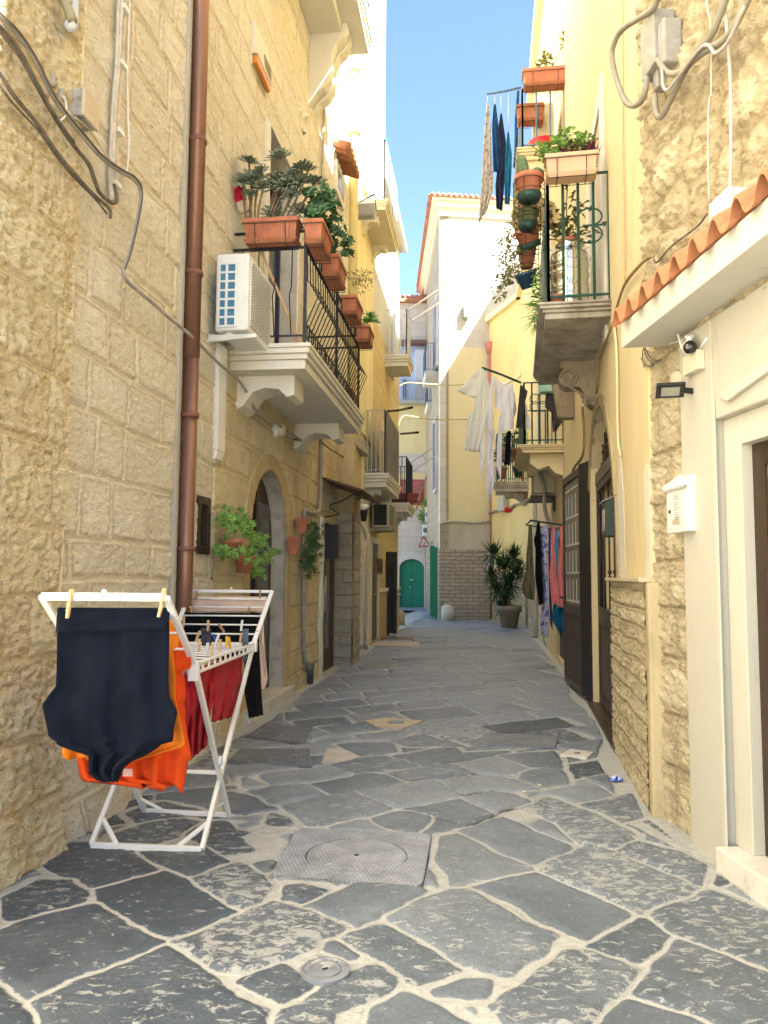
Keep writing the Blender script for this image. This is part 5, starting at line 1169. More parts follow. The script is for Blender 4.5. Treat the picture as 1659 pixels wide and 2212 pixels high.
# ------------------------------------------------------------ lamp, house number, hanging plants, wall pots, conduit, canopy
t = empty('wall_lamp', LW.P(595, 930), 'round cream bulkhead lamp under the white balcony slab', 'wall lamp')
c_ = LW.P(590, 930, 0); mb = MB(); mb.lathe(c_, [(.085, 0), (.085, .05), (.07, .07)], 20, LW.n); mb.build('base', M_WHT, t)
mb = MB(); mb.ball(c_+LW.n*.08, .075, 8, 1, 1, 1.1); mb.build('lens', mat('milk_glass', (0.62, 0.56, 0.42), 0.3), t)
def text(body, loc, xdir, ndir, size, m_, par=None, label=None, cat=None, ext=.006, name='lettering'):
    cu = bpy.data.curves.new(name, 'FONT'); cu.body = body; cu.size = size; cu.extrude = ext; cu.align_x = 'CENTER'; cu.align_y = 'CENTER'; cu.resolution_u = 3
    tmp = bpy.data.objects.new('tmp', cu); C.objects.link(tmp); bpy.context.view_layer.update()
    dg = bpy.context.evaluated_depsgraph_get(); me = bpy.data.meshes.new_from_object(tmp.evaluated_get(dg)); bpy.data.objects.remove(tmp)
    X = Vector(xdir).normalized(); Z = Vector(ndir).normalized(); Y = Z.cross(X)
    M = Matrix((X, Y, Z)).transposed().to_4x4(); M.translation = Vector(loc)-(origin_of(par) if par is not None else Vector((0, 0, 0)))
    if par is None: M.translation = Vector((0, 0, 0))
    me.transform(M); me.name = name; o = bpy.data.objects.new(name, me); C.objects.link(o); me.materials.clear(); me.materials.append(m_)
    if par is not None: o.parent = par
    else: o.location = Vector(loc); tag(o, label, cat)
    return o
text('3', LW.P(526, 990, .035), LW.d, LW.n, .17, mat('brass_num', (0.5, 0.42, 0.28), 0.5), label='raised house number 3 on the stone beside the arched doorway', cat='house number', name='house_number')
HG = 'potted plants hanging beside the arched doorway'
def hang(x, y, r, h, off, label, m_=M_TERRAD):
    q = LW.P(x, y, off); return pot(q-UP*h, r, h, label, m_, HG)
rg = random.Random(8)
for (x, y, sp, lab) in ((500, 1165, [(500,1115,.26),(475,1120,.2),(530,1130,.24),(545,1160,.2),(510,1145,.24),(480,1190,.15)], 'upper hanging pot of bright green succulent left of the arched doorway'),
                   (528, 1200, [(560,1175,.22),(575,1205,.18),(555,1225,.2),(540,1200,.2),(595,1195,.1),(510,1195,.14),(560,1240,.12),(480,1197,.12)], 'lower hanging pot whose green succulent spills over the doorway edge')):
    t = hang(x, y, .10, .17, .16, lab); mb = MB(); ms = MB()
    for (px_, py_, s) in sp:
        for k in range(int(s*75)):
            q = LW.P(px_+rg.uniform(-1, 1)*s*90, py_+rg.uniform(-1, 1)*s*75, .16+rg.uniform(-.08, .10)); rosette(mb, q, Vector((rg.uniform(-.5, 1), rg.uniform(-1.2, .2), rg.uniform(0, 1))), .062, 9, .8, .34, rg)
    mb.build('foliage', L_GREEN, t)
for (x, y, lab, sp) in ((652, 1135, 'upper terracotta wall pot on the grey conduit with trailing dark greenery', (678, 1150)), (634, 1178, 'lower terracotta wall pot left of the conduit with trailing greenery', (668, 1200))):
    t = empty('wall_pot', LW.P(x, y+20, .12), lab, 'wall pot', HG)
    mb = MB(); q = LW.P(x, y+19, .12); mb.lathe(q, [(.07, 0), (.10, .17), (.115, .17), (.115, .21), (.09, .21)], 4, UP, smooth=False); mb.build('pot', M_TERRA, t)
    mb = MB()
    for k in range(90):
        a_ = rg.random(); px_ = sp[0]+rg.gauss(0, 9); py_ = sp[1]+rg.uniform(-25, 55)*(.5+a_*.5); q = LW.P(px_, py_, .15+rg.uniform(-.1, .1)); rosette(mb, q, Vector((rg.uniform(-.6, .8), rg.uniform(-1.2, .3), rg.uniform(-.3, 1))), .07, 8, 1, .22, rg)
    mb.build('foliage', L_DARK, t)
mb = MB(); mb.tube(spline(W1([(694, 905), (693, 1000), (691, 1095), (686, 1106)], .06), 3)+spline(W1([(672, 1108), (660, 1104), (656, 1120), (656, 1250), (657, 1415), (664, 1430), (667, 1445)], .06), 3), .030, 8)
tag(mb.build('conduit', M_CABLEG), 'grey metal conduit running down between the arched doorway and the brown door', 'pipe')
mb = MB(); q = LW.P(667, 1484, .05); q.z = 0.01; mb.lathe(q, [(.06, 0), (.075, .27), (.06, .27)], 12); tag(mb.build('drain_boot', mat('dark_boot', (0.05, 0.07, 0.08), 0.5, 0.3, 20, dirt=((.4, .4, .38), 14, .55))), 'short dark scuffed drain boot at the foot of the grey conduit', 'drain')
mb = MB(); a = su(LW, 714, 1180, .12); mb.wbox(LW, D2u0-.04, D2u0+.10, sz(LW, 700, 1205, .1), sz(LW, 700, 1130, .1), .0, .26); tag(mb.build('letter_box', M_BLK, bevel=.006), 'black metal letter box sticking out at the brown glazed door', 'letter box')
t = empty('canopy', LW.P(733, 1040), 'brown metal canopy with scroll brackets over the glazed door', 'canopy')
cz_ = sz(LW, 695, 1034); cu0 = su(LW, 693, 1034); cu1 = Pu0+.9
mb = MB(); mb.hexa([LW.W(cu0, cz_, 0), LW.W(cu1, cz_, 0), LW.W(cu1, cz_-.20, .62), LW.W(cu0, cz_-.20, .62), LW.W(cu0, cz_+.03, 0), LW.W(cu1, cz_+.03, 0), LW.W(cu1, cz_-.17, .64), LW.W(cu0, cz_-.17, .64)])
mb.build('roof', mat('canopy_brown', (0.15, 0.075, 0.05), 0.6, 0.2, 10), t)
for uu in (cu0+.1, cu1-.1):
    mb = MB(); base = LW.W(uu, cz_-.5, .02); mb.tube(spline([LW.W(uu, cz_-.55, .28), LW.W(uu, cz_-.42, .12), LW.W(uu, cz_-.35, .3), LW.W(uu, cz_-.24, .5), LW.W(uu, cz_-.27, .60), LW.W(uu, cz_-.33, .57), LW.W(uu, cz_-.30, .53)], 4), .010, 5); mb.bar(LW.W(uu, cz_-.02, .01), LW.W(uu, cz_-.6, .01), .016); mb.tube([LW.W(uu, cz_-.55, .28), LW.W(uu, cz_-.6, .01)], .01, 5); mb.build('bracket', M_BLK, t)
mb = MB(); q = LW.P(738, 955, .0); rgk = random.Random(4)
u_, z_ = LW.px(738, 955)
mb.hexa([LW.W(u_-.35, z_-.12, .0), LW.W(u_+.45, z_-.22, .0), LW.W(u_+.5, z_-.2, .45), LW.W(u_-.2, z_-.1, .30), LW.W(u_-.4, z_+.25, 0), LW.W(u_+.3, z_+.2, 0), LW.W(u_+.35, z_+.1, .36), LW.W(u_-.25, z_+.16, .2)])
mb.build('corbel', S_GREY, lb, bevel=.04)

# ------------------------------------------------------------ things beyond: second AC, lamp, sign frame, shutters, pipes, flood lamp
a_ = su(LW, 802, 1110, .08); ac2 = ac_unit(LW, a_, a_+1.25, sz(LW, 812, 1133, .3), sz(LW, 812, 1076, .3), .10, .47, 'dark old air conditioner above the row of doors further along on the left', fins=False, m_=mat('old_beige', (0.42, 0.38, 0.28), 0.6, 0.2, 8))
mb = MB(); mb.wbox(LW, a_-.012, a_-.002, sz(LW, 812, 1130, .3)+.02, sz(LW, 812, 1079, .3)-.02, .13, .42); mb.build('open_side', mat('black_void', (0.01, 0.01, 0.01), 0.7), ac2)
t = empty('lantern', LW.P(789, 1120), 'small black wall lantern with white cap near the second air conditioner', 'wall lamp'); q = LW.P(786, 1100, .12)
mb = MB(); mb.lathe(q-UP*.02, [(.11, 0), (.11, .10), (.02, .13)], 12); mb.build('cap', M_WHT, t); mb = MB(); mb.lathe(q-UP*.24, [(.05, 0), (.085, .22), (.08, .22)], 10); mb.bar(q-UP*.1, q-UP*.1-LW.n*.12, .02); mb.build('body', M_BLK, t)
mb = MB(); a, b = su(LW, 816, 1220, .04), su(LW, 824, 1220, .04); z0_, z1_ = sz(LW, 820, 1240, .04), sz(LW, 820, 1207, .04)
for q in ((a, b, z0_, z0_+.06), (a, b, z1_-.06, z1_), (a, a+.06, z0_+.06, z1_-.06), (b-.06, b, z0_+.06, z1_-.06), (a+.4*(b-a), a+.5*(b-a), z0_+.06, z1_-.06)): mb.wbox(LW, q[0], q[1], q[2], q[3], .03, .07)
tag(mb.build('picture_frame', mat('frame_brown', (0.16, 0.09, 0.05), 0.6)), 'small brown wooden frame on the ochre wall past the brown door', 'frame')
t = empty('iron_shutter', LW.P(845, 1375), 'folded black iron shutter standing open at the end of the left row', 'shutter')
q0 = G(846, 1374); zt_ = 1.5+(1245-1192)/FPX*q0.y; mb = MB(); mb.box((q0.x-.02, q0.y+.1, zt_/2+.03), .30, .06, zt_-.06); mb.build('panel', M_WOODD, t)
mb = MB(); mb.box((q0.x+.07, q0.y+.02, zt_/2-.1), .05, .10, zt_-.3); mb.box((q0.x-.10, q0.y+.04, zt_/2), .05, .10, zt_); mb.build('edge_frame', M_BLK, t)
mb = MB(); mb.tube([(q0.x+.08, q0.y, 1.05), (q0.x+.13, q0.y-.06, 1.05), (q0.x+.22, q0.y-.06, 1.05)], .016, 6); mb.build('handle', M_STEEL, t)
mb = MB(); mb.tube([LW.P(790, 1400, .08), LW.P(790, 1360, .08), LW.P(793, 1270, .06), LW.P(795, 1150, .06)], .035, 8); mb.tube([LW.P(791, 1415, .08), LW.P(790, 1385, .08)], .05, 8); tag(mb.build('drain_pipe', M_CABLEL), 'white drain pipe beside the louvred door', 'pipe')
t = empty('downpipe', LW.P(762, 400), 'yellow painted downpipe on the pale yellow house high on the left', 'downpipe')
mb = MB(); uu = su(LW, 764, 300, .12); mb.tube([LW.W(uu, 3.9, .13), LW.W(uu, 17, .13)], .085, 14); mb.build('pipe', mat('yellow_pipe', (0.80, 0.66, 0.30), 0.5, 0.06), t)
for y in (140, 282, 376): mb = MB(); z = sz(LW, 764, y, .13); mb.lathe(LW.W(uu, z-.05, .13), [(.088, 0), (.115, 0), (.115, .07), (.088, .07)], 14); mb.build('collar', mat('yellow_pipe', (0.80, 0.66, 0.30), 0.5), t)
# thin iron pole on the wall and small window with tile canopy
mb = MB(); mb.tube(spline(W1([(693, 600), (694, 500), (697, 330), (700, 240), (690, 215), (684, 195)], .06), 3), .022, 6); tag(mb.build('conduit', mat('grey_thin', (0.42, 0.38, 0.32), 0.6)), 'thin grey conduit climbing toward the carved console', 'pipe')
a, b = su(LW, 719, 400), su(LW, 738, 400); z0_, z1_ = sz(LW, 722, 420), sz(LW, 722, 350)
b = a+.75; mb = MB(); mb.wbox(LW, a, b, z0_, z1_, 0, .07); wn = mb.build('window', M_MARB, lb, bevel=.005)
mb = MB(); mb.wbox(LW, a+.1, b-.1, z0_+.1, z1_-.1, .07, .075); mb.build('pane', mat('dim_pane', (0.22, 0.24, 0.26), 0.2), wn)
mb = MB(); zz = z1_+.12
for i in range(6): mb.tube([LW.W(a-.08+i*.18, zz+.13, 0), LW.W(a-.08+i*.18, zz+.03, .30)], .07, 8)
mb.build('tile_hood', M_TERRAD, wn)
t = empty('flood_lamp', LW.P(778, 445), 'grey rectangular flood lamp on a bracket arm above the left flower boxes', 'flood lamp')
uu = su(LW, 760, 450); oo, zz = LW.perp(792, 456, uu); o_a, z_a = LW.perp(757, 446, uu)
mb = MB(); mb.box(LW.W(uu, zz, oo), .34, .22, .30, X=LW.n, Z=(UP*.85-LW.d*.5)); mb.build('case', M_GREY, t, bevel=.01)
mb = MB(); mb.box(LW.W(uu, zz-.12, oo)-LW.d*.08, .26, .10, .03, X=LW.n, Z=(UP*.85-LW.d*.5)); mb.build('glass', mat('lamp_glass', (0.30, 0.28, 0.25), 0.2), t)
mb = MB(); mb.tube([LW.W(uu, z_a, 0), LW.W(uu, z_a+.22, oo+.15)], .016, 6); mb.tube([LW.W(uu, z_a+.22, oo+.15), LW.W(uu, zz, oo+.19)], .01, 6); mb.tube([LW.W(uu, z_a+.06, oo-.2), LW.W(uu, zz, oo-.18)], .01, 6); mb.build('arm', M_BRN, t)

# far balconies on the left
def railbars(mb, a, b, z0, z1, n, r=.012, tr=.02):
    a = Vector(a); b = Vector(b)
    for z in (z0+.08, z1): mb.bar(a+UP*z, b+UP*z, tr)
    for i in range(n+1): q = a.lerp(b, i/n); mb.bar(q+UP*z0, q+UP*z1, r*2)
def yproj(p): v = p-CP; return CYP-FPX*v.dot(CU)/v.dot(CF)
def far_balcony(par, W_, xw, yb, xo, yt_slab, ytop, xfar, m_rail, label, yfar=None, panel=None, style='bars', brk=True, thick=None, m_s=None, nside=4, nfront=14):
    """xw,yb: wall end of the near lower slab edge; xo: its outer corner; xfar: picture x of the far outer corner"""
    u0 = su(W_, xw, yb); o, z0 = W_.perp(xo, yb, u0); z1 = W_.perp(xo, yt_slab, u0)[1]; zt = W_.perp(xo, ytop, u0)[1]
    u = u0
    sgn = 1 if xfar > xo else -1
    while ((xproj(W_.W(u, z0, o))-xfar)*sgn < 0 if yfar is None else yproj(W_.W(u, z0, o)) < yfar) and u < u0+6: u += .03
    u1 = u
    s = slab(W_, u0, u1, z0, z1, o, m_s or P_BALC, par); s['label'] = label
    if brk: console(W_, u0+.25, u0+.45, z0, .35, o*.7, m_s or P_BALC, s); console(W_, u1-.45, u1-.25, z0, .35, o*.7, m_s or P_BALC, s)
    g = W_.W; e = .04; mb = MB()
    railbars(mb, g(u0+e, 0, 0), g(u0+e, 0, o-e), z1, zt, nside); railbars(mb, g(u0+e, 0, o-e), g(u1-e, 0, o-e), z1, zt, nfront); railbars(mb, g(u1-e, 0, o-e), g(u1-e, 0, 0), z1, zt, nside)
    mb.build('railing', m_rail, s)
    if panel:
        mb = MB(); n = 12
        for i in range(n): a = u0+e+(u1-u0-2*e)*i/n; mb.wbox(W_, a+.01, a+(u1-u0-2*e)/n-.005, z1-.05, zt-.02, o-e+.015, o-e+.04+.006*(i % 2))
        mb.build('board_panel', panel, s)
    return s, u0, u1, z0, z1, zt, o
M_BOARD = mat('grey_boards', (0.16, 0.15, 0.14), 0.7, 0.3, 8, dirt=((.07, .06, .05), 5, .6), stretch=(1, 1, .2))
M_BOARDL = mat('pale_grey_boards', (0.42, 0.43, 0.46), 0.7, 0.2, 8, stretch=(1, 1, .2))
far_balcony(fh, LW, 783, 1052, 834, 1022, 885, 861, M_GREY, 'white balcony with weathered grey boards', panel=M_BOARD, nside=5)
s5 = far_balcony(fh, LW, 772, 452, 833, 432, 300, 857, M_GREY, 'high balcony with pale grey board front and blue rail', panel=M_BOARDL, nside=5, m_s=P_CREAM)
mb = MB(); mb.bar(LW.W(s5[1]+.02, s5[5]+.02, s5[6]-.02), LW.W(s5[2], s5[5]+.02, s5[6]-.02), .05); mb.build('blue_rail', mat('blue_paint', (0.05, 0.20, 0.62), 0.4), s5[0])
far_balcony(fh, LW, 840, 1105, 880, 1086, 986, 893, M_BLK, 'far small balcony with black twisted railing', panel=None, nfront=30)
s3 = far_balcony(fh, LW, 829, 790, 881, 766, 667, 889, mat('white_rail', (0.62, 0.61, 0.58), 0.5), 'far white railed balcony', nfront=24, brk=False)
q = LW.W(s3[1], s3[5], s3[6]); mb = MB()
t = empty('drying_rack', q, 'pale folding drying frame tilted out from the far white balcony', 'drying rack')
p0, p1 = LW.W(s3[1]+.1, s3[5], s3[6]), LW.W(s3[2]-.1, s3[5], s3[6]); dv = LW.n*1.15+UP*.75
mb.tube([p0, p0+dv], .02, 5); mb.tube([p1, p1+dv], .02, 5); mb.tube([p0+dv, p1+dv], .012, 5); mb.tube([p0, p1], .012, 5); mb.build('frame', M_WHTP, t)
mb = MB()
for i in range(1, 7): mb.tube([p0+dv*i/7, p1+dv*i/7], .005, 4)
mb.build('lines', M_WHTP, t)
# flower pots on the far small balcony
u_ = su(LW, 842, 1100); o_, z_ = LW.perp(852, 1086, u_)
t = trough(LW.W(u_+.1, z_+.04, o_+.25), LW.n, .8, .22, .22, 'dark red flower box at the near end of the far small balcony', ribs=False, m_=mat('dark_red_box', (0.28, 0.07, 0.05), 0.6))
mb = MB(); bush(mb, LW.W(u_-.1, z_+.35, o_-.05), .28, .3, .22, 240, .07, .035); mb.build('foliage', L_DARK, t)
# drying arms reaching over the alley and a lilac cloth
u_ = su(LW, 845, 900); q = LW.W(LW.px(838, 886)[0], 0, 0)
cable('washing_pole', [LW.P(838, 888, .75), LW.P(862, 886, .95), LW.P(890, 880, 1.3)], .022, M_BRN, 'brown drying arm reaching out from the boarded balcony top', cat='drying arm')
cable('washing_pole', [LW.P(866, 937, .75), LW.P(880, 936, 1.0), LW.P(903, 934, 1.4)], .022, M_BRN, 'lower brown drying arm at the far end of the boarded balcony', cat='drying arm')
Yc = 30.0
for pts, lab in ((((862, 835), (880, 827), (930, 830), (980, 832), (1008, 829)), 'upper clothesline cable strung across the alley end'), (((857, 930), (866, 905), (880, 898), (930, 906), (1014, 906)), 'lower clothesline cable strung across the alley end')):
    cable('cable', [atY(x, y, 26.3) for x, y in pts], .022, mat('yellow_cable', (0.45, 0.38, 0.16), 0.6), lab)
mb = MB(); q = G(861, 1350); mb.lathe(q, [(.19, -.02), (.20, .3), (.15, .42), (.05, .46)], 12); tag(mb.build('stone_bollard', plaster_mat('guard_stone', (0.42, 0.33, 0.19))), 'worn ochre guard stone at the end of the left row', 'bollard')
mb = MB(); q = G(967, 1341); mb.lathe(q, [(.22, -.02), (.23, .28), (.20, .48), (.08, .55)], 12); tag(mb.build('stone_bollard', P_WHITE), 'pale rounded guard stone at the foot of the corner house', 'bollard')
# ------------------------------------------------------------ cloth
def fabric(name, col, var=0.10, rough=0.9, stretch=(1, 1, 1), pat=None):
    if name in MATS: return MATS[name]
    t = NT(name); v = t.vec(stretch); c = t.ramp(t.noise(12, 4, .6, v), [(.3, tuple(x*(1-var) for x in col)), (.7, tuple(min(1, x*(1+var)) for x in col))])
    if pat: c = t.mix(t.ramp(t.noise(pat[1], 3, .6, v, .6), [(pat[2]-.03, 0.0), (pat[2]+.03, 1.0)]), c, pat[0])
    t.set(color=c, rough=rough, spec=.15); t.b.inputs['Sheen Weight'].default_value = .03
    t.bump(t.math('ADD', t.math('MULTIPLY', t.noise(350, 2, .5, t.vec()), .15), t.noise(16, 5, .6, t.vec((1, 1, .6)), .8)), .5, .012); MATS[name] = t.m; return t.m
def interp(pl, y):
    if y <= pl[0][1]: return pl[0][0]
    for (x0, y0), (x1, y1) in zip(pl, pl[1:]):
        if y <= y1: return x0+(x1-x0)*(y-y0)/max(1e-6, y1-y0)
    return pl[-1][0]
def cloth(name, P, left, right, m_, label=None, cat=None, amp=.02, nf=4, rows=26, cols=22, group=None, seed=0, N=None, par=None, thick=.004, depth=0.0, top=0.15, hem=1.2):
    """P(x,y,off): picture point on the hanging plane -> world; left/right outlines from top to bottom"""
    rg = random.Random(seed); ph = rg.uniform(0, 6); mb = MB(); vs = []
    for i in range(rows+1):
        t = i/rows; yl = left[0][1]+(left[-1][1]-left[0][1])*t; yr = right[0][1]+(right[-1][1]-right[0][1])*t
        xl = interp(left, yl); xr = interp(right, yr)
        for j in range(cols+1):
            s = j/cols; x = xl+(xr-xl)*s; y = yl+(yr-yl)*s+hem*t**8*(math.sin(s*19+ph)+.6*math.sin(s*37+ph*2))
            d = amp*(math.sin(2*math.pi*nf*s+ph+1.3*math.sin(3*t+ph))*(top+t*.9)+.6*math.sin(2*math.pi*nf*2.3*s+ph*2+2*t)*(top+t*.6)*.5+.35*math.sin(9*t+7*s+ph)) + .35*amp*(float(vnoise(np.array([s*7.0+seed]), np.array([t*9.0]))[0])-.5)*2
            vs.append(P(x, y, depth+d))
    fs = [(i*(cols+1)+j, i*(cols+1)+j+1, (i+1)*(cols+1)+j+1, (i+1)*(cols+1)+j) for i in range(rows) for j in range(cols)]
    mb.add(vs, fs, True); o = mb.build(name, m_, par, solid=thick); return tag(o, label, cat, group) if label else o
def planeW(W_): return lambda x, y, o=0: W_.P(x, y, o)
def planeY(Y0, slope=0.0):
    W_ = Wall((-5, Y0-5*slope), (5, Y0+5*slope)); return lambda x, y, o=0: W_.P(x, y, o)
def perpP(W_, u):
    def f(x, y, o=0):
        a, z = W_.perp(x, y, u-o); return W_.W(u-o, z, a)
    return f

# ------------------------------------------------------------ drying rack with laundry
NR, FR = Vector((-.952, 3.93, 1.05)), Vector((-.930, 5.58, 1.01))          # right side of the table, near and far end
NL, FLt = NR+Vector((-.585, .05, 0)), FR+Vector((-.60, .03, 0))
WNR, WNL = Vector((-.968, 3.45, 1.40)), Vector((-1.532, 3.47, 1.40)); WFR, WFL = Vector((-.908, 6.3, 1.37)), Vector((-1.58, 6.33, 1.37))
fl_, fr_, br_, bl_ = G(197, 1832), G(436, 1842), G(494, 1766), G(312, 1757)
M_RACK = mat('rack_white', (0.80, 0.80, 0.80), 0.35, 0.03, 4)
rk = empty('drying_rack', (fl_+fr_+br_+bl_)/4, 'white plastic folding drying rack loaded with laundry beside the left wall', 'drying rack')
up3 = Vector((0, 0, .0))
def rbar(mb, a, b, w=.03, h=.022, up=UP): mb.bar(a, b, w, h, up)
zf = Vector((0, 0, .016))
mb = MB(); rbar(mb, fl_+zf, fr_+zf, .028, .032)
for a, b, tt in ((fl_, fr_, FR), (fr_, fl_, FLt)):
    d = (b-a).normalized(); legd = ((FR if a is fr_ else FLt)-a).normalized(); legd = ((FR-fr_) if a is fr_ else (FLt-fl_)).normalized()
    rbar(mb, a+zf+d*.15, a+zf+legd*.17, .024, .02)
mb.build('front_foot', M_RACK, rk, bevel=.004)
mb = MB(); rbar(mb, bl_+zf, br_+zf, .026, .028)
for a, b, e in ((bl_, br_, NL), (br_, bl_, NR)): rbar(mb, a+zf+(b-a).normalized()*.14, a+zf+(e-a).normalized()*.15, .022, .018)
mb.build('back_foot', M_RACK, rk, bevel=.004)
for a, b in ((fr_, FR), (fl_, FLt), (br_, NR), (bl_, NL)):
    mb = MB(); rbar(mb, a+zf, b, .034, .026, up=Vector((1, 0, 0))); mb.build('leg', M_RACK, rk, bevel=.004)
q = br_.lerp(NR, .42); mb = MB(); mb.lathe(q+Vector((.014, 0, 0)), [(.028, 0), (.028, .02)], 14, Vector((1, 0, 0))); mb.build('hinge', M_RACK, rk)
q1, q2 = br_.lerp(NR, .34), bl_.lerp(NL, .34); mb = MB(); rbar(mb, q1, q2, .03, .02); mb.build('cross_bar', M_RACK, rk, bevel=.003)
mb = MB()
for dz in (0, -.045): rbar(mb, NR+UP*dz, FR+UP*dz, .02, .014); rbar(mb, NL+UP*dz, FLt+UP*dz, .02, .014)
for i in range(12): q = NR.lerp(FR, (i+.3)/12); mb.bar(q, q-UP*.045, .012)
rbar(mb, NR-UP*.02, NL-UP*.02, .02, .06); rbar(mb, FR-UP*.02, FLt-UP*.02, .02, .06)
mb.box(NR-UP*.03, .05, .05, .10); mb.box(FR-UP*.02, .05, .05, .07); mb.build('table_frame', M_RACK, rk, bevel=.003)
mb = MB()
for i in range(1, 9): mb.tube([NL.lerp(FLt, i/9), NR.lerp(FR, i/9)], .006, 6)
mb.build('rods', M_RACK, rk)
for nm, a0, a1, b0, b1, nr in (('near_wing', NL, NR, WNL, WNR, 4), ('far_wing', FLt, FR, WFL, WFR, 6)):
    mb = MB(); rbar(mb, a0, b0, .032, .02); rbar(mb, a1, b1, .032, .02); rbar(mb, b0, b1, .022, .036 if nm == 'near_wing' else .024); mb.ball(b0.lerp(b1, .5)+UP*.02, .014, 6)
    o = mb.build(nm, M_RACK, rk, bevel=.003); mb = MB()
    for i in range(1, nr): mb.tube([a0.lerp(b0, i/nr), a1.lerp(b1, i/nr)], .0065, 6)
    mb.build('rods', M_RACK, o)
def q0(pts): return [(.4*x, 1194.4+.4*y) for x, y in pts]
GL = 'clothes drying on the white rack'
NV = fabric('navy_cotton', (0.0022, 0.005, 0.013), .35); OR1 = fabric('orange_cotton', (0.78, 0.22, 0.02)); OR2 = fabric('red_orange_cotton', (0.72, 0.075, 0.012)); RD_ = fabric('crimson_linen', (0.34, 0.012, 0.020), .25); BKF = fabric('black_cloth', (0.004, 0.004, 0.005)); BGE = fabric('blush_cotton', (0.70, 0.52, 0.42))
pN = planeY(3.52, -.03)
cloth('shirt', pN, q0([(312,298),(308,430),(305,640),(300,720),(265,765),(228,820),(240,880),(258,960),(262,1000),(300,1004),(304,1030),(345,1052),(430,1078),(478,1095),(480,1190),(520,1222),(560,1236)]),
      q0([(915,298),(914,450),(910,700),(915,780),(945,830),(957,860),(940,940),(932,1028),(905,1022),(882,1008),(870,1040),(800,1085),(740,1112),(705,1128),(668,1160),(645,1215),(632,1236)]),
      NV, 'dark navy shirt hanging upside down over the near end of the drying rack', 'shirt', amp=.018, nf=2.7, rows=60, cols=40, group=GL, seed=1)
cloth('shirt_flap', pN, q0([(312,296),(306,350),(302,428)]), q0([(915,296),(914,350),(912,412)]), NV, amp=.008, nf=2.5, rows=10, cols=30, seed=4, depth=.022, par=None)
fl2 = [o for o in C.objects if o.name == 'shirt_flap'][0]; sh = [o for o in C.objects if o.name == 'shirt'][0]; fl2.data.transform(Matrix.Translation(fl2.location-sh.location)); fl2.location = (0, 0, 0); fl2.parent = sh; fl2.name = 'hem_fold'
pO = planeY(3.66, -.03); pO2 = planeY(3.82, -.03)
cloth('shirt', pO, q0([(330,330),(330,700),(335,1040),(336,1100),(343,1140),(400,1105)]), q0([(945,365),(965,440),(962,515),(930,520),(945,640),(945,780),(985,960),(1000,1045),(900,1075),(760,1120),(700,1140)]),
      OR1, 'light orange shirt just behind the navy shirt on the drying rack', 'shirt', amp=.026, nf=4, hem=4, rows=44, cols=30, group=GL, seed=2)
cloth('shirt', pO2, q0([(400,420),(405,900),(415,1100),(430,1190),(452,1222),(468,1170),(600,1215),(680,1236)]), q0([(1005,455),(1030,560),(1034,620),(985,640),(1000,700),(1000,900),(1030,1080),(1034,1105),(1005,1130),(1010,1170),(985,1275)]),
      OR2, 'red orange shirt hanging lowest behind the lighter orange one', 'shirt', amp=.034, nf=4.5, hem=7, rows=44, cols=34, group=GL, seed=3)
mb = MB(); p1 = pN(*q0([(690, 1186)])[0], .0); q_ = planeY(3.74)(*q0([(690, 1186)])[0]); mb.box(q_, .045, .002, .035); lb_ = mb.build('care_label', mat('label_white', (0.7, 0.45, 0.42), .6), [o for o in C.objects if o.name == 'shirt.002'][0])
WR = Wall((-.985, 3.95), (-.975, 5.6)); pR = planeW(WR)
cloth('towel', pR, q0([(1000,640),(1000,800),(1003,960),(1012,1130)]), q0([(1160,590),(1150,760),(1125,940),(1118,1040)]), RD_, 'crimson towel hanging along the near half of the rack side', 'towel', amp=.018, nf=3, group=GL, seed=5)
cloth('towel', pR, q0([(1150,590),(1148,760),(1146,915)]), q0([(1308,545),(1305,720),(1250,885)]), RD_, 'second crimson cloth with pale seam on the far half of the rack side', 'towel', amp=.012, nf=2.2, group=GL, seed=6, depth=.01)
pF = planeY(6.0); 
cloth('leggings', planeY(5.72), q0([(1300,420),(1320,560),(1322,760),(1345,893)]), q0([(1395,420),(1402,560),(1412,760),(1421,875)]), BKF, 'black trouser leg hanging from the far end of the rack', 'trousers', amp=.012, nf=1.5, cols=12, group=GL, seed=7)
cloth('top', planeY(6.15), q0([(1380,330),(1400,520),(1408,640),(1412,740)]), q0([(1420,330),(1432,560),(1446,680),(1430,740)]), BGE, 'blush pink sleeve hanging at the right of the far wing', 'top', amp=.01, nf=1.2, cols=10, group=GL, seed=8)
cloth('top', planeY(6.22), q0([(1032,236),(1034,322)]), q0([(1440,236),(1436,320)]), BGE, 'blush pink garment laid over the topmost rods of the far wing', 'top', amp=.008, nf=2, rows=8, group=GL, seed=9)
cloth('trousers', planeY(6.0), q0([(975,322),(985,480),(1000,600)]), q0([(1405,325),(1400,470),(1395,560)]), BKF, 'black trousers across the lower rods of the far wing', 'trousers', amp=.01, nf=2, rows=10, group=GL, seed=10)
DN = fabric('dark_denim', (0.05, 0.055, 0.075), .4); 
cloth('sock', planeY(5.3), q0([(1085,405),(1090,520)]), q0([(1140,405),(1145,530)]), DN, 'dark grey sock pegged mid rack on the left', 'sock', amp=.005, nf=1, rows=8, cols=6, group=GL, seed=11)
cloth('sock', planeY(5.35), q0([(1310,410),(1308,520),(1315,590)]), q0([(1342,410),(1340,520),(1325,592)]), fabric('slate_knit', (0.12, 0.15, 0.20), .4), 'slate blue sock pegged at the far right of the rack', 'sock', amp=.005, nf=1, rows=8, cols=6, group=GL, seed=12)
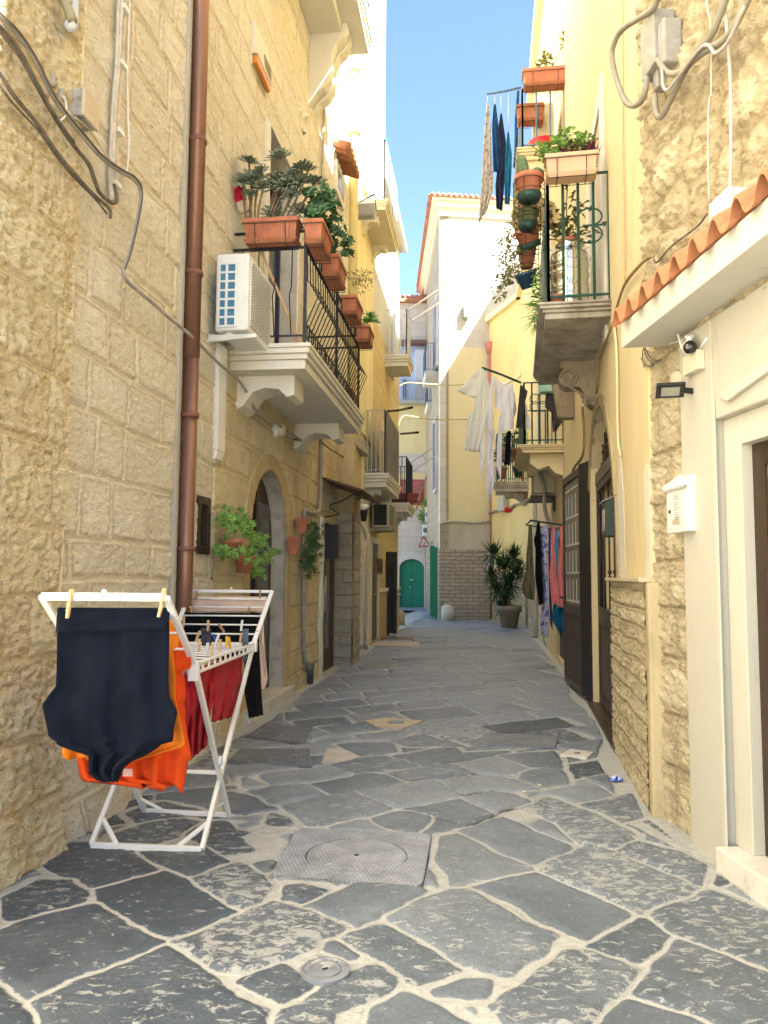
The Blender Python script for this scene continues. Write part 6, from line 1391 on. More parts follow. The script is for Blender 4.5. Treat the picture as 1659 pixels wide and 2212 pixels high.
cloth('cloth', planeY(4.9), q0([(1010,548),(1060,562),(1120,560)]), q0([(1230,490),(1235,520),(1180,560)]), fabric('lilac_cotton', (0.62, 0.58, 0.75)), 'small lilac cloth lying across the middle rods', 'cloth', amp=.01, nf=2, rows=8, group=GL, seed=13)
PGM = [mat('peg_wood', (0.62, 0.42, 0.22), .6, .15, 20), mat('peg_yellow', (0.75, 0.45, 0.03), .4), mat('peg_white', (0.75, 0.75, 0.73), .4), mat('peg_blue', (0.02, 0.08, 0.35), .4), mat('peg_brown', (0.36, 0.20, 0.09), .6)]
pegs = [(370,308,.1,3.45,0,'wooden peg at the left of the navy shirt'),(868,303,.25,3.45,0,'wooden peg at the right of the navy shirt'),(880,235,.2,3.44,0,'wooden peg standing above the near wing corner'),(382,240,.1,3.44,0,'wooden peg standing above the top bar of the near wing at left'),
 (1062,230,-.1,6.2,4,'wooden peg at the top left of the far wing'),(1405,225,0,6.2,4,'wooden peg at the top right of the far wing'),(1035,315,0,6.05,0,'wooden peg on the black trousers at left'),(1346,318,-.15,6.05,4,'dark wooden peg on the black trousers at right'),
 (1124,392,0,5.3,0,'wooden peg holding the dark grey sock'),(1305,392,.1,5.3,2,'white plastic peg near the slate sock'),(1196,405,-.6,5.2,4,'brown peg lying tilted on the middle rods'),(1068,450,.35,5.0,0,'wooden peg leaning at the left of the table'),
 (1160,468,-.3,4.9,3,'blue plastic peg in the middle of the table'),(1172,470,.3,4.85,2,'white peg crossing the blue one'),(1225,482,0,4.9,1,'yellow peg nearest the middle of the table'),(1240,486,-.2,4.95,1,'yellow peg just right of its twin'),(1300,460,.15,5.3,0,'wooden peg at the corner of the crimson cloth'),
 (1188,500,0,4.6,0,'wooden peg on the side rail centre'),(1075,500,0,4.3,0,'wooden peg near the table corner'),(1145,525,0,4.35,0,'short wooden peg low on the near rods'),(1118,520,.1,4.4,2,'white peg low on the near rods'),(992,370,0,5.5,0,'wooden peg at the left end of the middle rods')]
for (x, y, a, Y_, mi, lab) in pegs:
    c_ = planeY(Y_)(.4*x, 1194.4+.4*y); dz = Vector((math.sin(a), 0, math.cos(a))); sx = Vector((math.cos(a), 0, -math.sin(a)))
    mb = MB(); mb.bar(c_-dz*.036+Vector((0, -.006, 0)), c_+dz*.036+Vector((0, -.013, 0)), .011, .007, up=Vector((0, 1, 0))); mb.bar(c_-dz*.036+Vector((0, .006, 0)), c_+dz*.036+Vector((0, .013, 0)), .011, .007, up=Vector((0, 1, 0))); mb.tube([c_-sx*.006+Vector((0, -.012, 0)), c_-sx*.006+Vector((0, .012, 0))], .003, 5)
    tag(mb.build('clothes_peg', PGM[mi]), lab, 'peg', 'pegs on the drying rack')

# ------------------------------------------------------------ right side: balconies
M_GRN = mat('green_iron', (0.006, 0.055, 0.036), 0.4, 0.2, 12); M_BLUI = mat('blue_grey_iron', (0.10, 0.16, 0.24), 0.45, 0.15, 12)
def scroll(mb, c, X, Y, r, turns=1.1, s=1, rr=.009):
    pts = []
    for i in range(20):
        a = i/19*turns*2*math.pi; q = r*(1-.75*i/19); pts.append(Vector(c)+X*(s*(math.cos(a)*q-r*.0))+Y*math.sin(a)*q)
    mb.tube(pts, rr, 5)
G1 = far_balcony(yh, RA, 1320, 690, 1177, 657, 378, 1155, M_GRN, 'weathered concrete balcony with green railing and flower pots', yfar=832, brk=False, m_s=P_GREYCEM, nside=4, nfront=14)
s, u0, u1, z0, z1, zt_, o = G1
def cons_scroll(W_, ua, ub, z1, par, m_, L=.62, h=.55):
    mb = MB(); prof = [(0, 0), (L, 0), (L, -.07), (L*.9, -.09)]+[(L*.74+.12*math.cos(a), -.19+.11*math.sin(a)) for a in (1.0, .3, -.5, -1.2, -1.9)]+[(L*.45, -.30), (L*.28, -.42), (L*.16, -.50), (0, -.53)]
    mb.prism([W_.W(ua, z1+z, oo) for oo, z in prof], W_.d*(ub-ua)); b_ = mb.build('bracket', m_, par, bevel=.01)
    mb = MB()
    for k in (0,):
        c_ = W_.W(ua-.012, z1-.19, L*.74); scroll(mb, c_, W_.n, UP, .105, 2.0, 1, .014); c2 = W_.W(ua-.012, z1-.46, .10); scroll(mb, c2, W_.n, UP, .06, 1.6, -1, .012)
        mb.tube(spline([W_.W(ua-.01, z1-.29, L*.76), W_.W(ua-.01, z1-.36, L*.5), W_.W(ua-.01, z1-.43, L*.3), W_.W(ua-.01, z1-.52, .12)], 5), .014, 5)
    mb.build('volute', m_, b_)
M_BRK = plaster_mat('bracket_brown', (0.34, 0.28, 0.20), stain=(.12, .09, .06), th=.45, amt=.6)
ucs = su(RA, 1287, 800); cons_scroll(RA, ucs, ucs+.26, z0, s, M_BRK, L=RA.perp(1210, 780, ucs)[0], h=.55)
g = RA.W; mb = MB(); cc = g(u0+.035, (z1+zt_)/2+.12, o*.32)
for sx, sy in ((1, 1), (1, -1)):
    c_ = cc+UP*(.085*sy)-RA.n*.02; pts = [c_-RA.n*(.11*math.cos(a))+UP*(.085*math.sin(a)*1) for a in [(-.5+i/12*1.35)*math.pi for i in range(13)]] if sy > 0 else [c_-RA.n*(.11*math.cos(a))-UP*(.085*math.sin(a)) for a in [(-.5+i/12*1.35)*math.pi for i in range(13)]]
    mb.tube(pts, .009, 5)
mb.bar(cc-RA.n*.16, cc+RA.n*.05, .014); mb.build('scroll_work', M_GRN, s)
GRP = 'pots and boxes hung on the right green balcony railing'
# milk can with plant
M_CAN = mat('tin_can', (0.75, 0.73, 0.68), 0.24, 0.10, 5, metal=1.0)
cu = u0+.32; oc, _ = RA.perp(1231, 650, cu); rc = abs(RA.perp(1189, 600, cu)[0]-RA.perp(1273, 600, cu)[0])/2*.98; zc = z1+.005; hc = RA.perp(1231, 531, cu)[1]-zc
t = empty('milk_can', g(cu, zc, oc), 'shiny ribbed metal milk can standing on the green railed balcony', 'milk can')
mb = MB(); pr = [(rc*.96, 0), (rc, .02)]
for f in (.18, .22, .30, .34, .52, .56, .66, .70): pr += [(rc*.985, hc*(f-.012)), (rc*1.025, hc*f), (rc*.985, hc*(f+.012))]
pr += [(rc, hc*.80), (rc*.96, hc*.86), (rc*.68, hc*.91), (rc*.66, hc*.98), (rc*.74, hc), (rc*.60, hc), (rc*.55, hc*.8)]
mb.lathe(g(cu, zc, oc), pr, 32); mb.build('can', M_CAN, t)
for sg in (-1, 1): mb = MB(); q = g(cu, zc+hc*.90, oc)+RA.n*(sg*rc*.72)-RA.d*.02; mb.tube(spline([q, q+RA.n*(sg*.06)+UP*.03, q+RA.n*(sg*.075)-UP*.06, q+RA.n*(sg*.05)-UP*.12-RA.d*.03]), .007, 6); mb.build('handle', M_CAN, t)
t = pot(g(cu, zc+hc*.86, oc), rc*.55, hc*.22, 'terracotta pot of reddish leaved plant set in the mouth of the milk can', M_TERRA, cat='potted plant')
mb = MB(); rg = random.Random(2)
for k in range(150):
    q = g(cu, zc+hc, oc)+Vector((rg.gauss(0, .13), rg.gauss(0, .10), abs(rg.gauss(.16, .14)))); leaf(mb, q, (rg.uniform(-1, 1), rg.uniform(-1, .3), rg.uniform(-.3, .6)), .075*rg.uniform(.7, 1.2), .055, .3, .2)
for k in range(14): q = g(cu, zc+hc+.35+k*.03, oc-.02+.03*math.sin(k)); leaf(mb, q, (rg.uniform(-1, 1), -.5, .3), .06, .04, .3, .2)
mb.build('foliage', mat('leaf_rust2', (0.16, 0.15, 0.05), .5, .7, 9), t)
mb = MB(); mb.tube(spline([g(cu, zc+hc, oc), g(cu, zc+hc+.4, oc+.02), g(cu, zc+hc+.80, oc-.01)]), .006, 5); mb.build('stem', M_STEM, t)
# boxes and pots
ub = u0-.06; oa, zz = RA.perp(1178, 385, ub); ob, _ = RA.perp(1290, 385, ub)
t = trough(g(ub, zz, (oa+ob)/2), RA.n, abs(oa-ob), .20, RA.perp(1200, 343, ub)[1]-zz, 'pale pink flower box with purple and green plants on the green railing', GRP, m_=mat('blush_terracotta', (0.62, 0.40, 0.27), .7, .06, 6), ribs=False)
rg = random.Random(11); mb = MB(); mb2 = MB(); zq = RA.perp(1200, 345, ub)[1]
for i, (x, y) in enumerate(((1205, 318), (1190, 325), (1218, 300), (1228, 292), (1240, 315), (1180, 335), (1172, 325), (1265, 308), (1255, 318), (1212, 330))):
    a_, z_ = RA.perp(x, y, ub); bush(mb, g(ub, z_, a_), .07, .08, .06, 46, .055, .04, .3, rg, clumps=3, spread=.9)
for (x, y) in ((1222, 328), (1238, 325), (1250, 332), (1272, 335), (1285, 330), (1232, 335)):
    a_, z_ = RA.perp(x, y, ub)
    for k in range(10): leaf(mb2, g(ub, z_, a_)-UP*.04, (rg.uniform(-.7, .7), rg.uniform(-.7, .3), 1), .17*rg.uniform(.7, 1.1), .045, 1, .1)
mb.build('foliage', L_GREEN, t); mb2.build('purple_leaves', L_PURP, t)
M_DSAUC = mat('dark_green_saucer', (0.02, 0.06, 0.05), .5)
def rail_u(xx, off):
    u = u0
    while xproj(g(u, z1, o+off)) > xx and u < u1+2: u += .02
    return u
def hpot(x, y, r, h, u, label, m_=M_TERRA, tilt=None, sauc=True):
    a_, z_ = RA.perp(x, y, u); ax = Vector(tilt).normalized() if tilt else UP; q = g(u, z_, a_)
    t = pot(q, r, h, label, m_, GRP, axis=ax)
    if sauc: mb = MB(); mb.lathe(q-ax*.03, [(r*.7, 0), (r*.9, .06), (r*.86, .06)], 18, ax); mb.build('saucer', M_DSAUC, t)
    return t, q, ax
s0 = 1661/(RA.W(u0, 0, 0).y)
t, q, ax = hpot(1143, 428, .135, .21, u0+.05, 'terracotta pot with two cacti at the corner of the green railing')
mb = MB(); mb.tube([q+UP*.17-RA.d*0-Vector((.05, 0, 0)), q+UP*.30-Vector((.06, 0, 0)), q+UP*.39-Vector((.075, 0, 0)), q+UP*.42-Vector((.08, 0, 0))], [.055, .06, .05, .02], 12); mb.ball(q+UP*.22+Vector((.075, 0, 0)), .075, 8, 1, 1, 1.1); mb.build('cactus', mat('cactus', (0.10, 0.16, 0.08), .8, .3, 60, bump=.8, bscale=90), t)
mb = MB(); rg = random.Random(6)
for i in range(160): v = Vector((rg.gauss(0, 1), rg.gauss(0, 1), abs(rg.gauss(0, 1)))).normalized(); c_ = q+UP*.22+Vector((.075, 0, 0)) if i % 2 else q+UP*rg.uniform(.22, .42)-Vector((.07, 0, 0)); mb.tube([c_+v*.055, c_+v*.10], .0012, 3)
mb.build('spines', mat('spine', (0.6, 0.55, 0.4), .7), t)
def cage(q, r, h, par, ax=UP):
    mb = MB()
    for k in range(3): mb.tube([q+Vector((math.cos(a)*r, math.sin(a)*r, h*k/2)) for a in [i*math.pi/6 for i in range(12)]], .004, 4, closed=True)
    for i in range(6): a = i*math.pi/3; mb.tube([q+Vector((math.cos(a)*r, math.sin(a)*r, h)), q+Vector((math.cos(a)*r, math.sin(a)*r, 0)), q-UP*.001], .004, 4)
    mb.build('wire_cage', M_BLK, par)
cage(q-UP*.05, .15, .20, t)
t, q, ax = hpot(1140, 490, .11, .16, u0+.30, 'olive green bowl shaped pot hanging below the cacti', mat('olive_glaze', (0.14, 0.15, 0.07), .4)); cage(q-UP*.03, .13, .2, t)
t, q, ax = hpot(1146, 530, .135, .17, u0+.55, 'tilted terracotta pot with dark saucer midway down the green railing', tilt=(-.38, -.35, 1)); cage(q-UP*.04, .15, .2, t)
t2, q2, _ = hpot(1138, 578, .10, .24, u0+.95, 'slim terracotta pot in a wire cage below the tilted pot', M_TERRAD, sauc=False); cage(q2, .13, .22, t2)
t3, q3, _ = hpot(1144, 622, .115, .17, u0+.75, 'dark blue ribbed pot lowest on the green railing', mat('navy_pot', (0.03, 0.07, 0.13), .4), tilt=(-.35, -.3, 1), sauc=False)
rg = random.Random(9); mb = MB(); pth = [(1110,480),(1098,505),(1088,520),(1095,545),(1105,570),(1088,590),(1080,610),(1078,635),(1098,600),(1112,590),(1120,560),(1092,560)]
uu = u0+.9
for (x, y) in pth:
    a_, z_ = RA.perp(x, y, uu); bush(mb, g(uu, z_, a_), .08, .10, .08, 34, .055, .035, .3, rg, clumps=4, spread=.8)
mb.build('foliage', L_OLIVE, t2)
mb = MB(); sp_ = [g(uu, RA.perp(x, y, uu)[1], RA.perp(x, y, uu)[0]) for x, y in ((1130, 540), (1105, 530), (1092, 560), (1100, 590), (1082, 625))]; mb.tube(spline(sp_), .007, 5); mb.build('stem', M_STEM, t2)
mb = MB()
for k in range(60): a_, z_ = RA.perp(1158+rg.gauss(0, 4), 600+rg.uniform(-20, 60), u0+.5); leaf(mb, g(u0+.5+rg.uniform(-.1, .1), z_, a_), (rg.uniform(-1, 1), -.5, rg.uniform(-.8, .4)), .06, .04, .3)
mb.build('foliage', L_GREEN, t3)
t = pot(g(u0+.15, z1+.0, o-.12), .07, .12, 'small pot of spider plant on the balcony corner edge', M_TERRA, GRP); mb = MB()
for k in range(60): leaf(mb, g(u0+rg.uniform(0, .8), z1+.05, o+.02), (-1+rg.uniform(-.3, .6), rg.uniform(-.7, .4), rg.uniform(-.5, .8)), .22*rg.uniform(.6, 1.1), .018, 1, .5)
mb.build('foliage', L_GREEN, t)

# upper blue railed balcony
G2 = far_balcony(yh, RB, 1221, 346, 1124, 322, 190, 1112, M_BLUI, 'high yellow balcony with blue grey railing', brk=False, m_s=P_YEL, nside=3, nfront=10)
s, u0b, u1b, z0b, z1b, ztb, ob_ = G2
console(RB, u0b+.05, u0b+.55, z0b, .9, ob_*.9, P_YEL, s, prof=[(0, 0), (ob_*.95, 0), (ob_*.95, -.25), (ob_*.7, -.55), (ob_*.25, -.7), (0, -1.1)])
GB = RB.W
ac3 = ac_unit(RB, u0b+.5, u0b+1.2, z1b+.3, z1b+1.05, .12, .42, 'cream air conditioner standing on the high blue railed balcony', fins=False, m_=mat('cream_case', (0.60, 0.55, 0.42), .5))
t = empty('red_basin', GB(u0b+.2, z1b, .6), 'red plastic basin on the floor of the high balcony', 'basin'); mb = MB(); mb.lathe(GB(u0b+.25, z1b+.005, ob_*.45), [(.22, 0), (.28, .18), (.26, .18), (.2, .02)], 20); mb.build('basin', mat('red_plastic', (0.6, 0.01, 0.02), .35), t)
for (x, y, wd_, lab) in ((1177, 178, .55, 'terracotta flower box on top of the high blue railing'), (1148, 225, .34, 'darker red flower box hung behind the high blue railing')):
    a_, z_ = RB.perp(x, y+10, u0b); t = trough(GB(u0b-.02 if wd_ > .4 else u0b+.35, z_, a_), RB.n, wd_*1.25, .25, .24, lab, 'flower boxes on the high blue railing', ribs=wd_ > .4, m_=M_TERRA if wd_ > .4 else M_TERRAD)
    if wd_ > .4:
        mb = MB(); bush(mb, GB(u0b, z_+.42, a_), .08, .30, .16, 70, .09, .06, .4, random.Random(3)); bush(mb, GB(u0b, z_+.72, a_-.3), .06, .1, .1, 20, .09, .06, .4, random.Random(4)); mb.build('foliage', L_OLIVE, t)
        mb = MB(); mb.tube([GB(u0b, z_+.2, a_-.05), GB(u0b, z_+.7, a_-.3)], .008, 5); mb.tube([GB(u0b, z_+.2, a_+.1), GB(u0b, z_+.45, a_+.15)], .008, 5); mb.build('stem', M_STEM, t)
# washing arm and clothes up there
pU = perpP(RB, u0b+.1)
cable('washing_pole', [pU(1125, 189), pU(1090, 197), pU(1052, 203)], .018, M_BLUI, 'blue metal washing arm reaching out from the high balcony', cat='drying arm', smooth=1)
GW = 'washing hung from the high balcony'
lace = fabric('cream_lace', (0.46, 0.41, 0.37), .2, pat=((0.20, 0.17, 0.15), 22, .56)); DBL = fabric('deep_blue_cloth', (0.012, 0.05, 0.14), .3); BLU2 = fabric('petrol_cloth', (0.01, 0.12, 0.24), .3)
def hook(x, y0, y1):
    mb = MB(); mb.tube([pU(x, y0), pU(x, y1)], .004, 4); return mb
cloth('lace_curtain', pU, [(1052,222),(1048,262),(1043,330),(1040,400),(1037,440),(1034,480)], [(1056,222),(1059,262),(1062,330),(1065,380),(1066,408),(1052,455)], lace, 'long cream lace curtain hanging from the end of the high washing arm', 'curtain', amp=.03, nf=3, cols=14, group=GW, seed=20)
cloth('garment', pU, [(1067,225),(1063,270),(1064,330),(1066,372)], [(1071,225),(1076,265),(1082,320),(1082,370)], DBL, 'deep blue garment hanging next to the lace curtain', 'garment', amp=.03, nf=2, cols=12, group=GW, seed=21)
cloth('garment', pU, [(1081,245),(1075,285),(1076,350),(1070,400),(1072,450)], [(1084,245),(1093,305),(1090,380),(1088,420),(1085,456)], fabric('ink_cloth', (0.012, 0.02, 0.05), .4), 'dark ink blue trousers hanging in the middle of the high washing', 'trousers', amp=.03, nf=2, cols=12, group=GW, seed=22)
cloth('garment', pU, [(1096,285),(1091,330),(1090,380),(1090,440)], [(1099,285),(1106,335),(1104,390),(1101,442)], BLU2, 'petrol blue garment hanging nearest the high railing', 'garment', amp=.03, nf=2, cols=12, group=GW, seed=23)
for (x, ya, yb) in ((1053, 202, 224), (1069, 199, 227), (1082, 197, 247), (1098, 195, 287)): tag(hook(x, ya, yb).build('hanging_line', M_STEEL), 'thin line holding the washing at %s' % {1053: 'the lace curtain', 1069: 'the deep blue garment', 1082: 'the ink blue trousers', 1098: 'the petrol blue garment'}[x], 'line', 'lines holding the high washing')
cloth('garment', perpP(RB, u1b-.2), [(1117,195),(1112,260),(1111,320),(1108,362)], [(1122,195),(1120,260),(1118,330),(1116,362)], DBL, 'dark blue cloth bunched against the outer face of the high railing', 'garment', amp=.02, nf=1.5, cols=8, group=GW, seed=24)

# lower green balcony with white washing
G3 = far_balcony(yh, RB, 1218, 978, 1128, 961, 826, 1115, M_GRN, 'yellow balcony with dark green railing and white washing', yfar=1018, brk=False, m_s=P_YEL, nside=5, nfront=12)
s, u0c, u1c, z0c, z1c, ztc, oc_ = G3
console(RB, u0c+.15, u0c+.55, z0c, .4, oc_*.75, P_YEL, s, prof=[(0, 0), (oc_*.8, 0), (oc_*.8, -.16), (oc_*.6, -.26), (oc_*.35, -.20), (oc_*.2, -.32), (0, -.36)])
console(RB, u1c-.5, u1c-.2, z0c, .4, oc_*.75, P_YEL, s)
mb = MB(); c_ = RB.W(u0c+.03, (z1c+ztc)/2+.18, oc_*.58)
for k in range(4): a = k*math.pi/2+.785; mb.tube([c_+RB.n*(.09*math.cos(a)+.085*math.cos(b))+UP*(.09*math.sin(a)+.085*math.sin(b)) for b in [i*math.pi/5 for i in range(10)]], .008, 4, closed=True)
mb.build('scroll_work', M_GRN, s)
pG = perpP(RB, u0c+.15); pG2 = perpP(RB, u0c-.05)
cable('washing_pole', [pG(1126, 827), pG(1080, 808), pG(1041, 794)], .022, M_GRN, 'green washing arm carrying the white clothes over the alley', cat='drying arm', smooth=1)
GW2 = 'white washing hung from the lower green balcony'
SHEER = fabric('sheer_white', (0.74, 0.73, 0.66), .04); WHC = fabric('white_cotton', (0.78, 0.76, 0.80), .04); CHAR = fabric('charcoal_cotton', (0.045, 0.045, 0.05), .3)
cloth('blouse', pG, [(1036,795),(1028,830),(1024,890),(1018,940),(1015,975)], [(1046,795),(1058,835),(1057,890),(1050,940),(1038,977)], SHEER, 'long sheer white blouse at the end of the green washing arm', 'blouse', amp=.03, nf=2.5, group=GW2, seed=30)
bl_o = C.objects[-1] if False else [o_ for o_ in C.objects if o_.name.startswith('blouse')][0]
cloth('sleeve', pG, [(1034,797),(1012,820),(987,845)], [(1036,830),(1034,858),(1022,860)], SHEER, par=bl_o, amp=.015, nf=1.5, rows=14, cols=12, seed=31, thick=.003)
cloth('blouse', pG, [(1010,900),(1006,940),(1004,972)], [(1030,880),(1028,940),(1030,976)], SHEER, 'sheer white hem hanging behind the long blouse', 'blouse', amp=.02, nf=2, group=GW2, seed=32, depth=-.12)
cloth('cloth', pG, [(1038,940),(1037,1000),(1040,1025)], [(1049,930),(1048,985),(1042,1030)], WHC, 'narrow white strip hanging below the blouse', 'cloth', amp=.012, nf=1, cols=8, group=GW2, seed=33)
cloth('shirt', pG, [(1062,815),(1057,850),(1052,900),(1056,932)], [(1067,815),(1065,860),(1066,930),(1064,945)], WHC, 'narrow white shirt second from the outer end of the arm', 'shirt', amp=.015, nf=1.5, cols=10, group=GW2, seed=34)
cloth('sheet', pG, [(1054,935),(1051,1000),(1050,1050),(1056,1086)], [(1068,925),(1066,990),(1070,1030),(1060,1075)], WHC, 'long white sheet corner trailing lowest below the arm', 'sheet', amp=.03, nf=2, group=GW2, seed=35, depth=-.08)
cloth('t_shirt', pG, [(1083,838),(1079,862),(1078,885),(1083,895),(1083,935)], [(1107,826),(1109,850),(1110,880),(1110,900),(1109,925)], WHC, 'white cotton t-shirt pegged in the middle of the green arm', 't-shirt', amp=.02, nf=1.6, group=GW2, seed=36)
cloth('sheet', pG, [(1078,900),(1074,960),(1072,1005)], [(1086,890),(1084,960),(1082,1040)], WHC, 'narrow white sheet hanging behind the t-shirt', 'sheet', amp=.02, nf=1.5, cols=10, group=GW2, seed=37, depth=-.15)
cloth('towel', pG, [(1066,812),(1070,870),(1068,880)], [(1112,850),(1116,885),(1112,900)], WHC, 'white towel spread behind the t-shirt', 'towel', amp=.02, nf=2, group=GW2, seed=38, depth=-.3)
cloth('trousers', pG2, [(1124,830),(1120,870),(1114,925)], [(1140,845),(1132,880),(1128,925)], CHAR, 'charcoal trousers draped at the corner of the green railing', 'trousers', amp=.015, nf=1.5, cols=12, group=GW2, seed=39)
cloth('trousers', pG, [(1095,932),(1091,970),(1090,1003)], [(1104,930),(1103,970),(1101,1005)], fabric('navy_cotton', (0.006, 0.011, 0.028)), 'navy trouser leg hanging under the t-shirt', 'trousers', amp=.012, nf=1, cols=8, group=GW2, seed=40, depth=-.2)
cloth('cloth', pG2, [(1133,870),(1132,930)], [(1136,870),(1149,925)], SHEER, 'pale triangular cloth behind the green corner post', 'cloth', amp=.012, nf=1, cols=10, group=GW2, seed=41, depth=-.2)
cloth('towel', pG2, [(1179,849),(1177,880),(1192,892),(1194,934)], [(1211,849),(1215,880),(1218,905),(1204,928)], fabric('charcoal_towel', (0.06, 0.05, 0.055), .3), 'charcoal towel draped over the near side of the green railing', 'towel', amp=.02, nf=2, group=GW2, seed=42)
mb = MB(); a_, z_ = RB.perp(1194, 848, u0c-.08); mb.box(RB.W(u0c-.08, z_+.09, a_), .42, .22, .20, X=RB.n); tag(mb.build('peg_box', mat('mint_plastic', (0.30, 0.52, 0.42), .4), bevel=.02), 'mint green plastic box hung on the lower green railing', 'box')
# farthest right balcony with shelves of pots
G4 = far_balcony(ly, RC, 1141, 1062, 1072, 1040, 936, 1069, M_GRN, 'small far balcony crowded with potted plants', brk=True, m_s=P_GREYCEM, nside=7, nfront=8)
s, u0d, u1d, z0d, z1d, ztd, od = G4
rg = random.Random(17)
for i, (x, y, r, lab) in enumerate(((1083, 1027, .22, 'terracotta pot on the floor of the far plant balcony'), (1121, 1025, .24, 'dark pot on the floor of the far plant balcony'), (1092, 985, .2, 'pale pot on the shelf of the far plant balcony'), (1112, 986, .18, 'brown pot at the right end of the shelf'))):
    a_, z_ = RC.perp(x, y+6, u0d+.3); t = pot(RC.W(u0d+.3, z_, a_), r*.8, .32, lab, (M_TERRA, M_DSAUC, mat('blush_terracotta', (0.62, 0.40, 0.27)), M_TERRAD)[i], 'plants on the far balcony', cat='potted plant')
    mb = MB(); bush(mb, RC.W(u0d+.3, z_+.55, a_), .25, .3, .28, 150, .11, .07, .4, rg); mb.build('foliage', L_DARK, t)
mb = MB(); a_, z_ = RC.perp(1100, 993, u0d+.3); mb.wbox(RC, u0d+.1, u0d+.5, z_-.03, z_, .1, od-.1)
for o_ in (.14, od-.14): mb.wbox(RC, u0d+.14, u0d+.18, z1d, z_-.03, o_-.02, o_+.02); mb.wbox(RC, u0d+.42, u0d+.46, z1d, z_-.03, o_-.02, o_+.02)
tag(mb.build('plant_shelf', M_TERRAD), 'small brown plant shelf on the far balcony', 'shelf')

# lower washing by the cellar door
ul = su(RB, 1218, 1135); pL = perpP(RB, ul+.15); oo1, zz1 = RB.perp(1144, 1125, ul)
t = empty('washing_bracket', RB.W(ul, zz1-.3, 0), 'dark wall bracket with bars for washing beside the open iron gate', 'drying arm')
mb = MB(); mb.bar(pL(1144, 1124), pL(1218, 1135), .03); q = pL(1144, 1124)+RB.d*1.2; mb.bar(pL(1147, 1124), q, .02); mb.bar(pL(1216, 1135), pL(1216, 1135)+RB.d*1.2, .02); mb.bar(q, pL(1216, 1135)+RB.d*1.2, .02); mb.build('frame', M_BLK, t)
GW3 = 'clothes hung low beside the iron gate'
OLV = fabric('olive_twill', (0.12, 0.11, 0.06), .3); PNK = fabric('pink_cotton', (0.72, 0.22, 0.24), .08); TYE = fabric('blue_white_print', (0.50, 0.50, 0.62), .08, pat=((0.10, 0.12, 0.42), 9, .54)); BLS = fabric('sky_blue_cloth', (0.10, 0.28, 0.62), .2); TEAL = fabric('teal_cloth', (0.01, 0.10, 0.20), .3); PUR = fabric('purple_cloth', (0.20, 0.06, 0.25), .3)
def K(pts): return [(1021.9+.18*x, 1048.4+.18*y) for x, y in pts]
for i, (L_, R__, m_, lab, cat, dp) in enumerate((
 (K([(668,470),(655,700),(630,1050),(585,1200),(600,1300),(640,1350)]), K([(705,470),(715,700),(725,1000),(745,1200),(745,1290),(735,1380)]), OLV, 'olive trousers at the outer end of the low washing', 'trousers', .1),
 (K([(770,445),(750,600),(725,650),(750,760),(745,1100),(790,1440)]), K([(800,445),(815,600),(822,900),(835,1150),(842,1300),(842,1420)]), BKF, 'black garment with pointed top in the low washing', 'garment', .05),
 (K([(815,490),(815,900),(840,1300),(800,1700),(850,1900)]), K([(860,490),(870,900),(870,1300),(850,1830),(880,1950)]), TYE, 'pale blue printed scarf hanging nearly to the ground', 'scarf', -.12),
 (K([(860,480),(850,800),(870,1200),(850,1820)]), K([(895,480),(905,640),(890,1000),(915,1300),(905,1830)]), TYE, 'long blue and white patterned dress in the low washing', 'dress', .0),
 (K([(905,520),(905,1000),(925,1650)]), K([(935,520),(930,1000),(955,1750)]), PUR, 'dark purple cloth between the patterned dress and the pink top', 'cloth', -.2),
 (K([(950,500),(945,800),(915,1050),(945,1420)]), K([(980,500),(975,800),(1005,1130),(1008,1420)]), PNK, 'pink sweatshirt sleeve left of the sky blue cloth', 'sweatshirt', .02),
 (K([(990,545),(980,700),(1000,1000),(1000,1120)]), K([(1025,545),(1020,700),(1015,900),(1010,1130)]), BLS, 'sky blue cloth squeezed between two pink sleeves', 'cloth', .0),
 (K([(1045,490),(1035,800),(1020,1100),(1012,1460)]), K([(1080,490),(1085,800),(1095,1100),(1102,1465)]), PNK, 'pink sweatshirt hanging nearest the open iron gate', 'sweatshirt', .06),
 (K([(960,1425),(945,1600),(985,1680),(1040,1790)]), K([(1100,1440),(1100,1600),(1098,1700),(1060,1790)]), TEAL, 'teal skirt showing below the pink sweatshirt', 'skirt', -.05))):
    cloth('garment', pL, L_, R__, m_, lab, cat, amp=.022, nf=2, cols=14, group=GW3, seed=50+i, depth=dp)
# AC under the balcony, meters
ua = su(RB, 1200, 1070); oA, zA = RB.perp(1152, 1064, ua); zB = RB.perp(1152, 1014, ua)[1]
ac4 = ac_unit(RB, ua+.1, ua+.9, zA, zB, oA-.42, oA-.02, 'cream air conditioner on a shelf under the yellow balcony', fins=False, m_=mat('cream_case', (0.60, 0.55, 0.42), .5))
mb = MB(); mb.wbox(RB, ua-.1, ua+1.0, zA-.10, zA-.06, 0, oA+.05); mb.wbox(RB, ua, ua+.04, zA-.35, zA-.1, 0, .05); tag(mb.build('wall_shelf', M_BLK), 'dark metal shelf holding the cream air conditioner', 'shelf')
cable('cable', [RB.W(ua-.05, zB+.1, .15), RB.W(ua-.1, zB, .3), RB.W(ua-.1, zA+.1, .22), RB.W(ua-.08, zA-.3, .2), RB.W(ua-.05, zA-.7, .08)], .035, M_CABLEG, 'thick grey hoses drooping from the cream air conditioner')

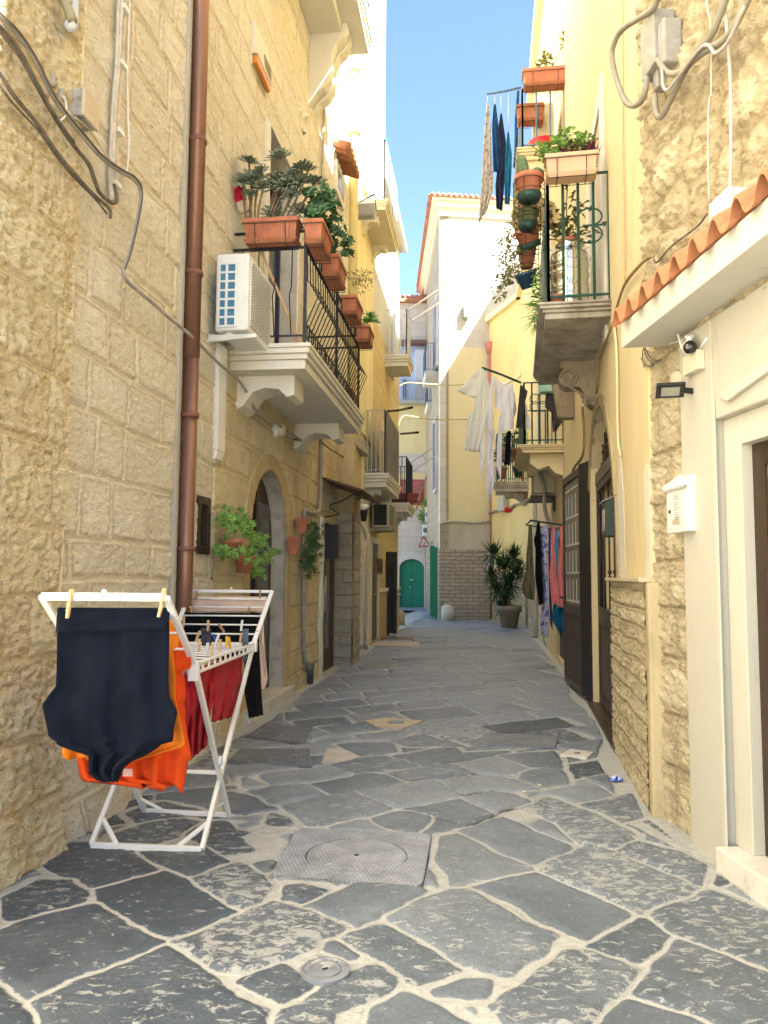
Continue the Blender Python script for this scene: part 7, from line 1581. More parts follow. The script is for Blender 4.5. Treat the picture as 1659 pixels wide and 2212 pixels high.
# ------------------------------------------------------------ iron gate leaf swung back, door letter box and brush
gt = empty('iron_gate', (2.44, 9.3, 0), 'tall brown iron gate with glazed slats standing open across the wall', 'gate')
ga, gb_ = G(1224, 1479), G(1263, 1512); gw = Wall((gb_.x, gb_.y), (ga.x, ga.y), True); zt_ = gw.px(1216, 1033)[1]; L = gw.L; GW_ = gw.W
zt_ = (gw.perp(1255, 1014, 0)[1]+zt_)/2
mb = MB()
for a, b, c_, d_ in ((0, .08, .06, zt_), (L-.08, L, .06, zt_), (.08, L-.08, .06, .15), (.08, L-.08, 1.02, 1.14), (.08, L-.08, zt_-.1, zt_)): mb.wbox(gw, a, b, c_, d_, -.03, .03)
mb.build('frame', M_BRN, gt, bevel=.004)
mb = MB(); mb.wbox(gw, .08, L-.08, .15, 1.02, -.015, .012)
for i in range(11): u = .09+(L-.18)*i/10; mb.wbox(gw, u-.012, u+.012, .15, 1.02, .012, .02)
mb.build('lower_panel', mat('brown_panel', (0.055, 0.038, 0.030), 0.45), gt)
mb = MB(); mb.wbox(gw, .08, L-.08, 1.14, zt_-.1, -.01, .005); mb.build('glass', mat('frosted_khaki', (0.14, 0.125, 0.09), .35, .15, 6), gt)
mb = MB()
for k in range(4):
    z_ = 1.2+k*(zt_-1.4)/4
    for i in range(5): u = .16+(L-.32)*i/4; mb.wbox(gw, u-.012, u+.012, z_, z_+(zt_-1.4)/4-.09, .005, .010)

for k in range(5): z_ = 1.19+k*(zt_-1.4)/4; mb.wbox(gw, .12, L-.12, z_-.012, z_+.012, .004, .011)
mb.build('glass_slats', mat('slat_light', (0.55, 0.56, 0.52), .3), gt)
mb = MB(); hz_ = Vector((gb_.x, gb_.y, 0)); e1 = G(1287, 1522); mid_ = (hz_+e1)/2; w_ = (e1-hz_).length
dX = (e1-hz_).normalized(); mb.box(mid_+UP*(zt_/2+.04)+dX*.02, w_*.98, .10, zt_-.04, X=dX); mb.build('folded_leaf', M_BLK, gt, bevel=.006)
mb = MB(); q = mid_-Vector((0, .06, 0)); mb.bar(q+UP*1.2, q+UP*2.3, .02); mb.build('edge_strip', mat('worn_edge', (0.34, 0.28, 0.17), .6), gt)
mb = MB(); q = GW_(L, 1.22, .0); mb.tube([q, q+gw.n*.07, q+gw.n*.07+gw.d*.06], .014, 6); mb.build('handle', M_BRN, gt)
ub_ = su(RA, 1333, 1110); oB_, zB_ = RA.perp(1307, 1158, ub_+.05)
t = empty('letter_box', RA.W(ub_+.1, zB_, .05), 'dark green metal letter box hung beside the arched door', 'letter box')
zT_ = RA.perp(1307, 1084, ub_)[1]; P = RA.W; ua_, uc_ = ub_, ub_+.28; od_ = oB_
mb = MB(); mb.hexa([P(ua_, zB_, 0), P(uc_, zB_, 0), P(uc_, zB_, od_), P(ua_, zB_, od_), P(ua_, zT_+.05, 0), P(uc_, zT_+.05, 0), P(uc_, zT_, od_), P(ua_, zT_, od_)]); mb.build('box', mat('box_green', (0.02, 0.035, 0.03), .4), t, bevel=.004)
mb = MB(); mb.hexa([P(ua_-.01, zT_+.05, 0), P(uc_+.01, zT_+.05, 0), P(uc_+.01, zT_, od_+.02), P(ua_-.01, zT_, od_+.02), P(ua_-.01, zT_+.065, 0), P(uc_+.01, zT_+.065, 0), P(uc_+.01, zT_+.015, od_+.02), P(ua_-.01, zT_+.015, od_+.02)]); mb.build('lid', mat('box_grey', (0.16, 0.15, 0.14), .4), t)
mb = MB(); mb.wbox(RA, ua_+.05, uc_-.05, zB_+.05, zT_-.06, od_, od_+.003); mb.build('poster', mat('faded_print', (0.45, 0.32, 0.30), .5, .6, 14), t)
t = empty('brush', RA.P(1305, 925), 'white and red scrubbing brush lying on the fanlight ledge', 'brush')
q = RA.W(mid+.1, ATz+.03, -.01); mb = MB(); mb.box(q, .20, .06, .025, X=RA.d); mb.build('back', mat('red_plastic', (0.6, 0.01, 0.02), .35), t, bevel=.008); mb = MB(); mb.box(q+UP*.035, .19, .055, .045, X=RA.d); mb.build('bristles', mat('white_bristle', (0.75, 0.74, 0.7), .8, bump=1.0, bscale=300), t, bevel=.012)
# ------------------------------------------------------------ right near: electrics, camera, lamps, letter box
def c4(pts, oy=0): return [(1260.8+.3*x, oy+.3*y) for x, y in pts]
RSp = lambda pts, off: [RS2.P(x, y, off) for x, y in pts]
t = empty('electric_box', RS2.P(1410, 160), 'weathered grey cable distribution box high on the rubble wall', 'electric box')
xa, xb = su(RS2, 1384, 120, .14), su(RS2, 1413, 120, .14); xc = su(RS2, 1441, 100, .10); za, zb2 = sz(RS2, 1395, 163, .14), sz(RS2, 1390, 52, .14)
M_BOXG = mat('box_weathered', (0.30, 0.29, 0.26), 0.7, 0.2, 9, dirt=((.2, .18, .15), 12, .6))
mb = MB(); mb.wbox(RS2, xb, xa, za, zb2, .0, .14); mb.build('box', M_BOXG, t, bevel=.008); mb = MB(); mb.wbox(RS2, xc, xb-.003, sz(RS2, 1440, 122, .12), sz(RS2, 1430, 38, .12), .0, .12); mb.build('side_box', M_BOXG, t, bevel=.015)
mb = MB(); mb.wbox(RS2, (xa+xb)/2-.05, (xa+xb)/2+.02, za-.12, za, .03, .10); mb.build('gland', M_BOXG, t, bevel=.006)
CG2 = mat('conduit_beige', (0.26, 0.24, 0.19), .55, .15, 8)
for pts, off, r, lab in (
 ([(560,-80),(530,0),(480,80),(280,210),(215,330),(205,420),(235,560),(290,710),(350,762),(420,720),(450,620),(452,555)], .15, .020, 'thick grey conduit looping left of the distribution box'),
 ([(535,430),(560,470),(600,520),(690,520),(850,385),(960,320),(1060,230),(1180,0),(1200,-60)], .12, .020, 'thick beige conduit leaving the box and sweeping up to the right'),
 ([(510,680),(520,790),(545,845),(590,790),(700,560),(830,355),(920,250),(1020,0),(1040,-60)], .10, .021, 'dark conduit bending under the distribution box and rising steeply'),
 ([(565,500),(575,620),(610,645),(690,540),(830,360),(900,325),(950,385),(1040,300),(1160,40)], .15, .011, 'thin grey cable crossing over the thick conduits')):
    cable('cable', RSp(c4(pts), off), r, CG2 if r > .015 else M_CABLEG, lab)
cable('cable', RSp(c4([(885,-60),(890,50),(915,200),(918,650),(905,720),(895,1000),(905,1450)]), .07), .005, M_CABLEL, 'thin wire running down the rubble wall left of the white box')
cable('cable', RSp(c4([(1015,-60),(1030,200),(1058,600),(1062,1100),(1058,1300),(1072,1600)]), .07), .009, M_CABLEL, 'pale thicker wire running down the rubble wall behind the white box')
cable('cable', RSp([(1527,462),(1505,490),(1450,532),(1420,566),(1412,560)], .06), .006, M_CABLE, 'dark wire sloping left from the white junction box')
mb = MB(); xa, xb = su(RS2, 1534, 460, .12), su(RS2, 1577, 450, .12)
t = empty('junction_box', RS2.P(1555, 485), 'clean white junction box just above the tiled eave', 'junction box')
mb.wbox(RS2, xb, xa, sz(RS2, 1560, 482, .12), sz(RS2, 1555, 422, .12), 0.02, .10); mb.build('box', M_WHT, t, bevel=.008); mb = MB(); mb.wbox(RS2, xb-.004, xa+.004, sz(RS2, 1560, 482, .12)+.0, sz(RS2, 1555, 422, .12)+.004, .10, .125); mb.build('lid', M_WHT, t, bevel=.008)
# wires on the yellow wall
cable('cable', [RA.P(x, y, .02) for x, y in ((1343,-60),(1345,0),(1346,300),(1348,500),(1350,605))], .008, mat('yellowed_wire', (0.45, 0.36, 0.18), .6), 'thin painted wire running straight down the yellow wall')
cable('cable', [RA.P(x, y, .03) for x, y in ((1411,553),(1390,565),(1352,610),(1335,655),(1324,700),(1305,745),(1295,770),(1288,850))], .012, mat('ochre_cable', (0.30, 0.22, 0.10), .6), 'ochre cable curving over the corner of the green railed balcony')
cable('cable', [RA.P(x, y, .02) for x, y in ((1325,690),(1332,760),(1334,900),(1336,960),(1341,985))], .012, P_YEL, 'yellow painted conduit between the balcony and the arched door')
cable('cable', [RS2.P(x, y, .05) for x, y in ((1396,742),(1388,760),(1390,785),(1405,792),(1413,785),(1400,765),(1392,750),(1396,770),(1412,788))], .004, M_CABLE, 'coil of loose thin wires below the end of the eave')
cable('cable', [RB.P(x, y, .05) for x, y in ((1258,880),(1262,940),(1258,985),(1240,1010),(1236,1030))], .018, mat('ochre_cable', (0.30, 0.22, 0.10), .6), 'ochre cable bending above the open iron gate')
cable('cable', [RB.P(x, y, .04) for x, y in ((1219,965),(1218,1010),(1216,1050),(1210,1075))], .012, M_CABLEL, 'pale wire hanging at the edge of the yellow balcony')
mb = MB(); q = RB.P(1247, 860, .02); u_, z_ = RB.px(1240, 905); mb.hexa([RB.W(u_-.1, z_, 0), RB.W(u_+.1, z_, 0), RB.W(u_+.1, z_, .22), RB.W(u_-.1, z_, .22), RB.W(u_-.1, z_+.75, 0), RB.W(u_+.1, z_+.75, 0), RB.W(u_+.1, z_+.75, .34), RB.W(u_-.1, z_+.75, .34)])
mb.build('old_bracket', M_BRK, yh, bevel=.02)
# security camera
def wgp(x, y, off): return WG.P(x, y, off)
t = empty('security_camera', wgp(1500, 760, 0), 'white dome security camera with two antennas on the white wall corner', 'camera')
cb = wgp(1490, 750, .10); mnt = wgp(1510, 728, .0)
mb = MB(); mb.lathe(mnt, [(.045, 0), (.045, .012), (.03, .02)], 16, WG.n); mb.tube(spline([mnt+WG.n*.015, mnt+WG.n*.07, cb+UP*.05]), .014, 8); mb.build('mount', M_WHT, t)
mb = MB(); mb.ball(cb, .042, 12); mb.build('housing', M_WHT, t)
fd = Vector((-.25, -.85, -.25)).normalized(); mb = MB(); mb.lathe(cb+fd*.016, [(.038, 0), (.038, .010), (.028, .021), (.01, .027)], 18, fd); mb.build('lens', mat('lens_black', (0.01, 0.01, 0.012), .12, spec=.8), t)
for (x0, y0, x1, y1) in ((1473, 752, 1464, 722), (1512, 752, 1528, 730)): mb = MB(); mb.tube([wgp(x0, y0, .10), wgp(x1, y1, .10)], .007, 6); mb.build('antenna', M_WHT, t)
mb = MB(); a, b = su(WG, 1485, 785, .05), su(WG, 1518, 785, .05); mb.wbox(WG, min(a, b), max(a, b), sz(WG, 1500, 806, .05), sz(WG, 1500, 764, .05), .036, .08); tag(mb.build('junction_box', mat('cream_box', (0.62, 0.60, 0.46), .5), bevel=.006), 'small cream junction box under the security camera', 'junction box')
cable('cable', [wgp(1492, 764, .08), wgp(1490, 742, .09), wgp(1482, 735, .06), wgp(1462, 738, .03), wgp(1440, 745, .0)], .005, M_WHT, 'white wires running from the security camera under the eave')
# flood lamp and round box
t = empty('flood_lamp', RS.P(1460, 845), 'slim black flood lamp sticking out below a round box on the stone strip', 'flood lamp')
q = RS.W(*(lambda a: (a[0], a[1], .16))(RS.px(1448, 843, .16))); mb = MB(); X = Vector((-.95, .25, 0)).normalized(); Z = Vector((-.05, .50, .86)).normalized(); Y = Z.cross(X).normalized(); Z = X.cross(Y)
mb.box(q, .155, .115, .02, X=X, Y=Y, Z=Z); mb.build('case', M_BLK, t, bevel=.004); mb = MB(); mb.box(q-Z*.011, .10, .07, .003, X=X, Y=Y, Z=Z); mb.build('glass', mat('lamp_grey_glass', (0.30, 0.30, 0.25), .3), t)
mb = MB(); mb.bar(q+X*(-.05), q+Vector((.14, .02, .0)), .02, .03); mb.build('arm', M_BLK, t)
mb = MB(); q = RS.P(1464, 817, .03); ax = (RS.n*.8+Vector((0, -.55, 0))).normalized(); mb.lathe(q-ax*.04, [(.040, 0), (.042, .06), (.036, .065)], 18, ax); tag(mb.build('round_box', mat('putty_box', (0.50, 0.47, 0.36), .6)), 'round putty coloured junction box above the slim black flood lamp', 'junction box')
# white letter box on the strip
t = empty('letter_box', RS.P(1465, 1155), 'white metal letter box with scalloped roof and a paper notice', 'letter box')
_u = su(RS, 1494, 1100, 0.0)
ua = su(RS, 1486, 1100, .07); ub2 = su(RS, 1440, 1100, .07); z0, z1 = sz(RS, 1460, 1150, .07), sz(RS, 1460, 1050, .07)
if ua > ub2: ua, ub2 = ub2, ua
mb = MB(); P = RS.W; mb.wbox(RS, ua, ub2, z0, z1, -.02, .07); mb.build('box', M_WHT, t, bevel=.005)
mb = MB(); mb.hexa([P(ua-.01, z1, -.02), P(ub2+.015, z1, -.02), P(ub2+.015, z1-.01, .09), P(ua-.01, z1-.01, .09), P(ua-.01, z1+.09, -.02), P(ub2+.015, z1+.09, -.02), P(ub2+.015, z1+.005, .09), P(ua-.01, z1+.005, .09)])
n = 9
for i in range(n): c_ = P(ua+(ub2-ua)*(i+.5)/n, z1-.008, .09); mb.lathe(c_, [((ub2-ua)/n/2, -.0), ((ub2-ua)/n/2, .004)], 10, RS.n)
mb.build('scalloped_roof', M_WHT, t)
mb = MB(); mb.wbox(RS, ua+.03, ub2-.02, z0+.02, z1-.03, .07, .074); dr = mb.build('door', mat('off_white', (0.74, 0.73, 0.68), .4), t, bevel=.002)
w_ = ub2-ua; mb = MB(); mb.wbox(RS, ua+w_*.28, ua+w_*.62, z0+.09, z1-.04, .074, .076); mb.build('notice', mat('paper', (0.70, 0.68, 0.62), .7), dr)
mb = MB(); rg = random.Random(3)
for i in range(16):
    if i in (4, 10): continue
    z = z1-.055-i*.0095; a = ua+w_*.59; mb.wbox(RS, a-w_*rg.uniform(.15, .28), a, z, z+.003, .076, .0765)
mb.build('print_lines', mat('ink', (0.12, 0.12, 0.07), .7), dr)
mb = MB(); mb.lathe(P(ua+w_*.80, (z0+z1)/2-.01, .074), [(.011, 0), (.011, .006)], 12, RS.n); mb.build('lock', mat('lock_dark', (0.08, 0.06, 0.05), .3, metal=.6), dr)
mb = MB(); mb.wbox(RS, ua+w_*.35, ua+w_*.68, z0+.045, z0+.075, .074, .077); mb.build('name_slot', mat('slot_brass', (0.45, 0.40, 0.28), .4), dr)

# ------------------------------------------------------------ palm pot, red pipe and things at the end of the alley
q = G(1100, 1357); r = .375
t = empty('potted_palm', q, 'tall spiky yucca in a big taupe pot against the yellow wall', 'potted plant')
mb = MB(); h = .66; mb.lathe(q, [(r*.62, 0), (r*.85, h*.74), (r*.98, h*.75), (r*1.0, h), (r*.9, h), (r*.88, h*.9), (.02, h*.88)], 28); mb.build('pot', mat('taupe_clay', (0.27, 0.215, 0.16), .75, .12, 8, bump=.15), t)
rg = random.Random(12); mb = MB(); ms = MB()
crowns = [(1068,1195,1.0),(1110,1200,.9),(1090,1225,1.0),(1075,1275,.95),(1100,1260,1.0),(1118,1235,.8),(1085,1305,.7),(1062,1240,.7),(1095,1290,.8)]
for (x, y, s_) in crowns:
    c_ = atY(x, y, q.y+rg.uniform(-.25, .25)); ms.tube(spline([q+UP*.55+Vector((rg.uniform(-.1, .1), rg.uniform(-.1, .1), 0)), (q+UP*.55)*.4+c_*.6, c_]), .025, 6)
    for k in range(95):
        a = rg.uniform(0, 6.28); el = rg.uniform(-.7, 1.35); d = Vector((math.cos(a)*math.cos(el), math.sin(a)*math.cos(el), math.sin(el)+.1)); leaf(mb, c_-UP*rg.uniform(0, .15), d, rg.uniform(.38, .68)*s_, .055, 1, .22*max(0, 1-el))
mb.build('leaves', leafm('leaf_yucca', (0.018, 0.055, 0.02), (0.04, 0.095, 0.03)), t); ms.build('trunk', M_STEM, t)
t = empty('downpipe', FF.W(Lf-.12, 0, .1), 'thin red brown downpipe between the corner house and the palm', 'downpipe')
pf = FF.px(1064, 1300, .1)[0]; zs_ = yf(1190); mb = MB(); mb.tube([FF.W(pf, zs_, .1), FF.W(pf-.06, yf(760), .1)], .075, 12); mb.lathe(FF.W(pf-.06, yf(765), .1), [(.08, 0), (.17, .28), (.17, .42), (.1, .42)], 12); mb.build('upper_pipe', mat('salmon_pipe', (0.60, 0.22, 0.16), .5), t)
mb = MB(); mb.tube([FF.W(pf, .05, .1), FF.W(pf, zs_, .1)], .085, 12); mb.build('lower_pipe', mat('rust_pipe', (0.16, 0.08, 0.05), .6, .3, 8), t)
cable('cable', [RD.P(x, y, .06) for x, y in ((1057,1108),(1075,1103),(1095,1102),(1110,1092),(1123,1088))]+[RC.P(1140, 1080, .06)], .05, mat('bark_cable', (0.32, 0.27, 0.20), .8, .4, 9), 'thick tangle of old cables crossing above the palm')
cable('cable', [FF.W(0.0, yf(1131), .05), FF.W(.5, yf(1126), .05), FF.W(1.2, yf(1129), .05), FF.W(Lf, yf(1125), .05)], .035, M_CABLEL, 'old pale cable along the ledge of the corner house')
cable('cable', [RB.W(su(RB, 1160, 1100), z, .06) for z in (.05, 1.2, 2.4, 4.2)], .06, mat('pale_pipe', (0.5, 0.5, 0.46), .6), 'pale grey drain pipe behind the low washing', cat='pipe')
mb = MB(); a, z_ = RD.px(1078, 1105); mb.wbox(RD, su(RD, 1095, 1083)-.15, su(RD, 1095, 1083)+.3, sz(RD, 1090, 1105), sz(RD, 1090, 1074), 0, .2); tag(mb.build('meter_box', mat('meter_green', (0.45, 0.47, 0.38), .5), bevel=.01), 'pale green meter box above the palm', 'meter box')
mb = MB(); c_ = RD.P(1097, 1098, .12); mb.ball(c_-UP*.05, .13, 8, 1, .5, .8); tag(mb.build('red_cover', mat('red_plastic', (0.6, 0.01, 0.02), .35)), 'small bright red plastic cap among the cables above the palm', 'cap')
# notice paper, sign, ACs on the back wall
mb = MB(); mb.wbox(FF, su(FF, 1052, 1210), su(FF, 1058, 1210)+.06, yf(1235), yf(1192), .06, .07); tag(mb.build('notice', mat('paper', (0.70, 0.68, 0.62), .7)), 'white paper notice on the wall beside the red brown pipe', 'notice')
def B(x, y): return atY(x, y, 30.5)
t = empty('warning_sign', B(917, 1180), 'triangular red bordered road warning sign by the green doors', 'road sign')
A_, B_, C_ = B(914.5, 1157), B(903.5, 1182.5), B(930, 1180.5); ctr = (A_+B_+C_)/3
def tri(f, dy): return [ctr+(p-ctr)*f+Vector((0, dy, 0)) for p in (A_, B_, C_)]
mb = MB(); mb.prism(tri(1, 0), (0, .03, 0)); mb.build('plate', mat('sign_red', (0.55, 0.03, 0.03), .4), t); mb = MB(); mb.prism(tri(.68, -.012), (0, .010, 0)); mb.build('field', mat('sign_cream', (0.66, 0.62, 0.50), .5), t)
mb = MB(); mb.prism([ctr+Vector((x, -.016, z)) for x, z in ((-.05, -.10), (.03, -.10), (.05, .02), (0, .10), (-.03, .0))], (0, .004, 0)); mb.build('pictogram', mat('faded_green', (0.30, 0.36, 0.28), .6), t)
mb = MB(); mb.tube([ctr+Vector((.02, .05, 0)), ctr+Vector((.02, .05, -.55)), ctr+Vector((.6, .2, -.55))], .022, 6); mb.build('bracket', M_GREY, t)
mb = MB(); c_ = B(942, 1178); mb.box(c_, .58, .06, .26, X=Vector((1, .2, 0))); mb.box(c_+UP*.16, .66, .22, .03, X=Vector((1, .2, 0))); tag(mb.build('street_plate', mat('pale_metal', (0.55, 0.55, 0.56), .4), bevel=.004), 'blank pale metal plate with little roof beside the warning sign', 'sign')
YB = 33.9
for (x0, x1, y0, y1, lab) in ((919, 936, 1096, 1127, 'upper white air conditioner in the corner above the green door'), (913, 928, 1133, 1158, 'lower white air conditioner in the corner above the green door')):
    a, b = atY(x0, y1, YB), atY(x1, y0, YB); t = empty('air_conditioner', a, lab, 'air conditioner', 'air conditioning units on the walls')
    mb = MB(); mb.box((a+b)/2+Vector((0, .15, 0)), abs(b.x-a.x), .32, abs(b.z-a.z)); mb.build('casing', M_WHT, t, bevel=.01)
    mb = MB(); mb.lathe((a+b)/2-Vector((0, .012, 0))+Vector((-.03, 0, 0)), [(abs(b.z-a.z)*.22, 0), (abs(b.z-a.z)*.22, .012)], 16, Vector((0, 1, 0))); mb.build('fan', mat('recess_grey', (0.16, 0.16, 0.15), 0.6), t)
    mb = MB(); mb.box((a+b)/2+Vector((0, .3, -abs(b.z-a.z)/2-.04)), abs(b.x-a.x)+.15, .7, .05); mb.build('bracket', M_GREY, t)
mb = MB(); rg = random.Random(5)
for (x, y, s_) in ((930, 1092, .3), (915, 1110, .2), (912, 1120, .18), (920, 1088, .25)): bush(mb, atY(x, y, YB+.2), s_, .2, s_*.7, 70, .12, .09, .4, rg)
for k in range(30): q = atY(913+rg.gauss(0, 1.2), rg.uniform(1090, 1135), YB+.3); leaf(mb, q, (rg.uniform(-1, 1), -.6, rg.uniform(-1, .5)), .14, .1, .4)
tag(mb.build('ivy', L_GREEN), 'green ivy growing around the upper white air conditioner', 'ivy')
# balconies on the left face of the corner house
s7 = far_balcony(th, FL, 951, 806, 920, 801, 742, 918, M_BLUI, 'narrow balcony with blue black bars on the side of the corner house', nside=6, nfront=10, m_s=P_WHITE) if False else None
for (x0, x1, yb, yt, ys, lab) in ((920, 951, 812, 741, 802, 'small balcony with dark bars on the corner house side'), (924, 944, 879, 830, 869, 'second small balcony with dark bars on the corner house side')):
    Yc_ = 27.6 if x0 == 920 else 31; a, b = atY(x0, yb, Yc_), atY(x1, yb, Yc_); zt2 = atY(x0, ys, Yc_).z; ztop2 = atY(x0, yt, Yc_).z; L_ = 1.8
    mb = MB(); mb.hexa([(a.x, Yc_, a.z), (b.x, Yc_, a.z), (b.x, Yc_+L_, a.z), (a.x, Yc_+L_, a.z), (a.x-.05, Yc_-.05, zt2), (b.x, Yc_-.05, zt2), (b.x, Yc_+L_, zt2), (a.x-.05, Yc_+L_, zt2)]); s_ = mb.build('balcony', P_WHITE, th, bevel=.01); s_['label'] = lab
    mb = MB(); railbars(mb, (a.x, Yc_, 0), (b.x, Yc_, 0), zt2, ztop2, 6, .010); railbars(mb, (a.x, Yc_, 0), (a.x, Yc_+L_, 0), zt2, ztop2, 14, .010); mb.build('railing', M_BLUI, s_)
# balcony with grey bars on the back wall, drying frame beneath
mb = MB(); railbars(mb, (BK.P(866, 870, .6).x, 34.1, 0), (BK.P(922, 870, .6).x, 34.1, 0), yz(870), yz(828), 14, .012); mb.wbox(BK, su(BK, 862, 870), su(BK, 925, 870), yz(876), yz(870), 0, .65); mb.build('balcony', M_GREY, gb)
t = empty('drying_rack', B(900, 1000), 'grey folding drying frame reaching from the far balcony to the corner house', 'drying rack')
p = [atY(880, 1004, 24.5), atY(936, 966, 26.5), atY(940, 985, 27), atY(891, 1019, 25.5)]; mb = MB(); mb.bar(p[0], p[1], .035); mb.bar(p[3], p[2], .035); mb.build('frame', M_GREY, t); mb = MB()
for i in range(1, 7): mb.tube([p[0].lerp(p[1], i/7), p[3].lerp(p[2], i/7)], .006, 4)
mb.build('lines', M_GREY, t)
mb = MB(); mb.tube([BK.P(898, 1102, .1), BK.P(927, 1010, .5)], .03, 6); tag(mb.build('pole', mat('rust_pole', (0.35, 0.15, 0.09), .6)), 'rusty pole leaning across the red shutter', 'pole')

# ------------------------------------------------------------ iron covers and litter on the paving
def tread(name, col, sx, sy, ang, st=.8):
    t = NT(name); tc = t.n('ShaderNodeTexCoord'); mp = t.n('ShaderNodeMapping'); mp.inputs['Rotation'].default_value = (0, 0, ang); mp.inputs['Scale'].default_value = (sx, sy, 1); t.l(tc.outputs['Object'], mp.inputs[0])
    br = t.n('ShaderNodeTexBrick'); br.inputs['Scale'].default_value = 1; br.inputs['Brick Width'].default_value = .5; br.inputs['Row Height'].default_value = .5; br.inputs['Mortar Size'].default_value = .11; br.inputs['Mortar Smooth'].default_value = .6; t.l(mp.outputs[0], br.inputs['Vector'])
    n = t.noise(6, 5, .65, t.vec()); c = t.ramp(n, [(.3, tuple(x*.6 for x in col)), (.7, tuple(min(1, x*1.4) for x in col))]); c = t.mix(t.math('MULTIPLY', br.outputs['Fac'], .45), c, tuple(x*.4 for x in col))
    t.set(color=c, rough=.42, metal=.15, spec=.5); t.bump(t.math('MULTIPLY', br.outputs['Fac'], -1.0), st, .006); return t.m
sq = [G(x, y) for x, y in MH]; cM = (sq[0]+sq[1]+sq[2]+sq[3])/4
aM = math.atan2((sq[1]-sq[0]).y, (sq[1]-sq[0]).x)
IRON = tread('cast_iron', (0.42, 0.45, 0.50), 22, 22, -aM)
t = empty('manhole_cover', cM, 'large square iron manhole cover with round lid in the foreground paving', 'manhole cover')
def hole_plate(mb, sq, c, r, z0, z1, n=48):
    vs = []; fs = []
    for i in range(n):
        a = 2*math.pi*i/n; d = Vector((math.cos(a), math.sin(a), 0)); best = 9
        for k in range(4):
            p, q_ = sq[k], sq[(k+1) % 4]; e = q_-p; den = d.x*e.y-d.y*e.x
            if abs(den) < 1e-9: continue
            tt = ((p.x-c.x)*e.y-(p.y-c.y)*e.x)/den; ss = ((p.x-c.x)*d.y-(p.y-c.y)*d.x)/den
            if tt > 0 and -.001 <= ss <= 1.001: best = min(best, tt)
        vs += [c+d*r+UP*z1, c+d*best+UP*z1, c+d*best+UP*z0, c+d*r+UP*z0]
    for i in range(n): a, b = i*4, ((i+1) % n)*4; fs += [(a, a+1, b+1, b), (a+1, a+2, b+2, b+1), (a+3, a, b, b+3)]
    mb.add(vs, fs)
lidc = G(770, 1850); rl_ = .268
mb = MB(); hole_plate(mb, sq, lidc, rl_+.006, -.03, .006); mb.build('frame_plate', IRON, t)
mb = MB(); mb.lathe(lidc-UP*.02, [(rl_, 0), (rl_, .024), (rl_-.012, .027), (.01, .027)], 56, smooth=False); ld_ = mb.build('round_lid', IRON, t)
mb = MB(); mb.lathe(lidc+UP*.0072, [(.014, 0), (.014, .002)], 12); mb.build('key_hole', M_BLK, ld_)
M_WORN = mat('worn_iron', (0.50, 0.50, 0.51), .35, .15, 9, metal=.4)
word = 'FOGNATURA'
for i, ch in enumerate(word):
    a = -math.pi/2+(i-4)*.20; c_ = lidc+Vector((math.cos(a), math.sin(a), 0))*.195+UP*.0075
    text(ch, c_, Vector((-math.sin(a), math.cos(a), 0)), UP, .055, M_WORN, par=ld_, ext=.003)
def plate(pts, name, label, m_, ribs=0, z=.022, cat='drain cover', group='iron covers set in the paving', ribm=None, along=0):
    p = [G(x, y) for x, y in pts]; c_ = sum(p, Vector((0, 0, 0)))/len(p); t = empty(name, c_, label, cat, group)
    mb = MB(); mb.prism([q+UP*(-.03) for q in p], (0, 0, .03+z)); mb.build('plate', m_, t, bevel=.003)
    if ribs:
        mb = MB(); a, b, c2, d = p if not along else p[1:]+p[:1]
        for i in range(ribs):
            f = (i+.5)/ribs; s_, e_ = a.lerp(b, f), d.lerp(c2, f); s_, e_ = s_.lerp(e_, .06), e_.lerp(s_, .06); mb.bar(s_+UP*(z+.003), e_+UP*(z+.003), (b-a).length/ribs*.5, .007)
        o_ = mb.build('ribs', ribm or M_WORN, t)
        if ribs > 1: pass
    return t
IRD = mat('iron_dark', (0.15, 0.165, 0.185), .5, .25, 9, metal=.3); IRR = mat('iron_rib', (0.27, 0.29, 0.32), .45, .2, 9, metal=.3)
plate([(490,1651),(675,1660),(669,1623),(520,1622)], 'drain_cover', 'long ribbed iron cover beside the foot of the left wall', IRD, 30, ribm=IRR)
plate([(527,1597),(655,1613),(674,1577),(575,1567)], 'drain_cover', 'ribbed iron cover turned askew just beyond the long ribbed one', IRD, 18, ribm=IRR)
plate([(1033,1614),(1200,1618),(1206,1594),(1046,1587)], 'drain_cover', 'wide iron cover with fine cobble relief on the right side', tread('cobble_iron', (0.25, 0.27, 0.30), 14, 14, .1))
plate([(771,1442),(864,1446),(872,1434),(780,1430)], 'drain_cover', 'small pale cover near the left doorways further up', tread('pale_iron', (0.36, 0.36, 0.36), 20, 20, .1))
plate([(818,1382),(895,1385),(892,1379),(826,1377)], 'drain_cover', 'rust brown slotted drain farthest up the left side', mat('rust_plate', (0.20, 0.13, 0.10), .6, .2, 8))
plate([(800,1396),(908,1398),(905,1388),(815,1386)], 'stone_slab', 'pale stone slab around the far rusty drain', mat('pale_slab', (0.55, 0.47, 0.36), .8, .1, 5), z=.019, cat='slab')
plate([(1115,1378),(1208,1378),(1205,1371),(1120,1371)], 'drain_cover', 'slotted grey drain in front of the palm pot on the right', mat('grey_plate', (0.34, 0.30, 0.26), .6, .2, 8))
mb = MB()
p = [G(x, y) for x, y in ((788,1562),(835,1555),(915,1562),(870,1578),(810,1572))]; mb.prism([q-UP*.03 for q in p], (0, 0, .055)); st_ = mb.build('marker_slab', mat('honey_slab', (0.56, 0.46, 0.31), .8, .1, 6)); tag(st_, 'honey coloured slab with small round iron valve in mid street', 'slab')
mb = MB(); mb.lathe(G(855, 1566)+UP*.0, [(.085, 0), (.085, .032), (.07, .034), (.01, .034)], 24); mb.build('valve_cover', IRR, st_)
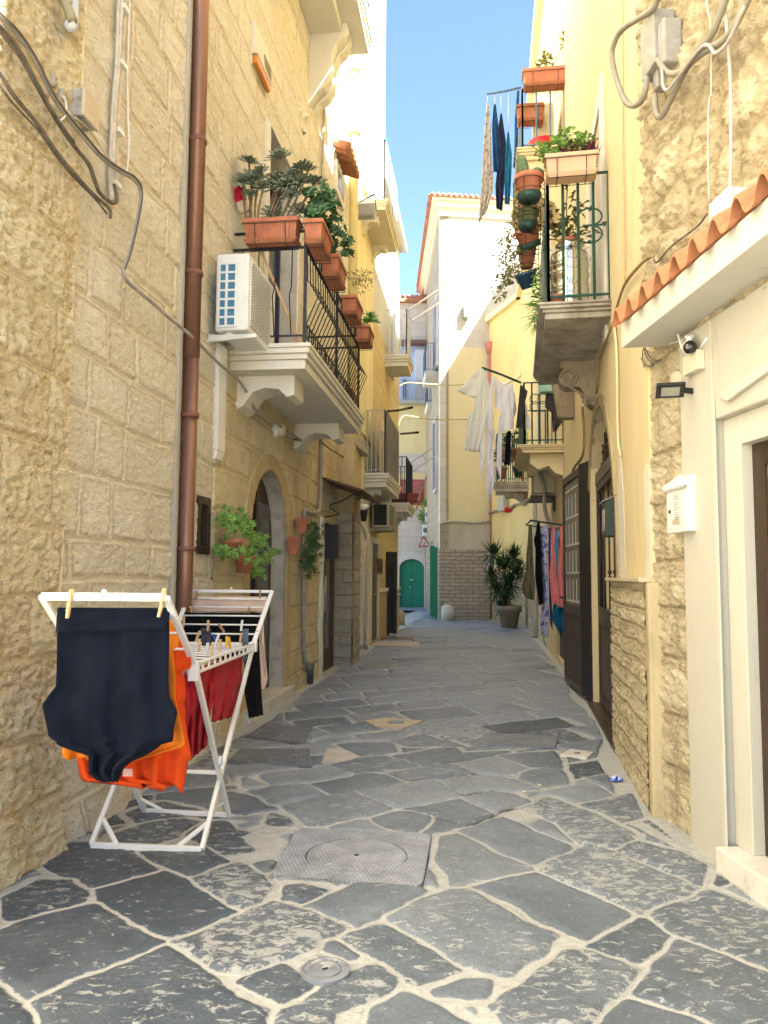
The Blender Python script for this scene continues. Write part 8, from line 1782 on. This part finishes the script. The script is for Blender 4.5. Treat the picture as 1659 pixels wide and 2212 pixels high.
mb = MB(); p = [G(x, y) for x, y in ((695,1652),(707,1620),(738,1622),(780,1640),(745,1648))]; mb.prism([q-UP*.03 for q in p], (0, 0, .05)); tag(mb.build('pale_slab', mat('pale_wedge', (0.50, 0.46, 0.40), .8, .15, 8, bump=.4)), 'pale wedge shaped limestone patch near the ribbed covers', 'slab')
p = [G(x, y) for x, y in ((1210,1635),(1268,1642),(1282,1630),(1232,1623))]; mb = MB(); mb.prism([q-UP*.03 for q in p], (0, 0, .052)); t = tag(mb.build('marble_slab', M_MARB), 'white marble square with a small slot at the right wall', 'slab')
mb = MB(); q = G(1247, 1633)+UP*.024; mb.box(q, .05, .016, .006); mb.build('slot', M_BLK, t)
c_ = G(702, 2103); t = empty('valve_cover', c_, 'small round iron valve cover in the mortar at the bottom of the picture', 'valve cover', 'iron covers set in the paving')
mb = MB(); mb.lathe(c_-UP*.02, [(.095, 0), (.095, .036), (.084, .038), (.082, .034), (.01, .034)], 32, smooth=False); mb.build('ring', IRR, t)
mb = MB(); mb.lathe(c_+UP*.0142, [(.060, 0), (.060, .004), (.052, .0045), (.05, .002), (.01, .002)], 28, smooth=False); mb.build('cap', IRR, t); mb = MB(); mb.box(c_+UP*.018, .022, .008, .004, X=Vector((1, .5, 0))); mb.build('slot', M_BLK, t)
mb = MB(); rg = random.Random(31)
for i, ch in enumerate('ACQUEDOTTO'): 
    a = math.pi-(i+.5)*math.pi/10; text(ch, c_+Vector((math.cos(a), math.sin(a), 0))*.071+UP*.0145, Vector((math.sin(a), -math.cos(a), 0)), UP, .018, M_WORN, par=t, ext=.0015)
# litter
t = empty('candy_wrapper', G(1331, 1690), 'crumpled blue and white sweet wrapper lying near the right wall', 'wrapper'); c_ = G(1331, 1690)+UP*.03
for m_, nm, sc_ in ((mat('foil_blue', (0.02, 0.09, 0.50), .25, .3, 40, spec=.8), 'blue_foil', 1.0), (mat('foil_white', (0.65, 0.72, 0.82), .25, .1, 30), 'white_print', .82)):
    mb = MB(); vs = []; rg = random.Random(5 if nm == 'blue_foil' else 6)
    for i in range(9):
        for j in range(7):
            x = (i/8-.5)*.10*sc_; y = (j/6-.5)*.055*sc_; e = 1-(abs(i/8-.5)*2)**2; vs.append(c_+Vector((x, y*(.5+.6*e), .022*e*(1-(abs(j/6-.5)*2)**2)*1.2-.012+rg.uniform(-.006, .006)+(.004 if sc_ < 1 else 0))))
    mb.add(vs, [(i*7+j, i*7+j+1, (i+1)*7+j+1, (i+1)*7+j) for i in range(8) for j in range(6)]); mb.build(nm, m_, t, solid=.001)
def butt(x, y, a, label, col=(0.7, 0.68, 0.62)):
    c_ = G(x, y)+UP*.022; d = Vector((math.cos(a), math.sin(a), 0)); mb = MB(); mb.tube([c_-d*.015, c_+d*.012], .004, 8); t = mb.build('cigarette_end', mat('cig_white', col, .7)); tag(t, label, 'cigarette end', 'cigarette ends on the paving')
    mb = MB(); mb.tube([c_-d*.0275, c_-d*.0151], .0041, 8); mb.build('filter', mat('cig_filter', (0.45, 0.22, 0.08), .7), t)
butt(1133, 1716, 2.4, 'cigarette end lying right of the cracked slab'); butt(1165, 1702, 2.2, 'cigarette end a little farther right by the broken slab edge'); butt(1371, 2106-.0, .4, 'cigarette end with brown filter near the white house') if False else butt(1371, 1840-24, .4, 'cigarette end near the base of the rubble wall')
mb = MB(); rg = random.Random(8); c_ = G(107, 1852)+UP*.025
for k in range(3): d = Vector((rg.uniform(-1, 1), rg.uniform(-1, 1), .3)).normalized(); s_ = d.cross(UP).normalized()*.014; mb.add([c_-d*.03-s_, c_+d*.03-s_, c_+d*.03+s_+UP*.012, c_-d*.03+s_+UP*.004], [(0, 1, 2, 3)])
tag(mb.build('paper_scrap', mat('scrap_white', (0.72, 0.72, 0.74), .7), solid=.002), 'crumpled scrap of white paper at the foot of the left wall', 'paper')
